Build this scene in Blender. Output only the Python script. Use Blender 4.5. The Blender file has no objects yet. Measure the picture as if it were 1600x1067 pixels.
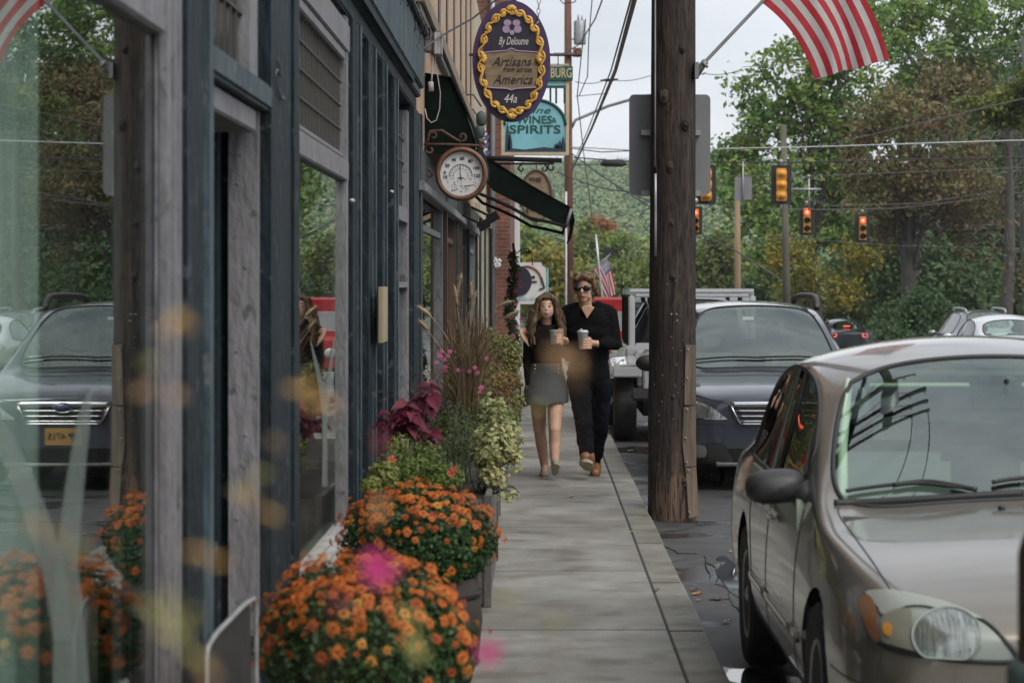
import bpy, bmesh, math, random
import numpy as np
from math import sin, cos, pi, radians, sqrt, atan2, hypot
from mathutils import Vector, Matrix, noise
from mathutils.bvhtree import BVHTree
random.seed(7); np.random.seed(7)
sc = bpy.context.scene
COL = sc.collection

# ------------------------------------------------------------------ camera
CAMH = 1.64; F = 85 / 36 * 1600; VX, VY = 842.0, 445.0
cam_d = bpy.data.cameras.new('camera'); cam = bpy.data.objects.new('camera', cam_d); COL.objects.link(cam)
cam_d.lens = 85; cam_d.sensor_width = 36; cam_d.sensor_fit = 'HORIZONTAL'
cam.location = (0, 0, CAMH); cam.rotation_euler = (pi / 2, 0, 0)
cam_d.shift_x = -(VX - 800) / 1600; cam_d.shift_y = -(533.5 - VY) / 1600
cam_d.clip_start = 0.05; cam_d.clip_end = 6000
cam_d.dof.use_dof = True; cam_d.dof.focus_distance = 20.6; cam_d.dof.aperture_fstop = 5.6
sc.camera = cam

# ------------------------------------------------------------------ world, overcast sky and sun
SUN_EL = radians(50)                            # sun high behind cloud, behind the camera and to its right
world = bpy.data.worlds.new('World'); sc.world = world; world.use_nodes = True
nt = world.node_tree; N = nt.nodes; L = nt.links; N.clear()
wo = N.new('ShaderNodeOutputWorld'); bg = N.new('ShaderNodeBackground'); L.new(bg.outputs[0], wo.inputs[0])
sky = N.new('ShaderNodeTexSky'); sky.sky_type = 'NISHITA'; sky.sun_disc = False
sky.sun_elevation = SUN_EL; sky.sun_rotation = radians(142); sky.air_density = 1.2; sky.dust_density = 4
tc = N.new('ShaderNodeTexCoord'); mp = N.new('ShaderNodeMapping'); mp.inputs['Scale'].default_value = (1, 1, 2.6)
L.new(tc.outputs['Generated'], mp.inputs[0])
nz = N.new('ShaderNodeTexNoise'); nz.inputs['Scale'].default_value = 3.2; nz.inputs['Detail'].default_value = 5; nz.inputs['Roughness'].default_value = .5
nz.inputs['Distortion'].default_value = .4
L.new(mp.outputs[0], nz.inputs[0])
cr = N.new('ShaderNodeValToRGB'); cr.color_ramp.elements[0].position = .3; cr.color_ramp.elements[1].position = .68
cr.color_ramp.elements[0].color = (3.7, 4.1, 4.7, 1); cr.color_ramp.elements[1].color = (8.2, 8.4, 8.6, 1)
L.new(nz.outputs[0], cr.inputs[0])
mx = N.new('ShaderNodeMixRGB'); mx.inputs[0].default_value = .90
L.new(sky.outputs[0], mx.inputs[1]); L.new(cr.outputs[0], mx.inputs[2]); L.new(mx.outputs[0], bg.inputs[0])
bg.inputs[1].default_value = .098
sun_d = bpy.data.lights.new('sun', 'SUN'); sun_d.energy = 1.5; sun_d.angle = radians(35); sun_d.color = (1, .96, .9)
sun = bpy.data.objects.new('sun', sun_d); COL.objects.link(sun)
sun.rotation_euler = (radians(40), 0, radians(38))
sc.view_settings.view_transform = 'Standard'; sc.view_settings.look = 'None'
sc.view_settings.exposure = .66; sc.view_settings.gamma = 1
sc.cycles.max_bounces = 8; sc.cycles.transparent_max_bounces = 24
sc.cycles.glossy_bounces = 4; sc.cycles.transmission_bounces = 4; sc.cycles.diffuse_bounces = 3
sc.cycles.caustics_reflective = False; sc.cycles.caustics_refractive = False
sc.cycles.use_denoising = True

# ------------------------------------------------------------------ helpers
def W(x, y, D):                                   # a point seen at photo position x, y standing D metres away
    return Vector(((x - VX) / F * D, D, CAMH + (VY - y) / F * D))

def tag(o, label=None, cat=None, group=None, kind=None):
    if label: o['label'] = label
    if cat: o['category'] = cat
    if group: o['group'] = group
    if kind: o['kind'] = kind
    return o

def empty(name, loc=(0, 0, 0), label=None, cat=None, group=None, rz=0):
    o = bpy.data.objects.new(name, None); COL.objects.link(o); o.location = loc; o.rotation_euler = (0, 0, rz)
    o.empty_display_size = .1
    return tag(o, label, cat, group)

def link(name, me, parent=None, mats=None):
    o = bpy.data.objects.new(name, me); COL.objects.link(o)
    if mats is not None:
        for m in (mats if isinstance(mats, (list, tuple)) else [mats]): me.materials.append(m)
    if parent:
        o.parent = parent
        r = parent                               # parts are given in world coordinates: express them relative to the thing's base
        while r.parent: r = r.parent
        M = Matrix.Translation(r.location) @ r.rotation_euler.to_matrix().to_4x4()
        me.transform(M.inverted())
    return o

class MB:
    def __init__(s): s.v = []; s.f = []; s.m = []; s.s = []
    def add(s, vs, fs, m=0, smooth=False):
        b = len(s.v); s.v += [tuple(p) for p in vs]
        for f in fs: s.f.append(tuple(i + b for i in f)); s.m.append(m); s.s.append(smooth)
        return s
    def box(s, x0, x1, y0, y1, z0, z1, m=0):
        if x0 > x1: x0, x1 = x1, x0
        if y0 > y1: y0, y1 = y1, y0
        if z0 > z1: z0, z1 = z1, z0
        v = [(x, y, z) for z in (z0, z1) for y in (y0, y1) for x in (x0, x1)]
        return s.add(v, [(0, 2, 3, 1), (4, 5, 7, 6), (0, 1, 5, 4), (2, 6, 7, 3), (0, 4, 6, 2), (1, 3, 7, 5)], m)
    def obox(s, c, ax, ay, az, hx, hy, hz, m=0):
        c = Vector(c); ax = Vector(ax).normalized(); ay = Vector(ay).normalized(); az = Vector(az).normalized()
        v = [c + ax * x * hx + ay * y * hy + az * z * hz for z in (-1, 1) for y in (-1, 1) for x in (-1, 1)]
        return s.add(v, [(0, 2, 3, 1), (4, 5, 7, 6), (0, 1, 5, 4), (2, 6, 7, 3), (0, 4, 6, 2), (1, 3, 7, 5)], m)
    def tube(s, pts, r, n=8, m=0, cap=True, closed=False, flat=1.0, smooth=True):
        pts = [Vector(p) for p in pts]; k = len(pts)
        rs = r if isinstance(r, (list, tuple)) else [r] * k
        vs = []; up = None
        for i, p in enumerate(pts):
            if closed: t = pts[(i + 1) % k] - pts[i - 1]
            else: t = pts[min(i + 1, k - 1)] - pts[max(i - 1, 0)]
            if t.length < 1e-9: t = Vector((0, 0, 1))
            t.normalize()
            if up is None:
                up = Vector((0, 0, 1)) if abs(t.z) < .9 else Vector((0, 1, 0))
            a = up - t * up.dot(t)
            if a.length < 1e-6: a = t.orthogonal()
            a.normalize(); up = a; b = t.cross(a)
            for j in range(n):
                w = 2 * pi * j / n
                vs.append(p + a * cos(w) * rs[i] + b * sin(w) * rs[i] * flat)
        fs = []
        for i in range(k if closed else k - 1):
            for j in range(n):
                q = ((i + 1) % k) * n
                fs.append((i * n + j, i * n + (j + 1) % n, q + (j + 1) % n, q + j))
        if cap and not closed:
            fs.append(tuple(range(n - 1, -1, -1))); fs.append(tuple(range((k - 1) * n, k * n)))
        return s.add(vs, fs, m, smooth)
    def lathe(s, prof, c=(0, 0, 0), n=24, m=0, axis='z', smooth=True, sx=1, sy=1):
        vs = []; k = len(prof)
        for r, h in prof:
            for j in range(n):
                w = 2 * pi * j / n; a, b = r * cos(w) * sx, r * sin(w) * sy
                vs.append({'z': (a, b, h), 'y': (a, h, b), 'x': (h, a, b)}[axis])
        vs = [Vector(v) + Vector(c) for v in vs]
        fs = [(i * n + j, i * n + (j + 1) % n, (i + 1) * n + (j + 1) % n, (i + 1) * n + j) for i in range(k - 1) for j in range(n)]
        if prof[0][0] > 1e-6: fs.append(tuple(range(n - 1, -1, -1)))
        if prof[-1][0] > 1e-6: fs.append(tuple(range((k - 1) * n, k * n)))
        return s.add(vs, fs, m, smooth)
    def prism(s, poly, d, m=0):                    # poly: 3-D points in a plane; d: extrusion vector
        poly = [Vector(p) for p in poly]; d = Vector(d); n = len(poly)
        return s.add(poly + [p + d for p in poly], [tuple(range(n)), tuple(range(2 * n - 1, n - 1, -1))] + [(i, i + n, (i + 1) % n + n, (i + 1) % n) for i in range(n)], m)
    def ball(s, c, r, m=0, n=12, k=8, R=None):
        if not isinstance(r, (list, tuple)): r = (r, r, r)
        vs = []
        for i in range(k + 1):
            a = pi * i / k
            for j in range(n):
                w = 2 * pi * j / n; p = Vector((r[0] * sin(a) * cos(w), r[1] * sin(a) * sin(w), r[2] * cos(a)))
                if R: p = R @ p
                vs.append(Vector(c) + p)
        fs = [(i * n + j, (i + 1) * n + j, (i + 1) * n + (j + 1) % n, i * n + (j + 1) % n) for i in range(k) for j in range(n)]
        return s.add(vs, fs, m, True)
    def build(s, name, mats, parent=None, smooth=None, bevel=0):
        me = bpy.data.meshes.new(name); me.from_pydata(s.v, [], s.f)
        me.polygons.foreach_set('material_index', s.m)
        me.polygons.foreach_set('use_smooth', [(x if smooth is None else smooth) for x in s.s])
        me.update()
        if bevel:
            bm = bmesh.new(); bm.from_mesh(me)
            bmesh.ops.remove_doubles(bm, verts=bm.verts, dist=1e-5)
            es = [e for e in bm.edges if len(e.link_faces) == 2 and e.calc_face_angle(0) > .5]
            bmesh.ops.bevel(bm, geom=es, offset=bevel, segments=2, affect='EDGES', clamp_overlap=True)
            bm.to_mesh(me); bm.free()
        return link(name, me, parent, mats)

def thing(mb, name, mats, label, cat, group=None, **k):
    return tag(mb.build(name, mats, **k), label, cat, group)

def copy_tree(o, parent=None):
    c = o.copy(); COL.objects.link(c)
    if parent: c.parent = parent
    for ch in [x for x in bpy.data.objects if x.parent == o]: copy_tree(ch, c)
    return c

# ------------------------------------------------------------------ materials
_mc = {}
def mat(name, col, rough=.6, metal=0, var=.0, vs=8, bump=0, bs=30, coat=0, col2=None, stretch=(1, 1, 1), spec=.5, emit=None, alpha=1, detail=6, sheen=0):
    m = bpy.data.materials.new(name); m.use_nodes = True; nt = m.node_tree; N = nt.nodes; L = nt.links
    b = N['Principled BSDF']; b.inputs['Base Color'].default_value = (*col, 1); b.inputs['Roughness'].default_value = rough
    b.inputs['Metallic'].default_value = metal; b.inputs['Specular IOR Level'].default_value = spec
    if coat: b.inputs['Coat Weight'].default_value = coat; b.inputs['Coat Roughness'].default_value = .04
    if sheen: b.inputs['Sheen Weight'].default_value = sheen
    if emit: b.inputs['Emission Color'].default_value = (*emit[0], 1); b.inputs['Emission Strength'].default_value = emit[1]
    if var or bump or col2:
        tc = N.new('ShaderNodeTexCoord'); mp = N.new('ShaderNodeMapping'); mp.inputs['Scale'].default_value = stretch
        L.new(tc.outputs['Object'], mp.inputs[0])
        if var or col2:
            n = N.new('ShaderNodeTexNoise'); n.inputs['Scale'].default_value = vs; n.inputs['Detail'].default_value = detail; L.new(mp.outputs[0], n.inputs[0])
            r = N.new('ShaderNodeValToRGB'); r.color_ramp.elements[0].position = .35; r.color_ramp.elements[1].position = .65
            if col2: c0, c1 = col, col2
            else: c0 = tuple(c * (1 - var) for c in col); c1 = tuple(min(1, c * (1 + var)) for c in col)
            r.color_ramp.elements[0].color = (*c0, 1); r.color_ramp.elements[1].color = (*c1, 1)
            L.new(n.outputs[0], r.inputs[0]); L.new(r.outputs[0], b.inputs['Base Color'])
        if bump:
            n2 = N.new('ShaderNodeTexNoise'); n2.inputs['Scale'].default_value = bs; n2.inputs['Detail'].default_value = 5; L.new(mp.outputs[0], n2.inputs[0])
            bp = N.new('ShaderNodeBump'); bp.inputs['Strength'].default_value = bump; bp.inputs['Distance'].default_value = .02
            L.new(n2.outputs[0], bp.inputs['Height']); L.new(bp.outputs[0], b.inputs['Normal'])
    return m

def leafmat(name, cols, rough=.55, trans=.25, spec=.3):
    """foliage: per-leaf colour spread from a colour ramp driven by the random-per-island value"""
    m = bpy.data.materials.new(name); m.use_nodes = True; nt = m.node_tree; N = nt.nodes; L = nt.links
    b = N['Principled BSDF']; b.inputs['Roughness'].default_value = rough; b.inputs['Specular IOR Level'].default_value = spec
    g = N.new('ShaderNodeNewGeometry'); r = N.new('ShaderNodeValToRGB')
    tc = N.new('ShaderNodeTexCoord'); n = N.new('ShaderNodeTexNoise'); n.inputs['Scale'].default_value = .45; n.inputs['Detail'].default_value = 3
    L.new(tc.outputs['Object'], n.inputs[0])
    ma = N.new('ShaderNodeMath'); ma.operation = 'MULTIPLY_ADD'; ma.inputs[1].default_value = .55
    mb_ = N.new('ShaderNodeMath'); mb_.operation = 'MULTIPLY_ADD'; mb_.inputs[1].default_value = 1.1; mb_.inputs[2].default_value = -.32
    L.new(n.outputs[0], mb_.inputs[0])
    L.new(g.outputs['Random Per Island'], ma.inputs[0]); L.new(mb_.outputs[0], ma.inputs[2]); L.new(ma.outputs[0], r.inputs[0])
    el = r.color_ramp.elements
    k = len(cols); el[0].position = 0; el[0].color = (*cols[0], 1); el[1].position = 1; el[1].color = (*cols[-1], 1)
    for i in range(1, k - 1):
        e = el.new(i / (k - 1)); e.color = (*cols[i], 1)
    L.new(r.outputs[0], b.inputs['Base Color'])
    if trans:
        t = N.new('ShaderNodeBsdfTranslucent'); L.new(r.outputs[0], t.inputs[0])
        ms = N.new('ShaderNodeMixShader'); ms.inputs[0].default_value = trans
        L.new(b.outputs[0], ms.inputs[1]); L.new(t.outputs[0], ms.inputs[2]); L.new(ms.outputs[0], N['Material Output'].inputs[0])
    return m

def glassmat(name, tint=(.75, .82, .8), ior=1.6, rough=.0, refl=(1, 1, 1)):
    m = bpy.data.materials.new(name); m.use_nodes = True; nt = m.node_tree; N = nt.nodes; L = nt.links
    N.remove(N['Principled BSDF'])
    t = N.new('ShaderNodeBsdfTransparent'); t.inputs[0].default_value = (*tint, 1)
    g = N.new('ShaderNodeBsdfGlossy'); g.inputs['Roughness'].default_value = rough; g.inputs[0].default_value = (*refl, 1)
    f = N.new('ShaderNodeFresnel'); gm = N.new('ShaderNodeNewGeometry'); mr = N.new('ShaderNodeMapRange')   # same reflectance from both sides of a thin pane
    mr.inputs['To Min'].default_value = ior; mr.inputs['To Max'].default_value = 1 / ior; L.new(gm.outputs['Backfacing'], mr.inputs[0]); L.new(mr.outputs[0], f.inputs[0])
    ms = N.new('ShaderNodeMixShader'); L.new(f.outputs[0], ms.inputs[0]); L.new(t.outputs[0], ms.inputs[1]); L.new(g.outputs[0], ms.inputs[2])
    L.new(ms.outputs[0], N['Material Output'].inputs[0])
    return m

def text(body, c, size, m, name='lettering', parent=None, width=None, ext=.002, shear=0, bold=0, ry=0, align='CENTER'):
    """flat lettering facing the camera side (-Y), centred at c (world)"""
    cu = bpy.data.curves.new(name, 'FONT'); cu.body = body; cu.size = size; cu.extrude = ext; cu.shear = shear; cu.offset = bold
    cu.align_x = align; cu.align_y = 'CENTER'; cu.resolution_u = 3
    o = bpy.data.objects.new(name, cu); COL.objects.link(o)
    bpy.context.view_layer.update()
    me = bpy.data.meshes.new_from_object(o.evaluated_get(bpy.context.evaluated_depsgraph_get()))
    bpy.data.objects.remove(o)
    sx = 1
    if width and len(me.vertices):
        xs = [v.co.x for v in me.vertices]; sx = width / (max(xs) - min(xs))
    me.transform(Matrix.Translation(c) @ Matrix.Rotation(ry, 4, 'Z') @ Matrix.Rotation(pi / 2, 4, 'X') @ Matrix.Diagonal((sx, 1, 1, 1)))
    me.materials.clear()
    return link(name, me, parent, m)

def subsurf(me, lv):
    o = bpy.data.objects.new('t', me); COL.objects.link(o)
    md = o.modifiers.new('s', 'SUBSURF'); md.levels = lv; md.render_levels = lv
    bpy.context.view_layer.update()
    r = bpy.data.meshes.new_from_object(o.evaluated_get(bpy.context.evaluated_depsgraph_get()))
    bpy.data.objects.remove(o); return r

def quads_mesh(P, A, B, mats=None):
    """many small quads: centres P, half axes A, B (n x 3 arrays)"""
    n = len(P); V = np.empty((n, 4, 3), np.float32)
    V[:, 0] = P - A; V[:, 1] = P - B * .75; V[:, 2] = P + A; V[:, 3] = P + B * .75
    me = bpy.data.meshes.new('leaves'); me.vertices.add(4 * n); me.vertices.foreach_set('co', V.ravel())
    me.loops.add(4 * n); me.loops.foreach_set('vertex_index', np.arange(4 * n, dtype=np.int32))
    me.polygons.add(n); me.polygons.foreach_set('loop_start', np.arange(0, 4 * n, 4, dtype=np.int32)); me.polygons.foreach_set('loop_total', np.full(n, 4, np.int32))
    if mats is not None: me.polygons.foreach_set('material_index', np.asarray(mats, np.int32))
    me.update(calc_edges=True); return me

def rand_dirs(n, rng):
    v = rng.normal(size=(n, 3)); return v / np.linalg.norm(v, axis=1, keepdims=True)
def smooth_line(pts, per=6):
    out = []
    for i in range(len(pts) - 1):
        p0 = pts[max(i - 1, 0)]; p1, p2 = pts[i], pts[i + 1]; p3 = pts[min(i + 2, len(pts) - 1)]
        for k in range(per):
            t = k / per; out.append(tuple(.5 * (2 * p1[a] + (p2[a] - p0[a]) * t + (2 * p0[a] - 5 * p1[a] + 4 * p2[a] - p3[a]) * t * t + (3 * p1[a] - p0[a] - 3 * p2[a] + p3[a]) * t ** 3) for a in range(len(p1))))
    return out + [tuple(pts[-1])]
# ================================================================== terrain, road, pavement
def gz(y):                                        # the street runs level, then gently downhill to the junction
    if y < 30: return 0.0
    return -.016 * (min(y, 120) - 30)

def wet_asphalt():
    m = bpy.data.materials.new('wet asphalt'); m.use_nodes = True; nt = m.node_tree; N = nt.nodes; L = nt.links; b = N['Principled BSDF']
    tc = N.new('ShaderNodeTexCoord')
    def noise_(sc_, det=5, dist=0):
        n = N.new('ShaderNodeTexNoise'); n.inputs['Scale'].default_value = sc_; n.inputs['Detail'].default_value = det; n.inputs['Distortion'].default_value = dist
        L.new(tc.outputs['Object'], n.inputs[0]); return n
    def ramp(src, p0, p1, c0, c1):
        r = N.new('ShaderNodeValToRGB'); r.color_ramp.elements[0].position = p0; r.color_ramp.elements[1].position = p1
        r.color_ramp.elements[0].color = (*c0, 1); r.color_ramp.elements[1].color = (*c1, 1); L.new(src, r.inputs[0]); return r
    g = noise_(160, 3); big = noise_(1.1, 6, .6); mid = noise_(5, 6)
    c1 = ramp(g.outputs[0], .35, .7, (.035, .036, .038), (.105, .105, .105))
    c2 = ramp(mid.outputs[0], .3, .7, (.55, .53, .5), (1, 1, 1))
    mu = N.new('ShaderNodeMixRGB'); mu.blend_type = 'MULTIPLY'; mu.inputs[0].default_value = 1; L.new(c1.outputs[0], mu.inputs[1]); L.new(c2.outputs[0], mu.inputs[2])
    w = ramp(big.outputs[0], .50, .56, (0, 0, 0), (1, 1, 1))                        # damp patches
    dk = N.new('ShaderNodeMixRGB'); dk.blend_type = 'MULTIPLY'; dk.inputs[2].default_value = (.55, .56, .6, 1)
    L.new(w.outputs[0], dk.inputs[0]); L.new(mu.outputs[0], dk.inputs[1]); L.new(dk.outputs[0], b.inputs['Base Color'])
    ro = ramp(w.outputs[0], 0, 1, (.62, .62, .62), (.2, .2, .2)); L.new(ro.outputs[0], b.inputs['Roughness'])
    bp = N.new('ShaderNodeBump'); bp.inputs['Distance'].default_value = .006; st = ramp(w.outputs[0], 0, 1, (.7, .7, .7), (.18, .18, .18))
    L.new(st.outputs[0], bp.inputs['Strength']); L.new(g.outputs[0], bp.inputs['Height']); L.new(bp.outputs[0], b.inputs['Normal'])
    return m
def concrete(name, c0, c1):
    m = bpy.data.materials.new(name); m.use_nodes = True; nt = m.node_tree; N = nt.nodes; L = nt.links; b = N['Principled BSDF']
    tc = N.new('ShaderNodeTexCoord'); out = []
    for sc_, p0, p1, a, c in ((2.2, .3, .7, c0, c1), (14, .25, .75, (.82, .81, .78), (1, 1, 1)), (120, .3, .7, (.82, .82, .82), (1, 1, 1)), (.7, .40, .62, (.66, .64, .6), (1, 1, 1)), (3.1, .5, .7, (1, 1, 1), (.62, .58, .5)), (38, .62, .72, (1, 1, 1), (.55, .52, .48))):
        n = N.new('ShaderNodeTexNoise'); n.inputs['Scale'].default_value = sc_; n.inputs['Detail'].default_value = 7; L.new(tc.outputs['Object'], n.inputs[0])
        r = N.new('ShaderNodeValToRGB'); r.color_ramp.elements[0].position = p0; r.color_ramp.elements[1].position = p1
        r.color_ramp.elements[0].color = (*a, 1); r.color_ramp.elements[1].color = (*c, 1); L.new(n.outputs[0], r.inputs[0])
        if out:
            mu = N.new('ShaderNodeMixRGB'); mu.blend_type = 'MULTIPLY'; mu.inputs[0].default_value = 1
            L.new(out[-1], mu.inputs[1]); L.new(r.outputs[0], mu.inputs[2]); out.append(mu.outputs[0])
        else: out.append(r.outputs[0])
    L.new(out[-1], b.inputs['Base Color']); b.inputs['Roughness'].default_value = .72
    bp = N.new('ShaderNodeBump'); bp.inputs['Strength'].default_value = .3; bp.inputs['Distance'].default_value = .004
    n = N.new('ShaderNodeTexNoise'); n.inputs['Scale'].default_value = 200; L.new(tc.outputs['Object'], n.inputs[0]); L.new(n.outputs[0], bp.inputs['Height']); L.new(bp.outputs[0], b.inputs['Normal'])
    return m
M_asph = wet_asphalt(); M_conc = concrete('pavement concrete', (.25, .246, .228), (.385, .38, .355)); M_kerb = concrete('kerb concrete', (.22, .215, .19), (.34, .335, .30))
M_dark = mat('joint dark', (.03, .03, .028), .9)
M_ground = mat('ground earth', (.05, .06, .03), .95, col2=(.09, .085, .05), vs=.3)
KX, JX, ZR = .80, .614, -.08
# ground sheet
mb = MB(); ys = [-55, -20, 0, 30, 60, 90, 120, 200, 400, 800, 1320]
for x0, x1 in ((-610, -60), (-60, 60), (60, 610)):
    for a, b_ in zip(ys[:-1], ys[1:]):
        mb.add([(x0, a, gz(a) - .2), (x1, a, gz(a) - .2), (x1, b_, gz(b_) - .2), (x0, b_, gz(b_) - .2)], [(0, 1, 2, 3)])
tag(mb.build('ground', M_ground), kind='structure')
# road: mesh with shallow settling
mb = MB(); xs = [KX + .002, 1.0, 1.2, 1.5, 2, 3, 4.5, 6, 8, 11, 16, 24]; yy = [-20, -5, 0, 4, 6, 8, 9, 10, 11, 12, 13, 14, 15, 16, 17, 18, 19, 20, 22, 25, 30, 40, 60, 90, 120, 160]
def road_z(x, y):
    return ZR + gz(y) + .006 * noise.noise(Vector((x * 1.3, y * .6, 0))) - .018 * min(max(x - 1.2, 0), 3) * (1 if y < 1e9 else 0) * .3
vs = [(x, y, road_z(x, y)) for y in yy for x in xs]; n = len(xs)
mb.add(vs, [(i * n + j, i * n + j + 1, (i + 1) * n + j + 1, (i + 1) * n + j) for i in range(len(yy) - 1) for j in range(n - 1)], 0, True)
tag(mb.build('road', M_asph), kind='structure')
# pavement slabs and the kerb strip, built slab by slab with open joints
joints = [1.5, 4.0, 6.45, 9.1, 11.52, 13.9, 16.4, 18.6, 21.2, 23.8, 26.4, 29, 31.6, 34.4, 37.2, 40, 44, 48, 52, 56, 60, 66, 72, 80, 90]
pv = MB(); kb = MB()
def slab(m, x0, x1, y0, y1, bev=.005):
    g = .004; z0, z1 = gz(y0), gz(y1); by = bev * 2.2
    x0 += g; x1 -= g; y0 += g * 4; y1 -= g * 4
    t = [(x0 + bev, y0 + by, z0), (x1 - bev, y0 + by, z0), (x1 - bev, y1 - by, z1), (x0 + bev, y1 - by, z1)]
    s_ = [(x0, y0, z0 - bev), (x1, y0, z0 - bev), (x1, y1, z1 - bev), (x0, y1, z1 - bev)]
    d = [(x, y, z - .3) for x, y, z in s_]
    m.add(t + s_ + d, [(0, 1, 2, 3)] + [(i + 4, (i + 1) % 4 + 4, (i + 1) % 4, i) for i in range(4)] + [(i + 8, (i + 1) % 4 + 8, (i + 1) % 4 + 4, i + 4) for i in range(4)])
for a, b_ in zip(joints[:-1], joints[1:]): slab(pv, -1.25, JX, a, b_)
kj = [1.5, 4.0, 6.4, 8.8, 11.48, 13.35, 15.4, 17.25, 19.2, 21.4] + joints[9:]
for a, b_ in zip(kj[:-1], kj[1:]):
    slab(kb, JX + random.uniform(-.004, .001), KX + random.uniform(-.006, .003), a, b_, .010)
pv.box(-1.25, KX - .02, 1.5, 29, -.3, -.0035, 1); pv.box(-30, -1.26, 1.5, 21, -.3, -.0, 0)
tag(pv.build('pavement', [M_conc, M_dark]), kind='structure')
tag(kb.build('kerb', [M_kerb]), kind='structure')
# crack in the road beside the kerb
def on_road(x, y, h=.004):
    D = 3.0
    for _ in range(40):
        p = W(x, y, D); 
        D2 = F * (CAMH - road_z(p.x, D) - h) / (y - VY)
        if abs(D2 - D) < 1e-4: break
        D = D2
    return W(x, y, D)
def on_walk(x, y, h=.003): return W(x, y, F * (CAMH - h) / (y - VY))
cr_ = MB()
for path in ([(1101, 866), (1104, 878), (1120, 888), (1121, 898), (1119, 912), (1138, 920), (1141, 934), (1146, 945), (1162, 958), (1172, 972), (1179, 985), (1184, 1000)],
             [(1101, 878), (1108, 895), (1111, 908)], [(1036, 852), (1048, 858), (1060, 864), (1095, 865)], [(1106, 937), (1125, 937), (1138, 935)]):
    pts = [on_road(x, y, .002) for x, y in path]; fine = []
    for a, b_ in zip(pts[:-1], pts[1:]):
        for k in range(5):
            t = k / 5; p = a.lerp(b_, t); p.x += random.uniform(-.008, .008); fine.append(p)
    cr_.tube(fine, [random.uniform(.002, .007) for _ in fine], n=4, flat=1.0, cap=False)
tag(cr_.build('road_crack', M_dark), kind='structure')
# puddle at the kerb foot
M_water = mat('puddle water', (.02, .022, .024), .03, spec=1)
pd = MB()
for c, rx, ry, k in (((1165, 1056), .09, .22, 1), ((1154, 900), .13, .95, 2)):
    p = on_road(*c, .0045); ring = []
    for i in range(28):
        a = 2 * pi * i / 28; r = 1 + .35 * noise.noise(Vector((cos(a) * 1.6 * k, sin(a) * 1.6, k)))
        ring.append((p.x + rx * r * cos(a), p.y + ry * r * sin(a), road_z(p.x + rx * r * cos(a), p.y + ry * r * sin(a)) + .0045))
    pd.add(ring, [tuple(range(28))])
tag(pd.build('puddle', M_water), kind='structure')

# ================================================================== hills with forest
rng = np.random.default_rng(3)
def hill_h(x, y):
    t = min(max((y - 420) / 700, 0), 1); ridge = 45 + 5 * noise.noise(Vector((x / 160, 1.3, 0))) + 7 * min(max(x / 250, -1), 1) * .5
    return -1.5 + (ridge) * (t * t * (3 - 2 * t)) * (1 + .06 * noise.noise(Vector((x / 60, y / 90, 4))))
M_hill = mat('hill floor', (.03, .05, .025), .95, var=.3, vs=.02)
mb = MB(); hx = np.linspace(-610, 610, 60); hy = np.linspace(400, 1310, 36)
mb.add([(x, y, hill_h(x, y)) for y in hy for x in hx], [(i * 60 + j, i * 60 + j + 1, (i + 1) * 60 + j + 1, (i + 1) * 60 + j) for i in range(35) for j in range(59)], 0, True)
tag(mb.build('hills', M_hill), kind='structure')
M_for = leafmat('hill forest', [(.035, .10, .045), (.06, .15, .055), (.10, .19, .06), (.15, .22, .07), (.22, .22, .065), (.40, .18, .05)], trans=0)
P = []; A = []; B = []
nt_ = 5200
for i in range(nt_):
    y = 430 + 720 * rng.random() ** .8; x = rng.uniform(-.27, .27) * y
    if -.06 < x / y < .12 or rng.random() < .45:
        r = rng.uniform(3.2, 6.5); z = hill_h(x, y) + r * .8; k = 130
        d = rand_dirs(k, rng); d[:, 2] = np.abs(d[:, 2]) * 1.1 - .15
        c = np.array([x, y, z]) + d * r * rng.uniform(.75, 1.05, (k, 1)) * np.array([1, 1, 1.15])
        a = np.cross(d, rand_dirs(k, rng)); a /= np.linalg.norm(a, axis=1, keepdims=True) + 1e-9; b_ = np.cross(d, a)
        s_ = rng.uniform(.35, .85, (k, 1)); P.append(c); A.append(a * s_); B.append(b_ * s_)
me = quads_mesh(np.concatenate(P), np.concatenate(A), np.concatenate(B)); tag(link('far_forest', me, None, M_for), kind='stuff')
# ================================================================== trees
M_bark = mat('bark', (.055, .045, .038), .9, var=.35, vs=6, bump=.6, bs=12, stretch=(1, 1, .2))
M_bark2 = mat('pale bark', (.085, .078, .07), .9, var=.3, vs=6, bump=.5, bs=12, stretch=(1, 1, .25))
LM = {
 'green': leafmat('maple leaves', [(0.057, 0.113, 0.028), (0.097, 0.187, 0.045), (0.145, 0.247, 0.057), (0.210, 0.299, 0.070), (0.323, 0.284, 0.064)]),
 'dark': leafmat('dark leaves', [(0.028, 0.061, 0.026), (0.052, 0.104, 0.037), (0.080, 0.142, 0.047), (0.117, 0.162, 0.055)]),
 'brown': leafmat('russet leaves', [(0.073, 0.101, 0.034), (0.117, 0.135, 0.046), (0.175, 0.135, 0.057), (0.204, 0.135, 0.063), (0.131, 0.149, 0.052)]),
 'yellow': leafmat('turning leaves', [(0.079, 0.104, 0.022), (0.146, 0.156, 0.027), (0.247, 0.208, 0.027), (0.337, 0.187, 0.027)]),
 'olive': leafmat('pine needles', [(0.070, 0.099, 0.022), (0.117, 0.152, 0.033), (0.200, 0.207, 0.041)]),
 'orange': leafmat('orange leaves', [(.16, .06, .02), (.28, .10, .03), (.22, .13, .03)]),
 'mid': leafmat('mid leaves', [(0.081, 0.135, 0.032), (0.129, 0.194, 0.045), (0.194, 0.239, 0.051), (0.291, 0.254, 0.057)]),
}
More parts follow.
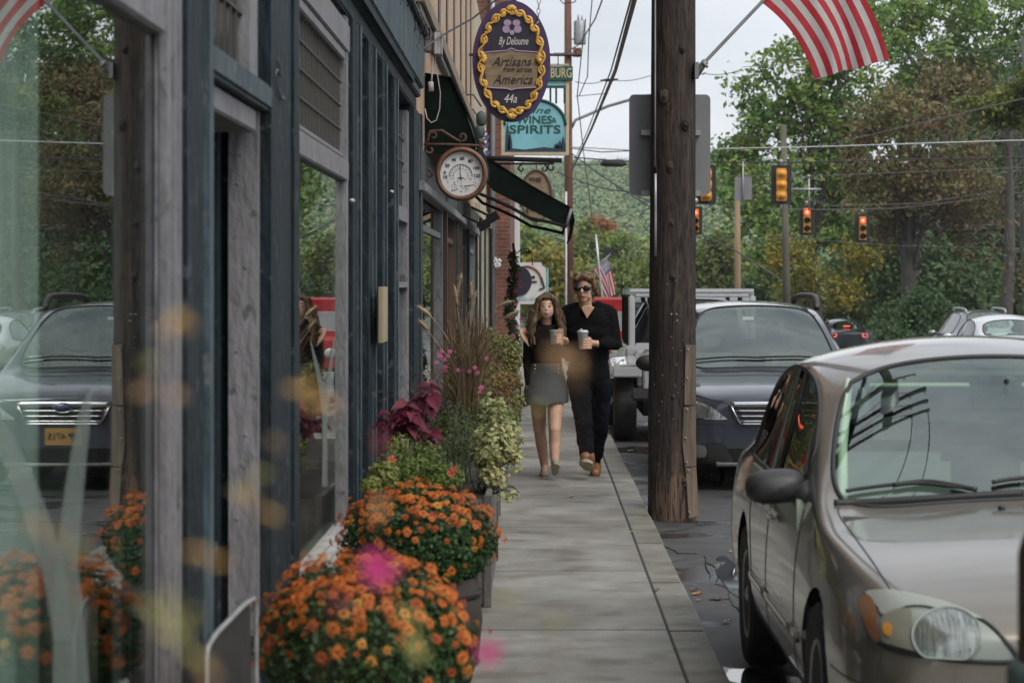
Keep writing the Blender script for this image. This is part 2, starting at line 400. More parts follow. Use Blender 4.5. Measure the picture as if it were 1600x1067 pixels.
def tree(name, label, base, trunk_top, trunk_r, crowns, leaf, kind='green', group=None, cat='tree', dens=1.0, clump=.9, bark=None, seed=0, bare=0, lean=0):
    """crowns: list of (centre, (rx, ry, rz), clump count); leaf: half size of a leaf spray in metres"""
    rng = np.random.default_rng(seed); rnd = random.Random(seed); bark = bark or M_bark
    root = empty(name, base, label, cat, group); b = Vector(base)
    P, A, B, limbs = [], [], [], MB()
    top = Vector(trunk_top); tr = []
    for k in range(9):
        t = k / 8; p = b.lerp(top, t); p.x += .25 * trunk_r * sin(t * 7 + seed) ; tr.append(p)
    limbs.tube([b - Vector((0, 0, .3))] + tr, [trunk_r * 1.35] + [trunk_r * (1 - .62 * k / 8) for k in range(9)], n=9)
    for c, r, nc in crowns:
        c = np.array(c, float); r = np.array(r, float)
        d = rand_dirs(nc, rng); rad = rng.random((nc, 1)) ** .45
        cc = c + d * r * rad * (1 + .18 * np.sin(d[:, :1] * 5 + seed) )
        for q in cc:
            k = int(130 * dens * rng.uniform(.5, 1.3)); cr_ = clump * rng.uniform(.6, 1.3)
            o = rng.normal(size=(k, 3)) * np.array([.55, .55, .38]) * cr_
            n_ = rand_dirs(k, rng) + np.array([0, -.3, .7]); n_ /= np.linalg.norm(n_, axis=1, keepdims=True)
            a = np.cross(n_, rand_dirs(k, rng)); a /= np.linalg.norm(a, axis=1, keepdims=True) + 1e-9; bb = np.cross(n_, a)
            s_ = leaf * rng.uniform(.55, 1.4, (k, 1))
            P.append(q + o); A.append(a * s_); B.append(bb * s_ * .7)
        for q in cc[:max(4, int(nc * (.25 if not bare else .45)))]:
            t0 = rnd.uniform(.35, 1); s0 = b.lerp(top, t0); e = Vector(q); mid_ = s0.lerp(e, .5) + Vector((rnd.uniform(-.4, .4), rnd.uniform(-.4, .4), rnd.uniform(.1, .9)))
            pts = [s0, s0.lerp(mid_, .55) + Vector((0, 0, .15)), mid_, mid_.lerp(e, .6) + Vector((rnd.uniform(-.2, .2), 0, rnd.uniform(-.1, .3))), e]
            r0 = trunk_r * rnd.uniform(.08, .2); limbs.tube(pts, [r0, r0 * .75, r0 * .5, r0 * .3, r0 * .12], n=5, cap=False)
    limbs.build('trunk', bark, root)
    if P:
        link('crown', quads_mesh(np.concatenate(P), np.concatenate(A), np.concatenate(B)), root, LM[kind])
    return root
def E3(x, y, D, hw, hh, n):                        # an ellipsoid of foliage: centre and half extents as photographed at distance D
    c = W(x, y, D); s_ = D / F
    return (tuple(c), (hw * s_, max(hw * s_ * .8, 1.5), hh * s_), n)
def base_at(x, D): p = W(x, 500, D); return (p.x, D, gz(D) - .15)
G1 = 'trees beyond the road junction'
tree('maple_tree', 'tall green maple with turning leaves behind the hanging traffic lights', base_at(1278, 108), W(1262, 170, 108), .26,
     [E3(1200, 330, 107, 75, 100, 26), E3(1170, 235, 108, 58, 60, 15), E3(1245, 130, 108, 80, 90, 30), E3(1330, 60, 108, 75, 90, 26), E3(1300, 210, 109, 100, 90, 36), E3(1290, 330, 110, 90, 80, 28), E3(1185, 400, 106, 35, 40, 6), E3(1155, 290, 107, 35, 60, 8)], .15, 'green', G1, dens=1.0, clump=.8, seed=1)
tree('maple_tree', 'high green tree filling the top right above the signal wires', base_at(1480, 125), W(1470, 60, 125), .35,
     [E3(1440, 40, 126, 90, 80, 34), E3(1540, 30, 128, 100, 90, 34), E3(1400, 150, 127, 70, 80, 22), E3(1640, 60, 126, 90, 110, 24), E3(1500, 150, 130, 80, 70, 18)], .16, 'green', G1, dens=1.0, clump=.9, seed=2)
tree('russet_tree', 'brown leaved tree with pale bare limbs over the red signals', base_at(1435, 100), W(1400, 250, 100), .42,
     [E3(1400, 190, 98, 75, 70, 22), E3(1370, 285, 98, 70, 60, 16), E3(1470, 270, 98, 80, 70, 16), E3(1480, 150, 99, 60, 50, 10), E3(1430, 350, 101, 90, 60, 20), E3(1520, 330, 101, 60, 70, 14)], .12, 'brown', G1, dens=1.1, clump=.8, bark=M_bark2, seed=3, bare=1)
tree('dark_tree', 'dark leaved tree with thick grey trunk right of the red signals', base_at(1440, 112), W(1412, 330, 112), .55,
     [E3(1380, 400, 116, 90, 70, 30), E3(1470, 380, 118, 90, 90, 34), E3(1400, 320, 118, 90, 60, 26), E3(1390, 420, 109, 60, 60, 18), E3(1470, 430, 109, 60, 60, 18), E3(1550, 330, 120, 90, 110, 34), E3(1640, 300, 120, 80, 150, 30)], .16, 'dark', G1, dens=1.0, clump=1.0, seed=4, bark=M_bark2)
tree('bare_tree', 'grey nearly bare tree at the far right edge', base_at(1572, 92), W(1580, 120, 92), .28,
     [E3(1560, 230, 92, 75, 120, 26), E3(1590, 400, 92, 70, 90, 22), E3(1650, 220, 93, 60, 160, 20)], .08, 'brown', G1, dens=.22, clump=.8, bark=M_bark2, seed=5, bare=1)
tree('bare_tree', 'slim grey tree trunk close to the right edge', base_at(1606, 96), W(1598, 60, 96), .22,
     [E3(1600, 120, 97, 60, 90, 20), E3(1660, 340, 97, 60, 90, 20)], .1, 'dark', G1, dens=.5, clump=.8, bark=M_bark2, seed=15, bare=1)
tree('pine_tree', 'olive pine bough reaching in from the right edge', base_at(1690, 84), W(1680, 60, 84), .25,
     [E3(1565, 168, 84, 50, 22, 12), E3(1610, 160, 84, 50, 38, 14), E3(1660, 120, 84, 60, 60, 14), E3(1660, 20, 84, 60, 60, 12)], .10, 'olive', G1, dens=1.6, clump=.5, seed=6)
tree('young_tree', 'yellow green young tree under the traffic lights', base_at(1262, 96), W(1262, 430, 96), .1,
     [E3(1260, 430, 96, 48, 52, 18), E3(1235, 400, 97, 32, 40, 8), E3(1310, 450, 97, 40, 40, 10), E3(1340, 400, 98, 40, 34, 8)], .10, 'yellow', G1, dens=.9, clump=.6, seed=7)
tree('shrub', 'dark rounded shrub left of the parked wagon', base_at(1430, 88), W(1430, 500, 88), .07,
     [E3(1430, 490, 88, 42, 42, 22), E3(1395, 515, 87, 28, 24, 8), E3(1480, 520, 90, 40, 30, 12)], .09, 'dark', 'shrubs along the verge', 'shrub', dens=1.2, clump=.45, seed=8)
tree('shrub', 'green shrub behind the braking dark sedan', base_at(1330, 118), W(1330, 490, 118), .07,
     [E3(1320, 478, 118, 50, 40, 20), E3(1380, 460, 120, 60, 50, 20), E3(1240, 480, 118, 40, 30, 12)], .12, 'mid', 'shrubs along the verge', 'shrub', dens=1.0, clump=.6, seed=9)
G2 = 'round trees below the hillside'
for i, (x, y, D, hw, hh, kd, lb) in enumerate([
  (835, 425, 150, 34, 60, 'mid', 'green tree behind the white shop sign'), (862, 430, 142, 18, 46, 'yellow', 'golden tree left of the far utility pole'),
  (930, 395, 190, 40, 42, 'mid', 'mid green tree above the small flag'), (985, 418, 175, 40, 46, 'mid', 'leafy green tree left of the weathered pole'),
  (937, 362, 215, 13, 22, 'orange', 'orange autumn tree over the small flag'), (1112, 415, 160, 42, 50, 'olive', 'olive conifer right of the weathered pole'),
  (800, 400, 190, 40, 60, 'mid', 'green tree half hidden by brick pier'), (1160, 430, 180, 40, 40, 'mid', 'green tree behind the thin signal pole'),
  (900, 445, 150, 30, 30, 'mid', 'low tree behind the man in black'), (1040, 430, 170, 34, 44, 'mid', 'green tree hidden behind the weathered pole'), (1210, 440, 150, 40, 40, 'dark', 'dark green tree under the sign back')]):
    cs = [E3(x, y, D, hw, hh, 26), E3(x - hw * .5, y + hh * .6, D, hw * .8, hh * .7, 16), E3(x + hw * .5, y + hh * .7, D, hw * .8, hh * .7, 16)]
    tree('roadside_tree', lb, base_at(x, D), W(x, y, D), .2, cs, .2, kd, G2, dens=1.0, clump=1.0, seed=20 + i)
# deep wood behind, one mass
P, A, B = [], [], []
rng = np.random.default_rng(9)
for i in range(420):
    D = rng.uniform(135, 175); x = rng.uniform(1330, 1900); y = rng.uniform(120, 500)
    if x < 1420 and y < 300: continue
    c = np.array(W(x, y, D)); k = 60; o = rng.normal(size=(k, 3)) * np.array([1.1, 1.1, .9])
    n_ = rand_dirs(k, rng); a = np.cross(n_, rand_dirs(k, rng)); a /= np.linalg.norm(a, axis=1, keepdims=True) + 1e-9; bb = np.cross(n_, a); s_ = rng.uniform(.2, .5, (k, 1))
    P.append(c + o); A.append(a * s_); B.append(bb * s_)
tag(link('woodland', quads_mesh(np.concatenate(P), np.concatenate(A), np.concatenate(B)), None, LM['dark']), kind='stuff')
# ================================================================== shop fronts along the left side of the pavement
FX = -.97
def fy(x, X=FX): return F * (-X) / (VX - x)
def zz(x, y, X=FX): return CAMH + (VY - y) / (VX - x) * (-X)
def paint(name, col, rough=.6, var=.3, bump=1, bs=22, vs=5, chips=None, stretch=(1, 1, .35)):
    """old brushed paint with a worn, uneven skin"""
    m = mat(name, col, rough, var=var, vs=vs, bump=bump, bs=bs, stretch=stretch)
    m.node_tree.nodes['Principled BSDF'].inputs['Specular IOR Level'].default_value = .22
    if chips:
        nt = m.node_tree; N = nt.nodes; L = nt.links; b = N['Principled BSDF']; src = b.inputs['Base Color'].links[0].from_socket
        tc = N.new('ShaderNodeTexCoord'); n = N.new('ShaderNodeTexNoise'); n.inputs['Scale'].default_value = 14; n.inputs['Detail'].default_value = 8; L.new(tc.outputs['Object'], n.inputs[0])
        r = N.new('ShaderNodeValToRGB'); r.color_ramp.elements[0].position = .63; r.color_ramp.elements[1].position = .66; L.new(n.outputs[0], r.inputs[0])
        mm = N.new('ShaderNodeMixRGB'); L.new(r.outputs[0], mm.inputs[0]); L.new(src, mm.inputs[1]); mm.inputs[2].default_value = (*chips, 1); L.new(mm.outputs[0], b.inputs['Base Color'])
    return m
M_navy = paint('slate blue paint', (.010, .018, .024), .65, chips=(.05, .06, .065))
M_blue = paint('grey blue paint', (.058, .084, .096), .62, chips=(.11, .12, .12))
M_grey = paint('mauve grey paint', (.20, .197, .207), .6, var=.12, chips=(.11, .11, .115))
M_sill = paint('weathered sill paint', (.42, .41, .41), .6, var=.15)
M_glass = glassmat('shop glass', (.88, .94, .91), 1.6)
M_glass2 = glassmat('old leaded glass', (.75, .75, .7), 1.9, .04)
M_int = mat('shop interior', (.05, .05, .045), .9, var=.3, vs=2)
M_curt = mat('pale curtain', (.40, .46, .42), .9, var=.15, vs=3, stretch=(1, 8, .2))
M_lead = mat('lead came', (.06, .055, .05), .6)
M_etch = mat('etched film', (.20, .24, .21), .6)
_n = M_etch.node_tree; _t = _n.nodes.new('ShaderNodeBsdfTransparent'); _m = _n.nodes.new('ShaderNodeMixShader'); _m.inputs[0].default_value = .5
_n.links.new(_t.outputs[0], _m.inputs[1]); _n.links.new(_n.nodes['Principled BSDF'].outputs[0], _m.inputs[2]); _n.links.new(_m.outputs[0], _n.nodes['Material Output'].inputs[0])
M_steelw = mat('grey lead', (.10, .105, .11), .6)
M_wood = mat('pale board', (.34, .27, .17), .7, var=.15, vs=5, stretch=(1, 1, .2))
shop = empty('blue_shop', (FX, 12, 0), 'slate blue wooden shop front with tall display windows along the pavement', 'shop')
def P_(name, m, parent=None): return lambda mb, bevel=.006: mb.build(name, m, parent or shop, bevel=bevel)
def sbox(name, m, x0, x1, y0, y1, z0, z1, parent=None, bev=.006):
    return MB().box(x0, x1, y0, y1, z0, z1).build(name, m, parent or shop, bevel=bev)
# ---- interior shell behind the glass
YE = 18.9                                          # far end of the blue shop
def Yx(x, X=FX): return F * (-X) / (VX - x)
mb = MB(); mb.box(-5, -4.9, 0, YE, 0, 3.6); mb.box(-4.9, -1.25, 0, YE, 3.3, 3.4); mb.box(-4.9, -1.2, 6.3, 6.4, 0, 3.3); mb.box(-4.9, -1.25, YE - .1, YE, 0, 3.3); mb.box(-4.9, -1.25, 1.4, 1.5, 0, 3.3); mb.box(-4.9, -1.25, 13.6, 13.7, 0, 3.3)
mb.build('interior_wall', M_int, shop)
# ---- display window near the camera
GX = -.985
w1 = sbox('window', M_grey, -1.10, -.957, 6.22, 6.30, .25, 3.1)
f = MB(); f.box(-1.08, -.963, 6.301, 6.315, .25, 3.1, 1); f.box(-1.08, -.955, 6.316, 6.385, .2, 3.1); f.box(-1.08, -.950, 6.386, 6.44, .2, 3.1); f.box(-1.05, -.975, 6.18, 6.219, .3, 3.1, 1)
f.box(-1.07, -.955, 2.0, 6.20, 2.28, 2.58); f.box(-1.06, -.948, 2.0, 6.20, 2.582, 2.62); f.box(-1.06, -.965, 2.0, 6.20, 2.64, 3.0); f.box(-1.05, -.93, 2, 6.3, .10, .28)
f.build('frame', [M_grey, M_navy], w1, bevel=.008)
MB().box(GX - .006, GX, 2.0, 6.19, .26, 2.31).build('pane', M_glass, w1)
cu = MB(); k = 60; ys_ = np.linspace(3.0, 5.2, k); vs = []
for z in (.3, 2.28):
    for i, y in enumerate(ys_): vs.append((-1.08 + .02 * sin(y * 31), y, z))
cu.add(vs, [(i, i + 1, k + i + 1, k + i) for i in range(k - 1)], 0, True)
thing(cu, 'curtain', M_curt, 'pale curtain hanging inside the nearest display window', 'curtain')
# etched leaf blades on the glass
def G_(x, y, X): Y = F * (-X) / (VX - x); return (X, Y, CAMH + (VY - y) * Y / F)
def blade(mbx, axis, widths, X=GX + .002):
    l, r = [], []
    for i, (x, y) in enumerate(axis):
        w_ = widths[i]; l.append(G_(x - w_, y, X)); r.append(G_(x + w_, y, X))
    n = len(l); mbx.add(l + r, [(i, i + 1, n + i + 1, n + i) for i in range(n - 1)], 0)
bl = MB()
blade(bl, [(112, 1100), (108, 960), (104, 880), (112, 800), (122, 720), (132, 650), (141, 606)], [30, 24, 17, 16, 13, 10, 3])
blade(bl, [(98, 1000), (86, 900), (62, 820), (36, 750), (10, 690), (-25, 620)], [14, 18, 20, 20, 16, 7], X=GX + .003)
bl.build('etched_leaf', M_etch, w1)
# ---- pilaster between window and doorway
sbox('pilaster', M_navy, -1.10, -.94, 6.455, 6.78, 0, 3.1, bev=.010)
sbox('trim_strip', M_blue, -1.10, -.925, 6.79, 6.89, 0, 3.1, bev=.010)
# ---- doorway
d = sbox('door', M_navy, -1.26, -1.20, 6.9, 8.30, 0, 2.14)
MB().box(-1.196, -1.19, 7.1, 8.15, .5, 1.95).build('pane', M_glass, d)
mb = MB(); mb.tube([(-1.15, 8.05, .95), (-1.12, 8.05, 1.0), (-1.12, 8.05, 1.15), (-1.15, 8.05, 1.2)], .012); mb.build('handle', M_lead, d)
jm = MB(); jm.box(-1.075, -.972, 8.37, 8.42, 0, 2.24); jm.box(-1.24, -1.10, 8.27, 8.369, 0, 2.24, 1)
for i in range(7): jm.ball((-1.045 + (i % 2) * .03, 8.368, .25 + i * .29), (.005, .003, .005), 0, 8, 5)
jm.build('door_jamb', [M_grey, M_navy], shop)
sbox('door_soffit', M_grey, -1.26, -.965, 6.92, 8.25, 2.16, 2.235)
sbox('lintel', M_blue, -1.15, -.93, 6.88, 8.44, 2.245, 2.335, bev=.012)
t1 = sbox('transom_window', M_grey, -1.04, -.965, 8.06, 8.30, 2.336, 3.15)
MB().box(-1.006, -1.0, 6.9, 8.06, 2.34, 3.15).build('pane', M_glass2, t1)
def leading(parent, X, y0, y1, z0, z1, ny, nz_, r=.004):
    mb = MB()
    for i in range(1, ny): y = y0 + (y1 - y0) * i / ny; mb.box(X - r, X + r, y - r, y + r, z0, z1)
    for i in range(1, nz_): z = z0 + (z1 - z0) * i / nz_; mb.box(X - r * 1.3, X + r * 1.3, y0, y1, z - r * .8, z + r * .8)
    mb.build('leading', M_lead, parent)
leading(t1, -.994, 6.9, 8.06, 2.34, 3.15, 8, 4, .005)
# ---- broad pilaster
pl = MB(); pl.box(-1.15, -.935, 8.43, 9.12, 0, 3.0); pl.box(-1.15, -.925, 9.13, 9.36, 0, 3.0, 1); pl.box(-1.15, -.915, 8.41, 9.37, 0, .32); pl.build('pilaster', [M_navy, M_navy], shop, bevel=.012)
mb = MB(); pts = []
for i in range(22):
    t = i / 21; pts.append((-.926, Yx(432 + 7 * sin(t * 9) * (1 - t * .3) + 6 * t, -.93), zz(430, 92 + 62 * t + 9 * sin(t * 11), -.93)))
mb.tube(smooth_line(pts, 3), .0035, 6); mb.build('cable_loop', M_steelw, shop)
# ---- second display window
w2 = sbox('window', M_grey, -1.08, -.957, 12.02, 12.14, .30, 2.98)
f = MB(); f.box(-1.07, -.955, 9.40, 12.16, 2.158, 2.262); f.box(-1.05, -.965, 9.4, 12.0, 2.264, 2.29)
f.box(-1.07, -.95, 9.40, 12.16, 2.80, 2.94); f.box(-1.05, -.96, 9.4, 12.0, 2.75, 2.798)
f.build('frame', M_grey, w2, bevel=.006)
MB().box(GX - .006, GX, 9.4, 12.0, .42, 2.17).build('pane', M_glass, w2)
MB().box(GX - .006, GX, 9.4, 12.0, 2.27, 2.78).build('transom_pane', M_glass2, w2)
MB().box(GX - .03, GX - .02, 9.4, 12.0, 2.25, 2.8).build('brightening_panel', mat('pale brightening panel', (.34, .33, .29), .8, var=.5, vs=3, stretch=(1, 4, .3)), w2)  # added pale panel, brightens the transom panes in place of reflected sky
leading(w2, GX + .004, 9.9, 12.0, 2.29, 2.76, 15, 4, .004)
sl = MB(); sl.box(-1.08, -.93, 9.4, 12.6, .40, .435); sl.box(-1.08, -.90, 9.4, 12.62, .355, .398); sl.box(-1.06, -.96, 9.4, 12.1, .437, .46); sl.build('sill', M_sill, w2, bevel=.006)
sbox('bulkhead', M_grey, -1.08, -.955, 9.4, 12.5, 0, .35)
bl = MB()
blade(bl, [(508, 760), (508, 700), (507, 650), (501, 600), (492, 560), (486, 535)], [4, 4, 4, 4, 3, 1], X=GX + .002)
blade(bl, [(506, 760), (507, 680), (511, 620), (517, 570), (522, 530)], [3, 3, 4, 3, 1], X=GX + .003)
bl.build('etched_leaf', M_etch, w2)
# ---- run of pilasters and dark recesses to the far end
for a, b_ in ((548, 567), (573, 590), (595, 607), (613, 624), (645, 661.5)):
    y0, y1 = Yx(a, -.955), Yx(b_, -.925); pp = MB(); pp.box(-1.2, -.945, y0, y1 - .14, 0, 3.0); pp.box(-1.2, -.928, y1 - .13, y1, 0, 3.0, 1)
    pp.build('pilaster', [M_navy, M_blue], shop, bevel=.008)
sbox('recess_panel', M_navy, -1.3, -1.12, 12.2, YE - .1, 0, 3.05)
w3 = sbox('window', M_grey, -1.10, -.985, Yx(640), Yx(644.5), .4, 2.95)
MB().box(-1.03, -1.024, Yx(626), Yx(640), .5, 2.9).build('pane', M_glass2, w3); leading(w3, -1.018, Yx(626), Yx(640), 2.2, 2.9, 5, 4, .006)
MB().box(-1.05, -.98, Yx(626), Yx(640), 2.1, 2.2).box(-1.05, -.98, Yx(626), Yx(640), 1.62, 1.66).build('rail', M_grey, w3)
MB().box(-.90, -.88, Yx(596.5, -.88), Yx(606, -.88), zz(600, 535, -.88), zz(600, 448, -.88)).build('plaque', M_wood, shop, bevel=.003)
mb = MB()
for (x, y) in ((550, 314), (612, 300)):
    p = W(x, y, Yx(x, -.92)); mb.ball(p, (.015, .04, .012), 0, 10, 6)
mb.build('hook_bracket', M_sill, shop)
# ---- cornice, fascia and upper wall
fc = MB()
fc.box(-1.2, -.957, 6.3, YE, 3.0, 3.10, 1); fc.box(-1.2, -.925, 4, YE + .02, 3.102, 3.17); fc.box(-1.2, -.90, 4, YE + .04, 3.172, 3.58); fc.box(-1.2, -.86, 4, YE + .05, 3.582, 3.62); fc.box(-.924, -.905, 9.0, 17.6, 3.10, 3.165, 1)
fc.build('fascia', [M_blue, M_navy], shop, bevel=.012)
M_stuc = mat('pebbled stucco', (.17, .145, .105), .9, var=.35, vs=30, bump=1, bs=60)
sbox('upper_wall', M_stuc, -1.6, -.975, 2, YE, 3.63, 8.5, bev=0)
mb = MB()
for y in (10.2, 12.4, 13.9, 15.3, 16.5, 17.7, 18.6): mb.box(-1.0, -.962, y, y + .24, 3.63, 8.5)
mb.build('upper_trim', M_navy, shop, bevel=.01)
sbox('side_wall', M_stuc, -9, -1.62, YE - .1, YE, 0, 8.5, bev=0); sbox('roof', M_int, -9, -1.6, 0, YE, 8.5, 8.6, bev=0)
# withered creeper along the fascia top
M_twig = mat('dead vine', (.045, .036, .03), .9)
mb = MB(); rnd = random.Random(5)
for k in range(46):
    y = rnd.uniform(8.5, 18.6); x = -.89 + rnd.uniform(-.06, .03); z = 3.62 + rnd.uniform(-.02, .05); pts = [Vector((x, y, z))]
    for i in range(10):
        pts.append(pts[-1] + Vector((rnd.uniform(-.035, .04), rnd.uniform(.0, .16), rnd.uniform(-.07, .05))))
    mb.tube(pts, [.007 * (1 - i / 12) for i in range(11)], 4, cap=False)
thing(mb, 'vine', M_twig, 'withered vine trailing along the top of the blue fascia', 'vine')

# ================================================================== peach shop with dark green trim
M_peach = mat('peach render', (.46, .30, .20), .8, var=.12, vs=4, bump=.2, bs=40)
M_dgreen = mat('dark green paint', (.018, .03, .026), .5, var=.2, vs=5)
M_board = mat('tan weathered board', (.22, .17, .12), .8, var=.25, vs=7)
M_awn = mat('dark green awning cloth', (.004, .009, .0065), .95, spec=.1, var=.25, vs=6, bump=.3, bs=20)
M_brown = mat('brown stained wood', (.07, .035, .02), .55, var=.3, vs=6, stretch=(1, 1, .2))
M_black = mat('black iron', (.008, .008, .009), .7, spec=.2)
ps = empty('peach_shop', (FX, 29, 0), 'peach and dark green shop front beyond the round thermometer', 'shop')
Y0, Y1 = 19.05, 37.0
def pb(name, m, x0, x1, y0, y1, z0, z1, parent=None, bev=.006): return MB().box(x0, x1, y0, y1, z0, z1).build(name, m, parent or ps, bevel=bev)
pb('upper_wall', M_peach, -1.5, -.985, Y0, Y1, 2.75, 10, bev=0)
mb = MB()
for i, y in enumerate((21.2, 23.6, 25.6, 27.8, 30.2, 32.4, 34.6)): mb.box(-1.0, -.974, y, y + .42, 4.06, 10)
mb.box(-1.0, -.97, Y0, Y1, 6.6, 6.75); mb.build('green_trim', M_dgreen, ps, bevel=.01)
co = MB(); co.box(-1.0, -.90, Y0, Y1 + .1, 3.86, 4.0); co.box(-1.0, -.93, Y0, Y1, 3.78, 3.858, 1); co.build('cornice', [M_board, M_dgreen], ps, bevel=.01)
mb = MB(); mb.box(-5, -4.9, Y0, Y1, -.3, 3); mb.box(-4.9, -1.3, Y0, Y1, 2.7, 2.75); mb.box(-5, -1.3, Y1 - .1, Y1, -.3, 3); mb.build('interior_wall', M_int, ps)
mb = MB(); mb.box(-1.2, -1.0, Y0, Y1, -.3, .45); mb.box(-1.2, -.95, Y0, Y1, .45, .5); mb.build('bulkhead', M_dgreen, ps)
for i, (a, b_) in enumerate(((19.3, 24.4), (24.75, 28.0), (29.4, 32.4), (32.7, 36.6))):
    w = MB(); w.box(-1.05, -.97, a, a + .12, .5, 2.7); w.box(-1.05, -.97, b_ - .12, b_, .5, 2.7); w.box(-1.05, -.97, a, b_, 2.55, 2.7); w.box(-1.05, -.99, a, b_, 2.1, 2.16)
    wo_ = w.build('window', M_grey if i != 1 else M_brown, ps, bevel=.005)
    MB().box(-1.02, -1.014, a + .1, b_ - .1, .5, 2.56).build('pane', M_glass, wo_)
dr = pb('door', M_brown, -1.35, -1.28, 28.1, 29.3, 0, 2.3); MB().box(-1.275, -1.27, 28.3, 29.1, .6, 2.1).build('pane', M_glass, dr)
mb = MB()
for y, m_ in ((19.1, 0), (24.5, 1), (28.02, 0), (29.32, 1), (32.45, 0), (36.75, 0)): mb.box(-1.1, -.93, y, y + .16, -.3, 2.74, m_)
mb.build('pilaster', [M_dgreen, M_brown], ps, bevel=.01)
ty = MB(); ty.box(-1.0, -.90, Y0, Y1, 2.38, 2.46); ty.box(-1.0, -.94, Y0, Y1, 2.46, 2.74, 1); ty.build('cornice_board', [M_grey, M_dgreen], ps, bevel=.008)
jb = MB(); jb.box(-.98, -.90, 20.66, 20.8, 3.63, 3.78); jb.box(-.90, -.83, 20.62, 20.84, 3.60, 3.80, 1); o = jb.build('junction_box', [M_grey, M_sill], ps, bevel=.01)
mb = MB(); cpts = [W(x, y, 20.7) for x, y in ((679, 75), (680, 95), (684, 120), (688, 145), (687, 170), (682, 188), (674, 192), (667, 185), (664, 170))]; mb.tube(cpts, .005, 6)
mb.tube([W(674, 75, 20.7), W(675, 118, 20.7), W(674, 130, 20.7)], .008, 6); mb.tube([W(673, 128, 20.7), W(674, 143, 20.7)], .022, 8); mb.build('cable', M_sill, o)
# folded awning on the peach shop
def profile_awning(name, pts, y0, y1, m, label, cat='awning', n=24, sag=.0):
    root = empty(name, (FX, y0, 2.6), label, cat)
    mb = MB(); k = len(pts); ys_ = [y0 + (y1 - y0) * i / n for i in range(n + 1)]
    vs = [(p[0], y, p[1] - (sag * sin(i * pi / 2) if j else 0)) for i, y in enumerate(ys_) for j, p in enumerate(pts)]
    mb.add(vs, [(i * k + j, (i + 1) * k + j, (i + 1) * k + j + 1, i * k + j + 1) for i in range(n) for j in range(k - 1)])
    o = mb.build('canvas', m, root)
    md = o.modifiers.new('t', 'SOLIDIFY'); md.thickness = .012
    return root
a1 = profile_awning('shop_awning', [(-.98, 3.45), (-.76, 3.42), (-.62, 3.12), (-.53, 2.86), (-.54, 2.72)], 20.8, 25.6, M_awn, 'short black green awning hanging under the peach wall')
ev = MB(); ev.prism([(-.975, 20.83, 3.44), (-.765, 20.83, 3.41), (-.63, 20.83, 3.12), (-.545, 20.83, 2.86), (-.55, 20.83, 2.74), (-.975, 20.83, 2.78)], (0, .015, 0)); ev.build('end_flap', M_awn, a1)
# large projecting awning further on
D2 = 30.0
def wx(x, y, D): p = W(x, y, D); return (p.x, p.z)
top = [wx(704, 208, D2), wx(765, 249, D2), wx(830, 291, D2), wx(893, 326, D2)]
a2 = profile_awning('shop_awning', top + [wx(897, 345, D2), wx(891, 372, D2)], D2, D2 + 4.2, M_awn, 'long dark green awning sloping out over the pavement')
mb = MB(); q = [W(*p, D2 + .02) for p in ((704, 214), (765, 254), (893, 330), (884, 356), (830, 330), (775, 300), (745, 290), (704, 280))]
mb.prism([q[0], q[1], q[2], q[3], W(770, 298, D2 + .02)], (0, .012, 0)); mb.build('end_flap', M_awn, a2)
for dy in (0, 4.1):
    mb = MB(); mb.tube([W(*p, D2 - .03 + 0) + Vector((0, dy, 0)) for p in ((704, 262), (742, 300), (772, 312), (800, 325), (828, 341), (858, 347), (886, 354))], .022, 8)
    mb.tube([W(884, 354, D2 - .02) + Vector((0, dy, 0)), W(893, 326, D2 - .02) + Vector((0, dy, 0))], .02, 8, 1); mb.build('arm', [M_black, M_grey], a2)
mb = MB(); mb.tube([W(705, 246, D2 - .3), W(878, 251, D2 - .3)], .03, 8); mb.tube([W(705, 246, D2 - .3), W(704, 262, D2 - .3)], .02, 6)
mb.build('rail', M_black, a2)
# dark bracket lamps and clutter under the awnings
mb = MB()
for x, y in ((770, 340), (756, 352)):
    p = W(x, y, 28); mb.obox(p, (1, 0, .6), (0, 1, 0), (-.6, 0, 1), .07, .08, .05)
    mb.tube([p, p + Vector((-.25, 0, .12))], .015, 6)
thing(mb, 'floodlight', M_black, 'pair of black floodlights fixed below the dark awnings', 'lamp')

# ================================================================== cream shop and brick building, further shops
M_cream = mat('cream paint', (.42, .37, .27), .7, var=.1, vs=5)
cs = empty('cream_shop', (FX, 41, 0), 'cream and sage shop front before the brick pier', 'shop')
g = gz(45)
MB().box(-1.4, -1.0, 37.1, 45.9, 2.9, 6.2).build('upper_wall', M_cream, cs)
mb = MB()
for i, y in enumerate((37.2, 39.0, 40.6, 42.4, 44.2, 45.6)): mb.box(-1.1, -.93, y, y + .25, -.4, 2.9, i % 2)
mb.build('pilaster', [M_cream, M_dgreen], cs)
MB().box(-1.1, -.9, 37.1, 45.9, 2.7, 2.9).build('cornice', M_cream, cs)
wn = MB().box(-1.06, -1.0, 37.4, 45.6, .2, .5).build('window', M_dgreen, cs); MB().box(-1.04, -1.03, 37.4, 45.6, .5, 2.7).build('pane', M_glass, wn)
MB().box(-4, -3.9, 37.1, 45.9, -.5, 3).box(-3.9, -1.4, 37.1, 45.9, 2.95, 3.0).build('interior_wall', M_int, cs)
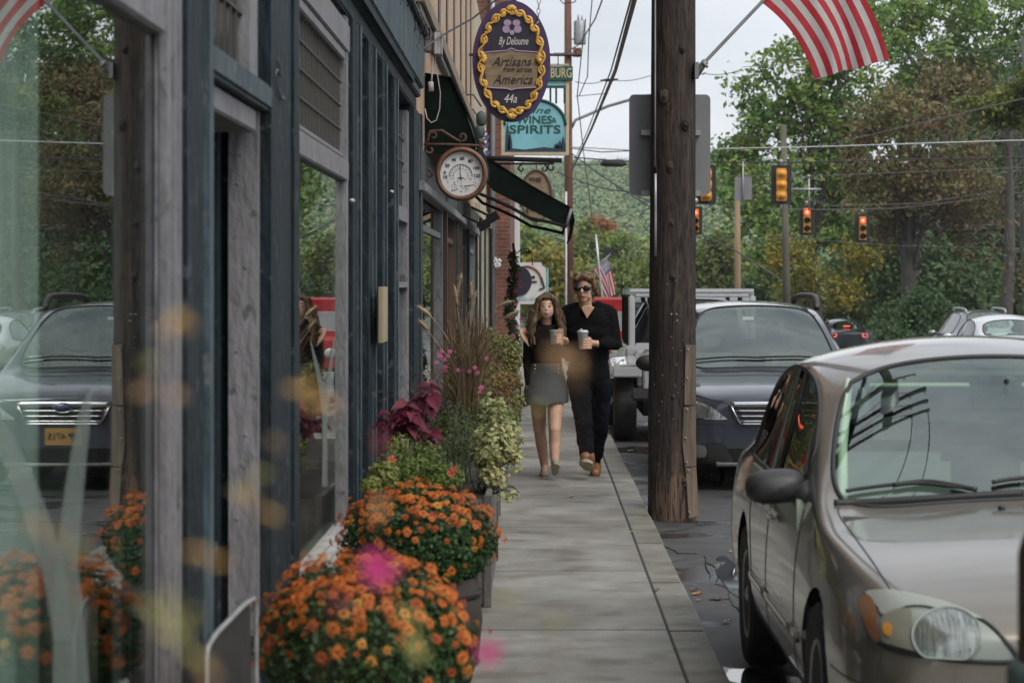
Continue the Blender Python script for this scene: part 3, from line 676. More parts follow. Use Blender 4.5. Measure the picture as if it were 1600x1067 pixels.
def brickmat(name, c1, c2, mortar, scale=1.0):
    m = bpy.data.materials.new(name); m.use_nodes = True; nt = m.node_tree; N = nt.nodes; L = nt.links; b = N['Principled BSDF']; b.inputs['Roughness'].default_value = .85
    g = N.new('ShaderNodeTexCoord'); sep = N.new('ShaderNodeSeparateXYZ'); cb = N.new('ShaderNodeCombineXYZ'); ad = N.new('ShaderNodeMath'); ad.operation = 'ADD'
    L.new(g.outputs['Object'], sep.inputs[0]); L.new(sep.outputs[0], ad.inputs[0]); L.new(sep.outputs[1], ad.inputs[1]); L.new(ad.outputs[0], cb.inputs[0]); L.new(sep.outputs[2], cb.inputs[1])
    t = N.new('ShaderNodeTexBrick'); t.inputs['Scale'].default_value = scale; t.inputs['Brick Width'].default_value = .22; t.inputs['Row Height'].default_value = .075; t.inputs['Mortar Size'].default_value = .008
    t.inputs['Color1'].default_value = (*c1, 1); t.inputs['Color2'].default_value = (*c2, 1); t.inputs['Mortar'].default_value = (*mortar, 1)
    L.new(cb.outputs[0], t.inputs[0]); n = N.new('ShaderNodeTexNoise'); n.inputs['Scale'].default_value = 3; n.inputs['Detail'].default_value = 6; L.new(g.outputs['Object'], n.inputs[0])
    mm = N.new('ShaderNodeMixRGB'); mm.blend_type = 'MULTIPLY'; mm.inputs[0].default_value = .7; L.new(t.outputs[0], mm.inputs[1]); L.new(n.outputs[0], mm.inputs[2]); L.new(mm.outputs[0], b.inputs['Base Color'])
    return m
M_brick = brickmat('red brick', (.30, .10, .065), (.19, .07, .05), (.25, .2, .17))
M_steel = mat('galvanised steel', (.32, .33, .34), .45, .6, var=.1)
M_white = mat('white paint', (.62, .62, .6), .55, var=.08, vs=4)
M_red = mat('red paint', (.32, .03, .03), .4)
bk = empty('brick_building', (-.8, 46, 0), 'tall red brick building with projecting pier behind the hanging signs', 'building')
MB().box(-6, W(797, 0, 46).x, 46, 54, -1, 11).build('wall', M_brick, bk)
mb = MB()
for z in (4.6, 7.4): mb.box(W(800, 0, 46).x - .02, W(800, 0, 46).x + .05, 46, 54, z, z + .12)
mb.build('string_course', M_cream, bk)
dp = MB(); xx = W(770, 0, 45.9).x; dp.tube([(xx, 45.9, -.3), (xx, 45.9, 11)], .05, 10); dp.build('downpipe', M_steel, bk)
cl_ = MB()
for i in range(26):
    p = W(778 + rnd.uniform(-6, 6), 411 + rnd.uniform(-7, 7), 45.85); cl_.ball(p, .03, 0, 6, 4)
cl_.build('wall_lamp', M_white, bk)
wb = empty('white_building', (-.9, 60, 0), 'white building with a deep red stripe past the brick pier', 'building')
MB().box(-6, W(808, 0, 57).x, 57, 66, -1, W(0, 305, 57).z).build('wall', M_white, wb); x0 = W(799, 0, 56.9).x; x1 = W(804, 0, 56.9).x
MB().box(x0, x1, 56.9, 57, .6, W(0, 308, 57).z).build('stripe', M_red, wb)
MB().box(-6.2, W(812, 0, 57).x, 56.8, 66, W(0, 305, 57).z, W(0, 300, 57).z).build('roof', M_dgreen, wb)
# narrow timber building far down the row
MB_ = MB(); MB_.box(-7, -1.3, 68, 84, -1.5, 4.5)
tag(MB_.build('timber_building', M_board), 'low brown building at the far end of the shop row', 'building')
# hanging shop lanterns and bunting under the oval sign
M_lant = mat('verdigris lantern', (.06, .085, .08), .7)
for i, (x, y) in enumerate(((752, 185), (750, 205), (748, 222))):
    p = W(x, y, 31 + i * 2.2); l = MB(); l.lathe([(.0, .10), (.05, .07), (.07, .02), (.06, -.08), (.03, -.10), (0, -.10)], p, 12); l.tube([p + Vector((0, 0, .15)), p + Vector((-.1, 0, .3)), Vector((-.95, p.y, p.z + .3))], .012, 6)
    thing(l, 'wall_lantern', M_lant, ['upper', 'middle', 'lowest'][i] + ' green lantern on the peach wall below the oval sign', 'lantern', 'green lanterns in a row on the peach wall')
M_flags = [mat('bunting ' + n_, c, .8) for n_, c in (('red', (.4, .05, .05)), ('white', (.6, .6, .6)), ('blue', (.06, .1, .3)))]
mb = MB()
for i in range(14):
    p = W(755 + (i % 3) * 3 + rnd.uniform(-1, 1), 208 + i * 4, 40); mb.add([p + Vector((-.05, 0, .04)), p + Vector((.05, 0, .04)), p + Vector((0, 0, -.06)), p + Vector((0, .01, 0))], [(0, 1, 2), (0, 3, 1), (1, 3, 2), (2, 3, 0)], i % 3)
mb.tube([W(758, 200, 40.02), W(760, 266, 40.02)], .006, 5, 1)
thing(mb, 'bunting', M_flags, 'string of red white and blue bunting beside the brick', 'bunting')
# ================================================================== signs, thermometer, poles, wires, signals, flags
M_purple = mat('purple paint', (.055, .03, .10), .45, var=.15, vs=6)
M_plum = mat('dark plum paint', (.022, .018, .035), .4)
M_lilac = mat('lilac paint', (.38, .27, .42), .5)
M_gold = mat('gold paint', (.62, .36, .07), .42, .15, var=.2, vs=20)
M_tan = mat('tan stained wood', (.22, .16, .10), .6, var=.2, vs=8, stretch=(1, 1, 4))
M_ink = mat('dark lettering', (.02, .016, .012), .6)
M_offw = mat('off white lettering', (.65, .63, .58), .6)
def pxring(cx, cy, rx, ry, n, D, egg=0): 
    return [W(cx + rx * cos(2 * pi * i / n) * (1 + egg * sin(2 * pi * i / n)), cy - ry * sin(2 * pi * i / n), D) for i in range(n)]
# ---- oval sign
D = 22.5; u = D / F; os_ = empty('oval_sign', W(800, 96, D), 'purple oval hanging sign with carved gold scrollwork', 'sign')
MB().prism(pxring(799, 96, 61, 95, 64, D), (0, .05, 0)).build('board', M_purple, os_, bevel=.006)
MB().prism(pxring(799, 97, 48, 80, 64, D - .012), (0, .014, 0)).build('rim', M_lilac, os_)
MB().prism(pxring(799, 97, 45, 77, 64, D - .022), (0, .012, 0)).build('panel', M_plum, os_)
def band(y_up, y_lo, D, halfw):
    top_ = [(x, y_up + (4 if abs(x) < .1 else 0) * -1 + 3 * (1 - abs(x)) * -0) for x in np.linspace(-1, 1, 21)]
    up = []; lo = []
    for t in np.linspace(-1, 1, 25):
        cusp = 4 * math.exp(-(t / .12) ** 2) ; arch = 3 * (1 - t * t)
        yu = y_up + 2 - arch - cusp + 3; yl = y_lo + arch * .6 + cusp * .6 - 2
        hx_u = 45 * sqrt(max(0, 1 - ((yu - 97) / 77) ** 2)); hx_l = 45 * sqrt(max(0, 1 - ((yl - 97) / 77) ** 2))
        up.append((799 + t * hx_u, yu)); lo.append((799 + t * hx_l, yl))
    return up, lo
up, lo = band(78, 139, D, 45)
MB().prism([W(x, y, D - .030) for x, y in up + lo[::-1]], (0, .008, 0)).build('name_band', M_tan, os_)
mb = MB(); mb.tube([W(x, y, D - .032) for x, y in up], .006, 6); mb.tube([W(x, y, D - .032) for x, y in lo], .006, 6); mb.build('band_edge', M_lilac, os_)
text('By Deloume', W(802, 65, D - .026), 13 * u * 1.35, M_offw, 'lettering', os_, width=46 * u, shear=.35)
text('Artisans', W(799, 97, D - .034), 16 * u * 1.3, M_ink, 'lettering', os_, width=62 * u, shear=.4)
text('from across', W(808, 109, D - .034), 9 * u * 1.3, M_ink, 'lettering', os_, width=46 * u, shear=.4)
text('America', W(801, 125, D - .034), 16 * u * 1.3, M_ink, 'lettering', os_, width=62 * u, shear=.4)
text('44a', W(797, 155, D - .026), 15 * u * 1.3, M_offw, 'lettering', os_, width=20 * u, shear=.3)
fl = MB(); c0 = (800, 42)
mb = MB()
for (x, y, rx, ry) in ((793, 36, 6, 5), (807, 36, 6, 5), (791, 46, 6, 6), (809, 46, 6, 6), (800, 51, 4, 4)):
    mb.prism(pxring(x, y, rx, ry, 16, D - .03), (0, .008, 0))
mb.build('flower', M_lilac, os_); MB().prism(pxring(800, 42, 4, 4, 12, D - .034), (0, .006, 0)).build('flower_centre', M_plum, os_)
sc_ = MB()
def curl(cx, cy, r, a0, turn, D, w=.011, n=18):
    pts = []
    for i in range(n):
        t = i / (n - 1); a = a0 + turn * t; rr = r * (1 - .8 * t); pts.append(W(cx + rr * cos(a), cy - rr * sin(a), D - .035))
    sc_.tube(pts, [w * (1.15 - .5 * i / n) for i in range(n)], 6)
for i in range(22):
    a = 2 * pi * i / 22 + pi / 2; s_ = 1 if i % 2 else -1
    ex, ey = 799 + 49 * cos(a), 97 - 80 * sin(a); curl(ex, ey, 7.5, a + s_ * pi / 2, s_ * 5.2, D); curl(ex + 2 * cos(a), ey - 2 * sin(a), 5, a - s_ * pi / 2, -s_ * 4.6, D, .009)
    a2 = a + pi / 22; pts = []
    for j in range(9):
        t = (j / 8 - .5); aa = a2 + t * .42; w_ = 3.5 * sin(t * 2 * pi) ; pts.append(W(799 + (49 + w_) * cos(aa), 97 - (80 + w_) * sin(aa), D - .035))
    sc_.tube(pts, .015, 6, flat=.8)
for ex, ey in ((799, 17), (799, 178), (752, 92), (846, 92)):
    for j in range(5):
        a = (j - 2) * .5 + (pi / 2 if ey < 50 else -pi / 2 if ey > 150 else (0 if ex < 799 else pi)); sc_.tube([W(ex, ey, D - .04), W(ex + 9 * cos(a), ey - 9 * sin(a), D - .04)], [.012, .016], 6)
sc_.build('scrollwork', M_gold, os_)
ch = MB()
for i in range(7):
    cx_, cy_ = 843 - i * .3, -22 + i * 8; a = i % 2
    ring = [W(cx_ + (2.6 * cos(t) if a else .6 * cos(t)), cy_ - 4.6 * sin(t), D + (.0 if a else .012 * cos(t))) for t in np.linspace(0, 2 * pi, 12, endpoint=False)]
    ch.tube(ring, .004, 5, closed=True)
ch.tube([W(842, 34, D - .0), W(836, 40, D)], .006, 5); ch.build('chain', M_steel, os_)
bt = MB(); bt.tube([Vector((-1.0, D, W(0, -40, D).z)), W(870, -30, D)], .02, 8); bt.build('bracket_arm', M_black, os_)
# cables crossing the front of the sign and tying it to the wall
# ---- thermometer on scrolled bracket
D = 20.5; u = D / F
tm = empty('thermometer', W(721, 272, D), 'round copper rimmed outdoor thermometer on scrolled iron bracket', 'thermometer')
M_copper = mat('copper brown rim', (.16, .075, .042), .5, .15, var=.2, vs=12)
rp = [(r * u, h) for r, h in ((41, .05), (42, .02), (41.5, -.02), (39, -.045), (35.5, -.045), (34, -.02), (33.5, .0))]
mb = MB(); c = W(721, 272, D); mb.lathe([(r, h) for r, h in rp], c, 56, 0, 'y', sx=.98, sy=1.02); mb.build('rim', M_copper, tm)
M_face = mat('thermometer face', (.66, .66, .66), .4, var=.05, vs=20)
MB().prism(pxring(721, 272, 33.5, 34.5, 56, D - .005), (0, .02, 0)).build('face', M_face, tm)
tk = MB()
def arc(cx, cy, r, a0, a1, D, w, n=30): tk.tube([W(cx + r * cos(radians(a0 + (a1 - a0) * i / n)), cy - r * sin(radians(a0 + (a1 - a0) * i / n)), D) for i in range(n + 1)], w, 5)
arc(720, 275, 18, -5, 185, D - .008, .0022)
for i in range(13):
    a = radians(-15 + 210 * i / 12); 
    for r0, r1 in ((15, 16.5), (11, 12.5)):
        tk.tube([W(720 + r0 * cos(a), 275 - r0 * sin(a), D - .008), W(720 + r1 * cos(a), 275 - r1 * sin(a), D - .008)], .0025, 5)
tk.tube([W(720, 279, D - .01), W(718.5, 259, D - .01)], .0022, 5); tk.tube([W(715, 278, D - .01), W(725, 278, D - .01)], .0028, 5); tk.tube([W(720, 274, D - .01), W(720.5, 282, D - .01)], .0028, 5)
for i in range(46):
    x = 699 + rnd.uniform(0, 44); y = 279 + rnd.uniform(0, 22)
    if hypot(x - 721, y - 272) < 30: tk.tube([W(x, y, D - .008), W(x + rnd.uniform(1, 2), y + rnd.uniform(-.5, .5), D - .008)], .002, 4)
tk.tube([W(725, 291, D - .008), W(740, 289, D - .008)], .002, 4); tk.tube([W(705, 298, D - .008), W(713, 297, D - .008)], .002, 4)
tk.build('scale', M_ink, tm)
for n_, x, y in (('0', 695, 270), ('10', 695.5, 277), ('20', 699, 259), ('40', 709, 250), ('60', 722, 248), ('80', 735, 252), ('100', 744, 263), ('120', 745, 275)):
    text(n_, W(x, y, D - .008), 7 * u, M_ink, 'numeral', tm, ext=.001, bold=.001)
M_rust = mat('rusty iron', (.09, .05, .035), .8, .2, var=.3, vs=20)
sb = MB()
def curlT(mb_, cx, cy, r, a0, turn, D, w=.011, n=22):
    pts = [W(cx + r * (1 - .8 * i / (n - 1)) * cos(a0 + turn * i / (n - 1)), cy - r * (1 - .8 * i / (n - 1)) * sin(a0 + turn * i / (n - 1)), D) for i in range(n)]
    mb_.tube(pts, w, 6)
sb.tube([W(662, 226, D), W(700, 226, D), W(752, 228, D)], .012, 8); sb.tube([W(664, 236, D), W(673, 205, D), W(690, 204, D), (W(712, 218, D)), W(720, 222, D)], .012, 8)
curlT(sb, 722, 214, 7, -1.6, 6, D); curlT(sb, 754, 226, 6, -1.4, -5.5, D); curlT(sb, 672, 234, 9, 1.6, 6, D); curlT(sb, 677, 213, 8, 3.4, -6, D); curlT(sb, 669, 272, 7, 1.5, -6, D)
for x in (712, 731): sb.tube([W(x, 226, D), W(x, 233, D)], .008, 6)
sb.build('bracket', M_rust, tm)
# ---- wines and spirits sign
D = 34.0; u = D / F
ws = empty('hanging_sign', W(838, 172, D), 'teal and cream rectangular shop sign reading WINES and SPIRITS', 'sign')
M_teal = mat('sign teal field', (.20, .48, .56), .5, var=.12, vs=3); M_sgreen = mat('sign green', (.015, .085, .062), .5); M_scream = mat('sign cream frame', (.52, .44, .29), .55, var=.1, vs=8)
M_lteal = mat('sign light teal', (.28, .58, .64), .5, var=.1, vs=4)
def rectpx(mb, x0, x1, y0, y1, D, th, m=0): a = W(x0, y0, D); b_ = W(x1, y1, D); mb.box(a.x, b_.x, D, D + th, a.z, b_.z, m); return mb
mb = MB(); rectpx(mb, 783, 788, 103, 243, D, .06); rectpx(mb, 884, 889, 103, 243, D, .06); rectpx(mb, 788, 884, 238, 243, D, .06); rectpx(mb, 783, 889, 100, 103, D, .06); mb.build('frame', M_scream, ws, bevel=.004)
rectpx(MB(), 781, 895, 104, 126, D - .03, .09).build('name_board', M_sgreen, ws, bevel=.004)
text('BURG', W(877, 115, D - .034), 21 * u, M_scream, 'lettering', ws, width=33 * u, bold=.003)
# panel with arched top
arch = [(788, 238)] + [(788, 196)] + [(836 - 48 * cos(t), 196 - 40 * sin(t)) for t in np.linspace(0, pi, 24)] + [(884, 238)]
MB().prism([W(x, y, D + .015) for x, y in arch], (0, .03, 0)).build('panel', M_teal, ws)
ae = MB(); ae.tube([W(836 - 48 * cos(t), 196 - 40 * sin(t), D + .012) for t in np.linspace(0, pi, 24)], .022, 6); rectpx(ae, 788, 884, 126, 134, D + .01, .04, 1); rectpx(ae, 788, 884, 134, 138, D + .01, .04)
for x in (804, 836, 860, 869, 882): rectpx(ae, x - 1.6, x + 1.6, 136, 162, D + .011, .03)
rectpx(ae, 788, 884, 128, 133, D + .009, .04, 1); ae.build('arch_rail', [M_sgreen, M_lteal], ws)
text('Fine', W(839, 173, D + .01), 15 * u, M_sgreen, 'lettering', ws, width=40 * u, shear=.4)
text('WINES', W(835, 188, D + .01), 17 * u, M_sgreen, 'lettering', ws, width=56 * u, bold=.003)
text('&', W(866, 188, D + .01), 11 * u, M_sgreen, 'lettering', ws, width=7 * u)
text('SPIRITS', W(836, 203, D + .01), 18 * u, M_sgreen, 'lettering', ws, width=80 * u, bold=.003)
M_tree = mat('painted scene', (.02, .05, .07), .6)
mb = MB()
for bx, h, s_ in ((793, 46, 1), (797, 30, 1), (880, 24, -1), (875, 18, -1), (868, 12, -1), (871, 14, -1)):
    mb.prism([W(bx + rr, yy_, D + .009) for rr, yy_ in ((-4, 237), (-3, 237 - h * .5), (-1.5, 237 - h * .85), (0, 237 - h), (1.5, 237 - h * .8), (3.2, 237 - h * .5), (4, 237))], (0, .004, 0))
mb.prism([W(x, y, D + .008) for x, y in ((789, 237), (800, 232), (820, 234), (850, 230), (883, 234), (883, 237.5), (789, 237.5))], (0, .004, 0)); mb.build('painted_scene', M_tree, ws)
mb = MB(); mb.tube([Vector((-.98, D, W(0, 86, D).z)), W(908, 86, D)], .02, 8); mb.tube([W(800, 86, D), W(800, 101, D)], .008, 5); mb.tube([W(872, 86, D), W(872, 101, D)], .008, 5); curlT(mb, 903, 82, 5, 0, 6, D, .012); mb.build('bracket_arm', M_brown, ws)
# ---- small oval wood sign behind awning
D = 43.0; u = D / F
so = empty('round_sign', W(838, 305, D), 'tan oval wooden sign hanging behind the long awning', 'sign')
MB().prism(pxring(838, 306, 25, 41, 40, D), (0, .06, 0)).build('board', M_tan, so, bevel=.006); mb = MB(); mb.tube(pxring(838, 306, 24, 40, 40, D - .01), .025, 6, closed=True); mb.build('rim', mat('sign rim', (.10, .07, .045), .6), so)
text('THE', W(836, 281, D - .02), 8 * u, M_ink, 'lettering', so, width=20 * u, bold=.004)
mb = MB(); 
for k in range(3): curlT(mb, 826 + 11 * k, 330 - 4 * (k % 2), 6, k, 5, D - .02, .01)
mb.tube([W(838, 266, D), W(838, 256, D)], .01, 5); mb.tube([Vector((-1.0, D, W(0, 256, D).z)), W(866, 256, D)], .02, 6); curlT(mb, 862, 262, 7, 1.5, 6, D, .014); curlT(mb, 850, 264, 6, 1.5, -6, D, .014); curlT(mb, 815, 264, 6, 1.5, 6, D, .014); mb.build('bracket', M_black, so)
# ---- white notice sign with black disc
D = 50.0; u = D / F
na = empty('shop_board', W(830, 443, D), 'white and teal shop board with black disc and pink flower', 'sign')
mb = MB(); mb.prism([W(x, y, D) for x, y in ((803, 475), (812, 410), (846, 410), (847, 415), (853, 419), (854, 475))], (0, .06, 0)); mb.build('board', M_white, na)
rectpx(MB(), 854.2, 857, 419, 475, D - .01, .08).build('edge', M_teal, na)
M_pink = mat('pink petals', (.55, .12, .24), .6, var=.25, vs=30)
MB().prism(pxring(811, 439, 20, 23, 32, D - .04), (0, .04, 0)).build('disc', M_plum, na)
mb = MB(); mb.tube(pxring(823, 442, 24, 26, 40, D - .015)[0:16] , .02, 5); mb.build('wreath', mat('brown wreath line', (.3, .13, .08), .7), na)
mb = MB(); rectpx(mb, 829, 839, 439, 441.5, D - .02, .02); rectpx(mb, 831, 836, 431, 435, D - .02, .02); mb.tube([W(846, 433, D - .02), W(851, 450, D - .02), W(843, 452, D - .02)], .018, 5); mb.build('lettering', M_ink, na)
text('845-05', W(824, 467, D - .02), 8 * u, M_teal, 'lettering', na, width=26 * u)
mb = MB(); mb.tube([W(806, 475, D + .03), W(806, 520, D + .03)], .04, 6); mb.tube([W(850, 475, D + .03), W(850, 520, D + .03)], .04, 6); mb.build('post', M_white, na)

# ---- big weathered pole in front
M_pole = bpy.data.materials.new('creosoted wood'); M_pole.use_nodes = True
nt = M_pole.node_tree; N = nt.nodes; L = nt.links; b = N['Principled BSDF']; b.inputs['Roughness'].default_value = .8
tc = N.new('ShaderNodeTexCoord'); outs = []
for stv, s0, p0, p1, c0, c1 in (((1, 1, .09), 20, .32, .68, (.016, .012, .010), (.078, .052, .038)), ((1, 1, .13), 55, .40, .52, (.12, .12, .12), (1, 1, 1)), ((1, 1, .5), 2.2, .3, .7, (.5, .47, .45), (1.15, 1.1, 1.05))):
    mp = N.new('ShaderNodeMapping'); mp.inputs['Scale'].default_value = stv; L.new(tc.outputs['Object'], mp.inputs[0])
    n = N.new('ShaderNodeTexNoise'); n.inputs['Scale'].default_value = s0; n.inputs['Detail'].default_value = 6; n.inputs['Roughness'].default_value = .62; L.new(mp.outputs[0], n.inputs[0])
    r = N.new('ShaderNodeValToRGB'); r.color_ramp.elements[0].position = p0; r.color_ramp.elements[1].position = p1; r.color_ramp.elements[0].color = (*c0, 1); r.color_ramp.elements[1].color = (*c1, 1); L.new(n.outputs[0], r.inputs[0]); outs.append((r.outputs[0], n.outputs[0]))
m1 = N.new('ShaderNodeMixRGB'); m1.blend_type = 'MULTIPLY'; m1.inputs[0].default_value = 1; L.new(outs[0][0], m1.inputs[1]); L.new(outs[1][0], m1.inputs[2])
m2 = N.new('ShaderNodeMixRGB'); m2.blend_type = 'MULTIPLY'; m2.inputs[0].default_value = 1; L.new(m1.outputs[0], m2.inputs[1]); L.new(outs[2][0], m2.inputs[2])
vo = N.new('ShaderNodeTexVoronoi'); vo.inputs['Scale'].default_value = 1.6; mpv = N.new('ShaderNodeMapping'); mpv.inputs['Scale'].default_value = (2.2, 2.2, 1.1); L.new(tc.outputs['Object'], mpv.inputs[0]); L.new(mpv.outputs[0], vo.inputs[0])
rv = N.new('ShaderNodeValToRGB'); rv.color_ramp.elements[0].position = .03; rv.color_ramp.elements[1].position = .075; rv.color_ramp.elements[0].color = (.08, .07, .06, 1); rv.color_ramp.elements[1].color = (1, 1, 1, 1); L.new(vo.outputs[0], rv.inputs[0])
m3 = N.new('ShaderNodeMixRGB'); m3.blend_type = 'MULTIPLY'; m3.inputs[0].default_value = 1; L.new(m2.outputs[0], m3.inputs[1]); L.new(rv.outputs[0], m3.inputs[2]); 
# weathered grey-tan foot
sepz = N.new('ShaderNodeSeparateXYZ'); L.new(tc.outputs['Object'], sepz.inputs[0]); nf = N.new('ShaderNodeTexNoise'); nf.inputs['Scale'].default_value = 4; L.new(tc.outputs['Object'], nf.inputs[0])
fm = N.new('ShaderNodeMath'); fm.operation = 'MULTIPLY_ADD'; fm.inputs[1].default_value = .9; L.new(nf.outputs[0], fm.inputs[0]); L.new(sepz.outputs[2], fm.inputs[2])
fr = N.new('ShaderNodeValToRGB'); fr.color_ramp.elements[0].position = .62; fr.color_ramp.elements[1].position = 1.0; fr.color_ramp.elements[0].color = (2.4, 2.3, 2.2, 1); fr.color_ramp.elements[1].color = (1, 1, 1, 1); L.new(fm.outputs[0], fr.inputs[0])
m4 = N.new('ShaderNodeMixRGB'); m4.blend_type = 'MULTIPLY'; m4.inputs[0].default_value = 1; L.new(m3.outputs[0], m4.inputs[1]); L.new(fr.outputs[0], m4.inputs[2]); L.new(m4.outputs[0], b.inputs['Base Color'])
bp = N.new('ShaderNodeBump'); bp.inputs['Strength'].default_value = 1; bp.inputs['Distance'].default_value = .012; L.new(outs[1][1], bp.inputs['Height']); L.new(bp.outputs[0], b.inputs['Normal'])
M_scrap = mat('bare grey timber', (.16, .12, .09), .85, var=.35, vs=14, bump=.6, bs=30, stretch=(1, 1, .12))
DP = 17.8
up_ = empty('utility_pole', (W(1050, 0, DP).x, DP, -.1), 'thick dark weathered utility pole beside the kerb', 'utility pole')
px_ = W(1050, 0, DP).x
mb = MB(); prof = []; n = 48
zs = list(np.linspace(-.2, 4.2, 60)) + list(np.linspace(4.4, 15.6, 22)); vs = []
for z in zs:
    xl = 1013 + 2 * (z / 4); xr = 1089 - 3 * (z / 4); r0 = .178 - .0045 * z
    for j in range(n):
        w_ = 2 * pi * j / n; rr = r0 * (1 + .025 * noise.noise(Vector((cos(w_) * 4, sin(w_) * 4, z * .35))) + .012 * noise.noise(Vector((cos(w_) * 14, sin(w_) * 14, z * .8))))
        vs.append((px_ + .003 * z + rr * cos(w_), DP + rr * sin(w_), z))
mb.add(vs, [(i * n + j, i * n + (j + 1) % n, (i + 1) * n + (j + 1) % n, (i + 1) * n + j) for i in range(len(zs) - 1) for j in range(n)], 0, True)
mb.build('shaft', M_pole, up_)
kn = MB()
for x, y, r in ((1066, 76, .03), (1038, 151, .045), (1071, 195, .035), (1048, 262, .04), (1050, 349, .03), (1052, 432, .045), (1052, 620, .05), (1070, 752, .04)):
    p = W(x, y, DP - .168); kn.ball(p + Vector((0, .012, 0)), (r * .85, .02, r * 1.3), 0, 12, 8); kn.ball(p + Vector((0, -.004, 0)), (r * .38, .012, r * .42), 1, 10, 6)
kn.build('knot', [M_pole, M_dark], up_)
ck_ = MB()
for i in range(34):
    a = radians(rnd.uniform(-165, -15)); z0 = rnd.uniform(.1, 3.9); L_ = rnd.uniform(.15, .9); q_ = []
    for t in np.linspace(0, 1, 9):
        z = z0 + L_ * t; a2_ = a + .03 * sin(t * 9 + i); r_ = .178 - .0045 * z; rr = r_ * (1 + .025 * noise.noise(Vector((cos(a2_) * 4, sin(a2_) * 4, z * .35))) + .012 * noise.noise(Vector((cos(a2_) * 14, sin(a2_) * 14, z * .8)))) + .0005; q_.append((px_ + .003 * z + rr * cos(a2_), DP + rr * sin(a2_), z))
    ck_.tube(q_, [.0005] + [rnd.uniform(.0015, .004)] * 7 + [.0005], 4, cap=False)
ck_.build('drying_crack', M_dark, up_)
pq = MB()
def plank(pts, D, th=.03):
    pq.prism([W(x, y, D) for x, y in pts], (0, th, 0))
plank([(1071, 539), (1087, 539), (1087, 633), (1069, 633)], DP - .17); plank([(1068, 636), (1087, 634), (1088, 728), (1070, 730), (1066, 690)], DP - .175); plank([(1071, 731), (1088, 730), (1093, 806), (1076, 810)], DP - .18)
pq.build('timber_batten', M_scrap, up_, bevel=.003)
nl = MB()
for x, y in ((1075, 546), (1074, 591), (1074, 640), (1071, 684), (1073, 722), (1076, 735), (1077, 800), (1057, 491), (1049, 491), (1058, 501)): nl.ball(W(x, y, DP - .187), .008, 0, 8, 5)
for i in range(26): 
    x = rnd.uniform(1022, 1080); nl.ball(W(x, rnd.uniform(400, 740), DP - .18 * sqrt(max(.02, 1 - ((x - 1050) / 37.5) ** 2)) - .004), .004, 0, 6, 4)
nl.build('nail_head', M_steel, up_)
cd = MB(); x_ = W(1020, 0, DP).x; cd.tube([(x_ + .01, DP - .148, z) for z in np.linspace(2.5, 9, 12)] , .008, 6); cd.tube([(x_ + .012, DP - .15, z) for z in np.linspace(1.85, 2.45, 4)], .012, 6); cd.build('ground_wire', M_steel, up_)
# crossarms high on the pole, with insulators (seen in the windscreens below)
M_arm = mat('crossarm wood', (.09, .07, .055), .8, var=.25, vs=6)
M_por = mat('porcelain insulator', (.25, .2, .16), .3)
ca = []
for z, hw in ((15.2, 1.3), (14.4, 1.25), (13.6, 1.2), (12.5, .9)):
    c = MB(); c.box(px_ - hw, px_ + hw, DP - .28, DP - .16, z - .06, z + .06); c.tube([(px_ - hw * .6, DP - .2, z), (px_, DP - .18, z - .55)], .015, 5); c.tube([(px_ + hw * .6, DP - .2, z), (px_, DP - .18, z - .55)], .015, 5)
    co_ = c.build('crossarm', M_arm, up_, bevel=.01)
    i_ = MB()
    for k in (-.95, -.55, .55, .95): i_.lathe([(0, .2), (.03, .18), (.04, .12), (.025, .1), (.045, .06), (.02, .0)], (px_ + hw * k, DP - .22, z + .06), 10)
    i_.build('insulator', M_por, co_)
tr_ = MB(); tr_.lathe([(0, -.5), (.2, -.5), (.22, -.46), (.22, .4), (.2, .45), (0, .47)], (px_ + .1, DP - .5, 12.9), 20); tr_.build('transformer', M_steel, up_)
# sign fixed to the far side of the pole, seen from the back
M_alu = mat('dull aluminium', (.20, .20, .205), .5, .35, var=.08, vs=3)
bs_ = empty('road_sign', (px_, DP + .25, 2.4), 'grey back of rounded metal road sign fixed behind the weathered pole', 'road sign')
def rrect(x0, x1, y0, y1, r, n=6):
    o = []
    for cx_, cy_, a0 in ((x1 - r, y0 + r, 0), (x0 + r, y0 + r, 90), (x0 + r, y1 - r, 180), (x1 - r, y1 - r, 270)):
        for i in range(n + 1): a = radians(a0 + 90 * i / n); o.append((cx_ + r * cos(a), cy_ - r * sin(a)))
    return o
MB().prism([W(x, y, DP + .26) for x, y in rrect(983, 1110, 148, 305, 8)], (0, .004, 0)).build('plate', M_alu, bs_)
MB().prism([W(x, y, DP + .2655) for x, y in rrect(985, 1108, 150, 303, 7)], (0, .002, 0)).build('face', M_white, bs_)
MB().box(px_ - .22, px_ + .22, DP + .17, DP + .258, 2.75, 2.79).box(px_ - .22, px_ + .22, DP + .17, DP + .258, 2.3, 2.34).build('bracket', M_steel, bs_)

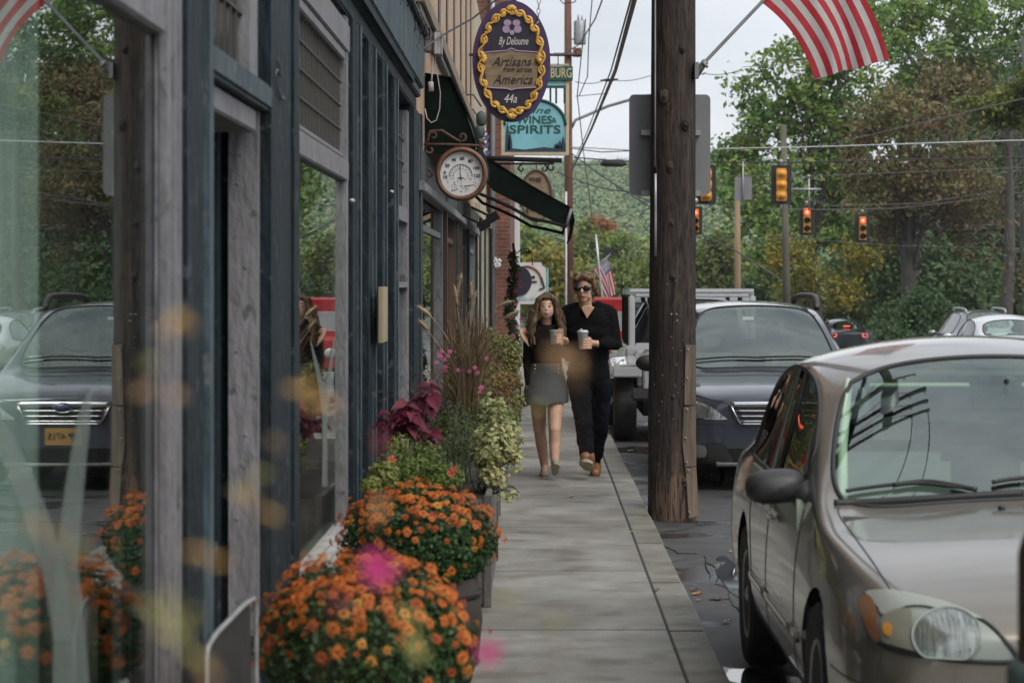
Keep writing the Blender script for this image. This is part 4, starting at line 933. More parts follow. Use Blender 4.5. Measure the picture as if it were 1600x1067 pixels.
# ---- far utility pole with transformer and lamp arm
M_pole2 = mat('reddish pole wood', (.13, .062, .04), .85, var=.3, vs=8, bump=.5, bs=20, stretch=(1, 1, .1))
D = 80.0; u = D / F; q0 = W(888, 455, D)
p2 = empty('utility_pole', (q0.x, D, gz(D) - .1), 'slim reddish utility pole with grey transformer beside the hanging signs', 'utility pole')
mb = MB(); mb.tube([(q0.x + .05, D, gz(D) - .3), (q0.x, D, 6), (q0.x - .02, D, 13)], [.16, .14, .11], 14); mb.build('shaft', M_pole2, p2)
tp = W(906, 51, D); mb = MB(); mb.lathe([(0, -.40), (.19, -.40), (.2, -.36), (.2, .34), (.18, .38), (0, .40)], tp, 18); mb.tube([tp + Vector((-.05, 0, .38)), tp + Vector((-.05, 0, .58))], .03, 8); mb.tube([tp + Vector((.07, 0, .38)), tp + Vector((.07, 0, .55))], .03, 8); mb.box(tp.x - .35, tp.x - .15, D - .05, D + .05, tp.z - .25, tp.z - .2); mb.build('transformer', M_steel, p2)
mb = MB(); mb.box(W(865, 0, D).x, W(908, 0, D).x, D - .22, D - .12, W(0, 89, D).z, W(0, 84, D).z); mb.ball(W(903, 85, D - .2), .11, 0, 8, 6); mb.box(W(895, 0, D).x, W(908, 0, D).x, D - .2, D - .1, W(0, 90, D).z, W(0, 76, D).z); mb.build('crossarm', M_pole2, p2)
mb = MB(); mb.tube([W(893, 200, D), W(899, 188, D), W(920, 179, D), W(950, 166, D), W(985, 156, D - 1), W(1015, 152, D - 2)], .05, 8); o = mb.build('lamp_arm', M_steel, p2)
mb = MB(); mb.ball(W(1024, 152, D - 2), (.4, .2, .12)); mb.build('lamp_head', M_steel, o)
mb = MB(); x_ = W(884.5, 0, D - .2).x; mb.tube([(x_, D - .2, gz(D)), (x_, D - .2, W(0, 300, D).z)], .035, 8); mb.build('conduit', M_white, p2)
mb = MB(); a = W(896, 428, D - .2); mb.box(a.x - .11, a.x - .02, a.y, a.y + .1, a.z - .1, a.z + .1); mb.build('tag_plate', M_tan, p2)
# ---- junction poles
D = 78.0; q0 = W(1153, 450, D)
m_ = mat('bleached pole wood', (.24, .165, .10), .85, var=.25, vs=8, stretch=(1, 1, .1))
sp = empty('signal_pole', (q0.x, D, gz(D) - .1), 'thin tan wooden pole carrying the square sign back', 'pole')
mb = MB(); mb.tube([(q0.x, D, gz(D) - .3), (q0.x - .02, D, W(0, 312, D).z)], [.12, .09], 12); mb.build('shaft', m_, sp)
sg = MB(); sg.prism([W(x, y, D - 4) for x, y in ((1148, 277), (1175, 276), (1175, 312), (1148, 314))], (0, .02, 0)); 
sq = tag(sg.build('road_sign', M_alu), 'square grey sign back hanging left of the amber signals', 'road sign'); mb = MB(); a = W(1161, 252, D - 4.05); mb.tube([a, W(1161, 327, D - 4.05)], .025, 6); mb.build('hanger', M_steel, sq)
D = 86.0; q0 = W(1230, 450, D); m_ = mat('lichened pole wood', (.11, .105, .08), .9, var=.2, vs=8, stretch=(1, 1, .1))
mb = MB(); mb.tube([(q0.x + .03, D, gz(D) - .3), (W(1224, 0, D).x, D, W(0, 195, D).z)], [.15, .10], 12)
thing(mb, 'signal_pole', m_, 'green grey wooden pole rising behind the amber signal', 'pole')
mb = MB(); D = 84; mb.tube([W(1236, 296, D), W(1283, 296, D)], .04, 6); mb.tube([W(1264, 278, D), W(1264, 330, D)], .035, 6); mb.ball(W(1264, 276, D), .07, 0, 8, 6)
thing(mb, 'street_sign', M_steel, 'small grey crossbar fitting above the left red signal', 'sign')
# ---- traffic signals
M_yel = mat('signal yellow', (.62, .27, .02), .45, var=.1); M_blk = mat('signal black', (.012, .014, .016), .5)
M_lens = mat('dark lens', (.03, .012, .012), .2); M_lit = mat('lit red lens', (.9, .1, .05), .4, emit=((1, .06, .035), 2.4)); M_core = mat('lit lens core', (1, .6, .4), .4, emit=((1, .22, .12), 3.2))
def signal(x, y, D, hh, facing, label, group):
    """hh: half height in photo pixels"""
    u = D / F; c = W(x, y, D); r = empty('traffic_light', c, label, 'traffic light', group); s_ = hh * u
    MB().prism([W(a, b_, D + .06) for a, b_ in rrect(x - hh * .52, x + hh * .52, y - hh, y + hh, hh * .12)], (0, .01, 0)).build('backplate', M_blk, r)
    mb = MB()
    for k in (-1, 0, 1):
        zc = c.z - k * s_ * .56
        mb.box(c.x - s_ * .24, c.x + s_ * .24, D - .14, D + .055, zc - s_ * .275, zc + s_ * .275)
    if facing:
        mb.build('housing', M_yel, r, bevel=.01)
        for k in (-1, 0, 1):
            zc = c.z - k * s_ * .56; on = k == -1
            l = MB(); l.lathe([(0, -.17), (s_ * .1, -.165), (s_ * .2, -.145), (s_ * .21, -.13)], (c.x, D, zc), 20, 0, 'y'); l.build('lens', M_lit if on else M_lens, r)
            if on: l = MB(); l.lathe([(0, -.178), (s_ * .08, -.172)], (c.x, D, zc), 16, 0, 'y'); l.build('lamp', M_core, r)
            v = MB(); n = 16; vs = []
            for j in range(n + 1):
                a = radians(-25 + 230 * j / n); vs += [(c.x + s_ * .22 * cos(a), D - .14, zc + s_ * .22 * sin(a)), (c.x + s_ * .22 * cos(a), D - .14 - .26 * (.35 + .65 * max(0, sin(a))), zc + s_ * .22 * sin(a) - .02)]
            v.add(vs, [(2 * j, 2 * j + 1, 2 * j + 3, 2 * j + 2) for j in range(n)], 0, True); v.build('visor', M_blk, r)
    else:
        for k in (-1, 0, 1):
            zc = c.z - k * s_ * .56; mb.ball((c.x, D - .15, zc), (s_ * .27, .09, s_ * .2), 0, 14, 8); mb.ball((c.x, D - .24, zc), (s_ * .09, .04, s_ * .09), 0, 8, 6)
            for sgn in (-1, 1): mb.box(c.x + sgn * s_ * .24 - .02, c.x + sgn * s_ * .24 + .02, D - .15, D - .1, zc - s_ * .2, zc + s_ * .2)
        mb.build('housing', M_yel, r, bevel=.02)
    h = MB(); h.tube([c + Vector((0, .02, s_)), c + Vector((0, .02, s_ + .18))], .03, 8); h.ball(c + Vector((0, .02, s_ + .12)), .07, 0, 8, 6); h.tube([c + Vector((0, .02, -s_ - .14)), c + Vector((0, .02, -s_))], .025, 8); h.build('hanger', M_steel, r)
    return r
GS = 'traffic lights hung over the junction'
signal(1220.5, 289, 74, 30.5, 0, 'amber back of signal hanging left of the red lights', GS)
signal(1103, 289, 58, 30.5, 0, 'amber back of signal peeking out behind the grey sign', GS)
signal(1260.5, 344.5, 92, 23, 1, 'left one of the two traffic lights showing red', GS)
signal(1347.5, 357, 92, 22, 1, 'right one of the two traffic lights showing red', GS)
signal(1086, 345, 50, 22, 1, 'traffic light almost wholly hidden by the weathered pole', GS)
# ---- wires
M_wire = mat('black cable', (.012, .012, .013), .5); M_wireg = mat('bright steel strand', (.42, .43, .44), .35, .6); M_wirem = mat('grey cable', (.10, .10, .105), .5)
def wire(pts, r, m, label, sag=0, name='overhead_wire', group='overhead wires'):
    """pts: (x, y, D) as photographed; r in metres"""
    P3 = [W(*p) for p in pts]; out = []
    for a, b_ in zip(P3[:-1], P3[1:]):
        k = 14
        for i in range(k): t = i / k; p = a.lerp(b_, t); p.z -= sag * 4 * t * (1 - t); out.append(p)
    out.append(P3[-1]); mb = MB(); mb.tube(out, r, 5, cap=False); return thing(mb, name, m, label, 'wire', group)
wire([(1000, -30, 24), (962, 110, 36), (925, 200, 58), (893, 268, 79.8)], .03, M_wirem, 'thick grey cable bundle sweeping down from the top to the slim pole')
wire([(994, -30, 24), (955, 110, 36), (918, 205, 58), (893, 262, 79.7)], .012, M_wire, 'thin black line beside the thick cable bundle')
wire([(945, -10, 50), (930, 30, 56), (905, 70, 66), (880, 84, 79)], .018, M_wire, 'black line curving to the transformer of the slim pole')
wire([(905, -10, 79), (898, 4, 79), (880, 6, 79), (868, -8, 79)], .018, M_wire, 'looped black lead at the top of slim pole')
wire([(640, 92, 18), (690, 56, 20.6), (740, 28, 22), (760, 12, 22.2), (790, -12, 22.3)], .009, M_wire, 'black cable running from junction box across the oval sign')
wire([(899, 128, 79.8), (950, 124, 78), (1014, 119, 76), (1100, 115, 75), (1160, 108, 75)], .012, M_wire, 'thin line with splice crossing left of the weathered pole', .1)
wire([(899, 151, 79.8), (950, 146, 60)], .012, M_wire, 'short line ending on the thick cable bundle')
wire([(893, 246, 79), (985, 253, 76), (1115, 254, 74), (1250, 254, 74), (1400, 250, 74), (1610, 246, 74)], .022, M_wire, 'black span wire carrying the amber signals')
wire([(893, 230, 79), (985, 235, 76), (1115, 233, 75), (1300, 229, 75), (1450, 224, 75), (1610, 219, 75)], .02, M_wireg, 'bright steel strand above the amber signals')
wire([(893, 232, 79), (940, 238, 78), (985, 236, 77)], .018, M_wire, 'drooping black line right of the slim pole')
wire([(893, 258, 79), (940, 257, 78), (1115, 258, 77)], .015, M_wire, 'black line passing through the splice case')
wire([(1200, 327, 92), (1300, 328, 92), (1400, 326, 92), (1500, 315, 92), (1610, 299, 92)], .02, M_wirem, 'grey span wire carrying the two red signals')
wire([(1236, 305, 86), (1300, 322, 90), (1440, 318, 92), (1610, 290, 92)], .015, M_wirem, 'slack grey line above the red signals')
wire([(1100, 385, 90), (1236, 372, 88), (1400, 384, 92), (1610, 388, 92)], .012, M_wirem, 'faint grey line beneath the red signals')
wire([(893, 240, 79.8), (940, 275, 77), (1010, 320, 74), (1088, 362, 70), (1153, 394, 66), (1225, 440, 60)], .022, M_wire, 'black service cable descending to the right behind the poles')
wire([(870, 268, 60), (985, 300, 60), (1060, 322, 60)], .014, M_wire, 'thin black line sagging across the hillside', .1)
wire([(1115, 275, 80), (1250, 276, 80), (1610, 262, 80)], .012, M_wirem, 'thin grey line just below the black span wire')
wire([(1160, 105, 75), (1400, 88, 75), (1610, 75, 75)], .010, M_wirem, 'faint thin line across the trees at upper right')
wire([(1225, 260, 86), (1300, 225, 80), (1450, 190, 70), (1610, 152, 60)], .014, M_wirem, 'rising grey line in front of the russet tree')
wire([(915, 30, 60), (908, 90, 60), (902, 150, 62), (912, 240, 70), (925, 340, 78), (934, 372, 80)], .014, M_wire, 'nearly vertical drop line right of the slim pole')
wire([(926, -10, 60), (920, 60, 60), (918, 120, 60), (905, 150, 64)], .014, M_wire, 'thin looping line below the top edge near transformer')
wire([(742, 380, 30), (760, 500, 40)], .002, M_wire, 'fine line by the brick pier')
mb = MB(); mb.tube([W(938, 257, 78), W(944, 255, 78), W(972, 255, 78), W(978, 257, 78)], [.05, .12, .12, .05], 10); thing(mb, 'splice_case', M_blk, 'fat black splice case hanging on the wires over the hill', 'cable box')
mb = MB(); mb.tube([W(938, 126, 78.3), W(948, 125.5, 78.2), W(956, 125.5, 78.1), W(966, 124, 78)], [.02, .05, .05, .02], 8); thing(mb, 'wire_splice', M_blk, 'small black splice on the thin line over the street', 'cable box')
# street lines above the parked cars
for i, dx in enumerate((-1.24, -.72, .72, 1.24)):
    mb = MB(); pts = []
    for k in range(30): t = k / 29; y = -25 + (DP + 24.8) * t; pts.append((px_ + dx, y, 15.35 - 1.6 * 4 * t * (1 - t) * .5))
    mb.tube(pts, .016, 5, cap=False); thing(mb, 'overhead_wire', M_wire, ['line on the outer kerbside', 'line on the inner kerbside', 'line on the inner streetside', 'line on the outer streetside'][i] + ' end of the high crossarm', 'wire', 'overhead wires')
mb = MB(); mb.tube([(px_ - .16, DP - .3 - 42 * k / 20, 6.9 - 1.2 * 4 * (k / 20) * (1 - k / 20) * .5 ) for k in range(21)], .045, 6, cap=False); thing(mb, 'overhead_wire', M_wire, 'thick telephone cable running low from the weathered pole', 'wire', 'overhead wires')
# ---- flags
M_fr = mat('flag red', (.50, .035, .05), .7, var=.08, vs=20); M_fw = mat('flag white', (.60, .58, .56), .75, var=.06, vs=20); M_fb = mat('flag blue', (.03, .05, .17), .7, var=.1, vs=20)
for m_ in (M_fr, M_fw, M_fb):
    nt = m_.node_tree; b = nt.nodes['Principled BSDF']; t = nt.nodes.new('ShaderNodeBsdfTranslucent'); nt.links.new(b.inputs['Base Color'].links[0].from_socket, t.inputs[0]); ms = nt.nodes.new('ShaderNodeMixShader'); ms.inputs[0].default_value = .45
    nt.links.new(b.outputs[0], ms.inputs[1]); nt.links.new(t.outputs[0], ms.inputs[2]); nt.links.new(ms.outputs[0], nt.nodes['Material Output'].inputs[0])
def flag(D, P00, P10, P01, P11, bulge, label, staff, sr, dd=0, bow=0, starr=.012, nu=60, name='flag'):
    """P00 lower hoist, P01 upper hoist, P10 lower fly, P11 upper fly (photo positions)"""
    root = empty(name, W(*staff[0], D), label, 'flag'); nv = 52
    V = np.zeros((nu + 1, nv + 1, 3))
    for i in range(nu + 1):
        for j in range(nv + 1):
            s, t = i / nu, j / nv
            x = (1 - s) * ((1 - t) * P00[0] + t * P01[0]) + s * ((1 - t) * P10[0] + t * P11[0]); y = (1 - s) * ((1 - t) * P00[1] + t * P01[1]) + s * ((1 - t) * P10[1] + t * P11[1])
            x += bow * 4 * s * (1 - s); y -= bow * .25 * 4 * s * (1 - s)
            w_ = bulge * sin(t * 9 + s * 3) * s + bulge * .5 * sin(t * 17 + s * 5 + 1) * s + dd * (t * .6 + s * .4)
            V[i, j] = W(x + 2.0 * sin(t * 9 + 2 + s * 4) * s * (sr / .01), y + 1.2 * sin(t * 13) * s, D + w_)
    for colr in (0, 1, 2):
        mb = MB(); idx = {}
        def vi(i, j):
            if (i, j) not in idx: idx[(i, j)] = len(mb.v); mb.v.append(tuple(V[i, j]))
            return idx[(i, j)]
        for i in range(nu):
            for j in range(nv):
                st = j // 4; c_ = 0 if st % 2 == 0 else 1
                if st >= 6 and i < nu * .34: c_ = 2
                if c_ == colr: mb.f.append((vi(i, j), vi(i + 1, j), vi(i + 1, j + 1), vi(i, j + 1))); mb.m.append(0); mb.s.append(True)
        mb.build(['red_stripes', 'white_stripes', 'canton'][colr], [M_fr, M_fw, M_fb][colr], root)
    st = MB()
    for a in range(9):
        for b_ in range(6 if a % 2 == 0 else 5):
            s = .34 * (.5 + b_ + (.5 if a % 2 else 0)) / 6.2; t = 6 / 13 + 7 / 13 * (a + .8) / 9.6; i = int(s * nu); j = min(nv - 1, int(t * nv)); p = Vector(V[i, j]); nn = (Vector(V[i + 1, j]) - p).cross(Vector(V[i, j + 1]) - p).normalized()
            t1_ = (Vector(V[i + 1, j]) - p).normalized(); t2_ = nn.cross(t1_)
            for sg_ in (1, -1):
                ring = [p + nn * .003 * sg_ + (t1_ * cos(q * pi / 5 + pi / 2) + t2_ * sin(q * pi / 5 + pi / 2)) * starr * (1 if q % 2 == 0 else .4) for q in range(10)]; st.add(ring, [tuple(range(10))])
    st.build('stars', M_fw, root)
    pm = MB(); pm.tube([W(*p, D) for p in staff], sr, 8); pm.ball(W(*staff[-1], D), sr * 2.2, 0, 10, 8); pm.build('staff', M_steel, root)
    return root
fg = flag(DP - .1, (1188, 3), (1273, 123), (1268, -130), (1388, 94), .05, 'large striped national flag on angled staff fixed to the weathered pole', [(1092, 110), (1100, 99), (1190, 4), (1285, -98)], .013, .2, 14, .02)
mb = MB(); mb.tube([W(1087, 120, DP - .1), W(1098, 102, DP - .1), W(1103, 96, DP - .1)], [.022, .026, .026], 8); mb.box(W(1084, 0, DP).x, W(1090, 0, DP).x, DP - .14, DP - .06, W(0, 125, DP).z, W(0, 100, DP).z); mb.tube([W(1098, 98, DP - .13), W(1106, 106, DP - .13)], .01, 6); mb.build('bracket', M_alu, fg)
flag(66, (926, 421), (947, 465), (950, 401), (960, 461), .05, 'small distant flag hanging from a sloping staff above the red truck', [(922, 425), (953, 398)], .012, .1, 2, .03, 30)
D = 66; mb = MB(); a = W(951, 392, D); mb.box(a.x - .14, a.x + .14, D, D + .2, a.z - .1, a.z + .08); mb.tube([W(931, 366, D), W(936, 420, D), W(942, 470, D), W(946, 520, D)], .035, 6, 1)
thing(mb, 'lamp_post', [M_blk, M_wireg], 'leaning thin light post with square dark head beside the small flag', 'lamp post')
# ================================================================== vehicles
def carpaint(name, col, metal=.5, rough=.32, coat=1.0):
    m = mat(name, col, rough, metal, coat=coat); nt = m.node_tree; N = nt.nodes; L = nt.links; b = N['Principled BSDF']
    tc = N.new('ShaderNodeTexCoord'); n = N.new('ShaderNodeTexNoise'); n.inputs['Scale'].default_value = 900; L.new(tc.outputs['Object'], n.inputs[0])
    r = N.new('ShaderNodeValToRGB'); r.color_ramp.elements[0].position = .3; r.color_ramp.elements[1].position = .75; r.color_ramp.elements[0].color = (*[c * .8 for c in col], 1); r.color_ramp.elements[1].color = (*[min(1, c * 1.2) for c in col], 1)
    L.new(n.outputs[0], r.inputs[0]); L.new(r.outputs[0], b.inputs['Base Color'])
    n2 = N.new('ShaderNodeTexNoise'); n2.inputs['Scale'].default_value = 5; n2.inputs['Detail'].default_value = 7; L.new(tc.outputs['Object'], n2.inputs[0])
    r2 = N.new('ShaderNodeMapRange'); r2.inputs[1].default_value = .35; r2.inputs[2].default_value = .75; r2.inputs[3].default_value = .02; r2.inputs[4].default_value = .12; L.new(n2.outputs[0], r2.inputs[0]); L.new(r2.outputs[0], b.inputs['Coat Roughness'])
    return m
M_beige = carpaint('beige metallic paint', (.21, .185, .148), .6)
M_char = carpaint('charcoal blue paint', (.045, .052, .07), .5)
M_silver = carpaint('silver white paint', (.48, .49, .50), .3)
M_redp = mat('red truck paint', (.30, .02, .025), .6, spec=.2, var=.15)
M_dsed = carpaint('dark green grey paint', (.03, .04, .04), .4)
M_suv = carpaint('grey silver paint', (.24, .25, .27), .5)
M_whp = carpaint('white car paint', (.6, .62, .64), .1)
M_wsg = glassmat('windscreen glass', (.80, .93, .86), 2.5, refl=(.9, 1, .95))
M_sdg = glassmat('tinted side glass', (.16, .19, .17), 1.6)
M_trim = mat('black rubber trim', (.012, .012, .012), .5)
M_plast = mat('dark grey plastic', (.035, .035, .037), .5, bump=.1, bs=300, var=.05)
M_tyre = mat('tyre rubber', (.014, .014, .014), .75, bump=.3, bs=80, var=.2)
M_rim = mat('alloy rim', (.38, .38, .38), .35, .8)
M_chrome = mat('chrome', (.62, .62, .63), .15, 1)
M_well = mat('wheel well black', (.006, .006, .006), .95)
M_seat = mat('grey seat cloth', (.20, .22, .20), .9); M_inner = mat('pale cabin trim', (.50, .58, .44), .8); M_dash = mat('dashboard', (.07, .085, .075), .7)
M_amber = mat('amber lens', (.26, .11, .05), .3, coat=.5); M_amberl = mat('amber bulb glow', (.62, .27, .05), .4)
M_lensc = glassmat('lamp lens', (.92, .94, .92), 1.2, refl=(.4, .42, .4)); M_refl = mat('reflector', (.34, .36, .34), .45, .2)
M_lensp = mat('pale fogged lens', (.36, .37, .35), .4, 0)
M_rlens = mat('red lens', (.35, .02, .02), .2, coat=1); M_brake = mat('lit brake lamp', (1, .12, .08), .4, emit=((1, .07, .05), 2.6))

def cage_body(st, lv=3):
    """st: list of (L, [(lat, z) x 9]); returns evaluated mesh with material slots 0 paint 1 windscreen 2 side 3 rear by the sets given later"""
    return st
def make_body(st, ws, sides, rears, blacks=(), creases=(), lv=3):
    """ws/sides/rears/blacks: sets of (i, j) faces; both flanks share them"""
    nj = len(st[0][1]); v = []; f = []; mi = []; 
    def R(i, j): return i * nj + j
    def Lf(i, j): return n0 + i * (nj - 1) + j if j < nj - 1 else R(i, j)
    for L_, ring in st: v += [(p[0], L_, p[1]) for p in ring]
    n0 = len(v)
    for L_, ring in st: v += [(-p[0], L_, p[1]) for p in ring[:-1]]
    def mt(i, j): return 1 if (i, j) in ws else 2 if (i, j) in sides else 3 if (i, j) in rears else 4 if (i, j) in blacks else 0
    for i in range(len(st) - 1):
        for j in range(nj - 1):
            f.append((R(i, j), R(i, j + 1), R(i + 1, j + 1), R(i + 1, j))); mi.append(mt(i, j))
            f.append((Lf(i, j + 1), Lf(i, j), Lf(i + 1, j), Lf(i + 1, j + 1))); mi.append(mt(i, j))
        f.append((R(i + 1, 0), Lf(i + 1, 0), Lf(i, 0), R(i, 0))); mi.append(4)
    for i, fl in ((0, 0), (len(st) - 1, 1)):
        for j in range(nj - 2):
            q = (R(i, j), Lf(i, j), Lf(i, j + 1), R(i, j + 1)); f.append(q if not fl else q[::-1]); mi.append(0)
        q = (R(i, nj - 2), Lf(i, nj - 2), R(i, nj - 1)); f.append(q if not fl else q[::-1]); mi.append(0)
    me = bpy.data.meshes.new('cage'); me.from_pydata(v, [], f); me.polygons.foreach_set('material_index', mi); me.update()
    bm = bmesh.new(); bm.from_mesh(me); cl = bm.edges.layers.float.get('crease_edge') or bm.edges.layers.float.new('crease_edge')
    for e in bm.edges:
        ms = {fc.material_index for fc in e.link_faces}
        if len(ms) > 1: e[cl] = .75
        ks = {(a.index % nj if a.index < n0 else (a.index - n0) % (nj - 1)) for a in e.verts}
        if len(ks) == 1 and list(ks)[0] in dict(creases): e[cl] = max(e[cl], dict(creases)[list(ks)[0]])
    bmesh.ops.recalc_face_normals(bm, faces=bm.faces); bm.to_mesh(me); bm.free()
    for k in range(5): me.materials.append(bpy.data.materials.new('slot'))
    out = subsurf(me, lv); return out

def split_body(me, wheels, R_arch):
    """cuts wheel openings; returns dict material -> (verts, faces) and boundary loops of the glass"""
    n = len(me.vertices); co = np.empty(n * 3); me.vertices.foreach_get('co', co); co = co.reshape(-1, 3)
    faces = [(tuple(p.vertices), p.material_index) for p in me.polygons]; keep = []
    for vs, mi in faces:
        c = co[list(vs)].mean(0); cut = False
        if abs(c[0]) > .45 and mi in (0, 4):
            for (yw, zw) in wheels:
                if hypot(c[1] - yw, c[2] - zw) < R_arch: cut = True
        if not cut: keep.append((vs, mi))
    from collections import Counter
    ec = Counter()
    for vs, mi in keep:
        for a, b in zip(vs, vs[1:] + vs[:1]): ec[(min(a, b), max(a, b))] += 1
    bv = {i for e, k in ec.items() if k == 1 for i in e}
    for i in bv:
        for (yw, zw) in wheels:
            d = hypot(co[i, 1] - yw, co[i, 2] - zw)
            if d < R_arch * 1.25 and d > .01: co[i, 1] = yw + (co[i, 1] - yw) * R_arch / d; co[i, 2] = zw + (co[i, 2] - zw) * R_arch / d
    out = {}
    for vs, mi in keep: out.setdefault(mi, []).append(vs)
    res = {}
    for mi, fs in out.items():
        ids = sorted({i for f_ in fs for i in f_}); mp_ = {a: k for k, a in enumerate(ids)}
        res[mi] = ([tuple(co[i]) for i in ids], [tuple(mp_[i] for i in f_) for f_ in fs])
    return res, co, keep
def loops_of(vs, fs):
    ed = {}
    for f_ in fs:
        for a, b in zip(f_, f_[1:] + f_[:1]):
            if (b, a) in ed: del ed[(b, a)]
            else: ed[(a, b)] = 1
    nx = {a: b for a, b in ed}; loops = []
    while nx:
        s = next(iter(nx)); lp = [s]; c = nx.pop(s)
        while c != s and c in nx: lp.append(c); c = nx.pop(c)
        if len(lp) > 6: loops.append([Vector(vs[i]) for i in lp])
    return loops
def islands(vs, fs):
    par = list(range(len(vs)))
    def fd(a):
        while par[a] != a: par[a] = par[par[a]]; a = par[a]
        return a
    for f_ in fs:
        for a in f_[1:]: par[fd(a)] = fd(f_[0])
    g = {}
    for f_ in fs: g.setdefault(fd(f_[0]), []).append(f_)
    out = []
    for fl in g.values():
        ids = sorted({i for f_ in fl for i in f_}); mp_ = {a: k for k, a in enumerate(ids)}
        out.append(([vs[i] for i in ids], [tuple(mp_[i] for i in f_) for f_ in fl]))
    return out
def raw(name, vs, fs, m, parent, smooth=True):
    me = bpy.data.meshes.new(name); me.from_pydata(vs, [], fs); me.polygons.foreach_set('use_smooth', [smooth] * len(fs)); me.update()
    o = bpy.data.objects.new(name, me); COL.objects.link(o); me.materials.append(m); o.parent = parent; return o
def loc(mb, name, m, parent, **k):
    """link a part whose coordinates are already in the vehicle's own frame"""
    return mb.build(name, m, None, **k) if parent is None else _par(mb.build(name, m, None, **k), parent)
def _par(o, p): o.parent = p; return o
def wheel(root, x, y, r, w, side, spokes=7, rimr=None, hub=M_rim):
    rr = rimr or r * .63; s = side
    t = MB(); t.lathe([(rr, -w * .42), (r * .90, -w * .5), (r * .985, -w * .4), (r, -w * .15), (r, w * .15), (r * .985, w * .4), (r * .90, w * .5), (rr, w * .42)], (x, y, r), 40, 0, 'x')
    o = loc(t, 'wheel', M_tyre, root)
    h = MB(); h.lathe([(rr, w * .40 * s), (rr * .93, w * .46 * s), (rr * .86, w * .36 * s), (rr * .8, w * .2 * s), (0, w * .15 * s)], (x, y, r), 32, 0, 'x')
    for k in range(spokes):
        a = 2 * pi * k / spokes; d = Vector((0, cos(a), sin(a))); p = Vector((x + w * .33 * s, y, r)); h.tube([p + d * rr * .12, p + d * rr * .9], [rr * .13, rr * .09], 6, flat=.6)
    h.ball((x + w * .38 * s, y, r), (.02, rr * .2, rr * .2), 0, 12, 8); loc(h, 'rim', hub, o); return o
def bvh_of(pieces):
    vs = []; fs = []
    for v, f_ in pieces: b = len(vs); vs += [Vector(p) for p in v]; fs += [tuple(i + b for i in q) for q in f_]
    return BVHTree.FromPolygons(vs, fs)
class Proj:
    """drops shapes onto the bodywork, either from the front (lateral, height), or along a viewing ray"""
    def __init__(s, bvh, loc_): s.b = bvh; s.loc = Vector(loc_)
    def front(s, x, z, off=.004, y0=-2, flip=1):
        h = s.b.ray_cast(Vector((x, y0, z)), Vector((0, flip, 0)))
        return (h[0] + h[1] * off * (1 if h[1].y * flip < 0 else -1)) if h[0] else None
    def side(s, y, z, sg=-1, off=.004):
        h = s.b.ray_cast(Vector((sg * 3, y, z)), Vector((-sg, 0, 0)))
        return (h[0] + Vector((sg * off, 0, 0))) if h[0] else None
    def px(s, x, y, off=.004):
        o = Vector((0, 0, CAMH)) - s.loc; d = Vector(((x - VX) / F, 1, (VY - y) / F)).normalized(); h = s.b.ray_cast(o, d)
        if not h[0]: return None
        n = h[1] if h[1].dot(d) < 0 else -h[1]; return h[0] + n * off
def patch(pr, outline, off, dome=0, k=7, fn='px', ref=None):
    """a conforming patch: rings from outline to centre, dropped on the body"""
    cx_ = sum(p[0] for p in outline) / len(outline); cy_ = sum(p[1] for p in outline) / len(outline); g = getattr(pr, fn); vs = []; n = len(outline); rings = []
    for r in range(k + 1):
        t = r / k
        for (x, y) in outline:
            q = g(x + (cx_ - x) * t, y + (cy_ - y) * t, off)
            if q is None: q = Vector(vs[-1]) if vs else None
            vs.append(q)
    for i, q in enumerate(vs):
        if q is None: vs[i] = next(p for p in vs if p is not None)
    fs = [(r * n + i, r * n + (i + 1) % n, (r + 1) * n + (i + 1) % n, (r + 1) * n + i) for r in range(k) for i in range(n)]
    if dome:
        cen = sum(vs, Vector()) / len(vs); nn = (vs[n // 3] - cen).cross(vs[0] - cen).normalized(); nn = nn if nn.y < 0 else -nn
        vs = [q + nn * dome * (1 - (1 - (i // n) / k) ** 2) for i, q in enumerate(vs)]
    return vs, fs
def smooth_outline(pts, n=48):
    """closed Catmull-Rom through pts"""
    out = []; m = len(pts); per = max(2, n // m)
    for i in range(m):
        p0, p1, p2, p3 = pts[i - 1], pts[i], pts[(i + 1) % m], pts[(i + 2) % m]
        for k in range(per):
            t = k / per; out.append(tuple(.5 * (2 * p1[a] + (p2[a] - p0[a]) * t + (2 * p0[a] - 5 * p1[a] + 4 * p2[a] - p3[a]) * t * t + (3 * p1[a] - p0[a] - 3 * p2[a] + p3[a]) * t ** 3) for a in (0, 1)))
    return out
def seam(pr, pts, w=.003, off=.0, fn='px', per=6):
    g = getattr(pr, fn); q = [g(x, y, off) for x, y in smooth_line(pts, per)]; q = [p for p in q if p is not None]; mb = MB()
    if len(q) > 1: mb.tube(q, w, 5, cap=False)
    return mb
def mirrored(vs): return [(-p[0], p[1], p[2]) for p in vs]
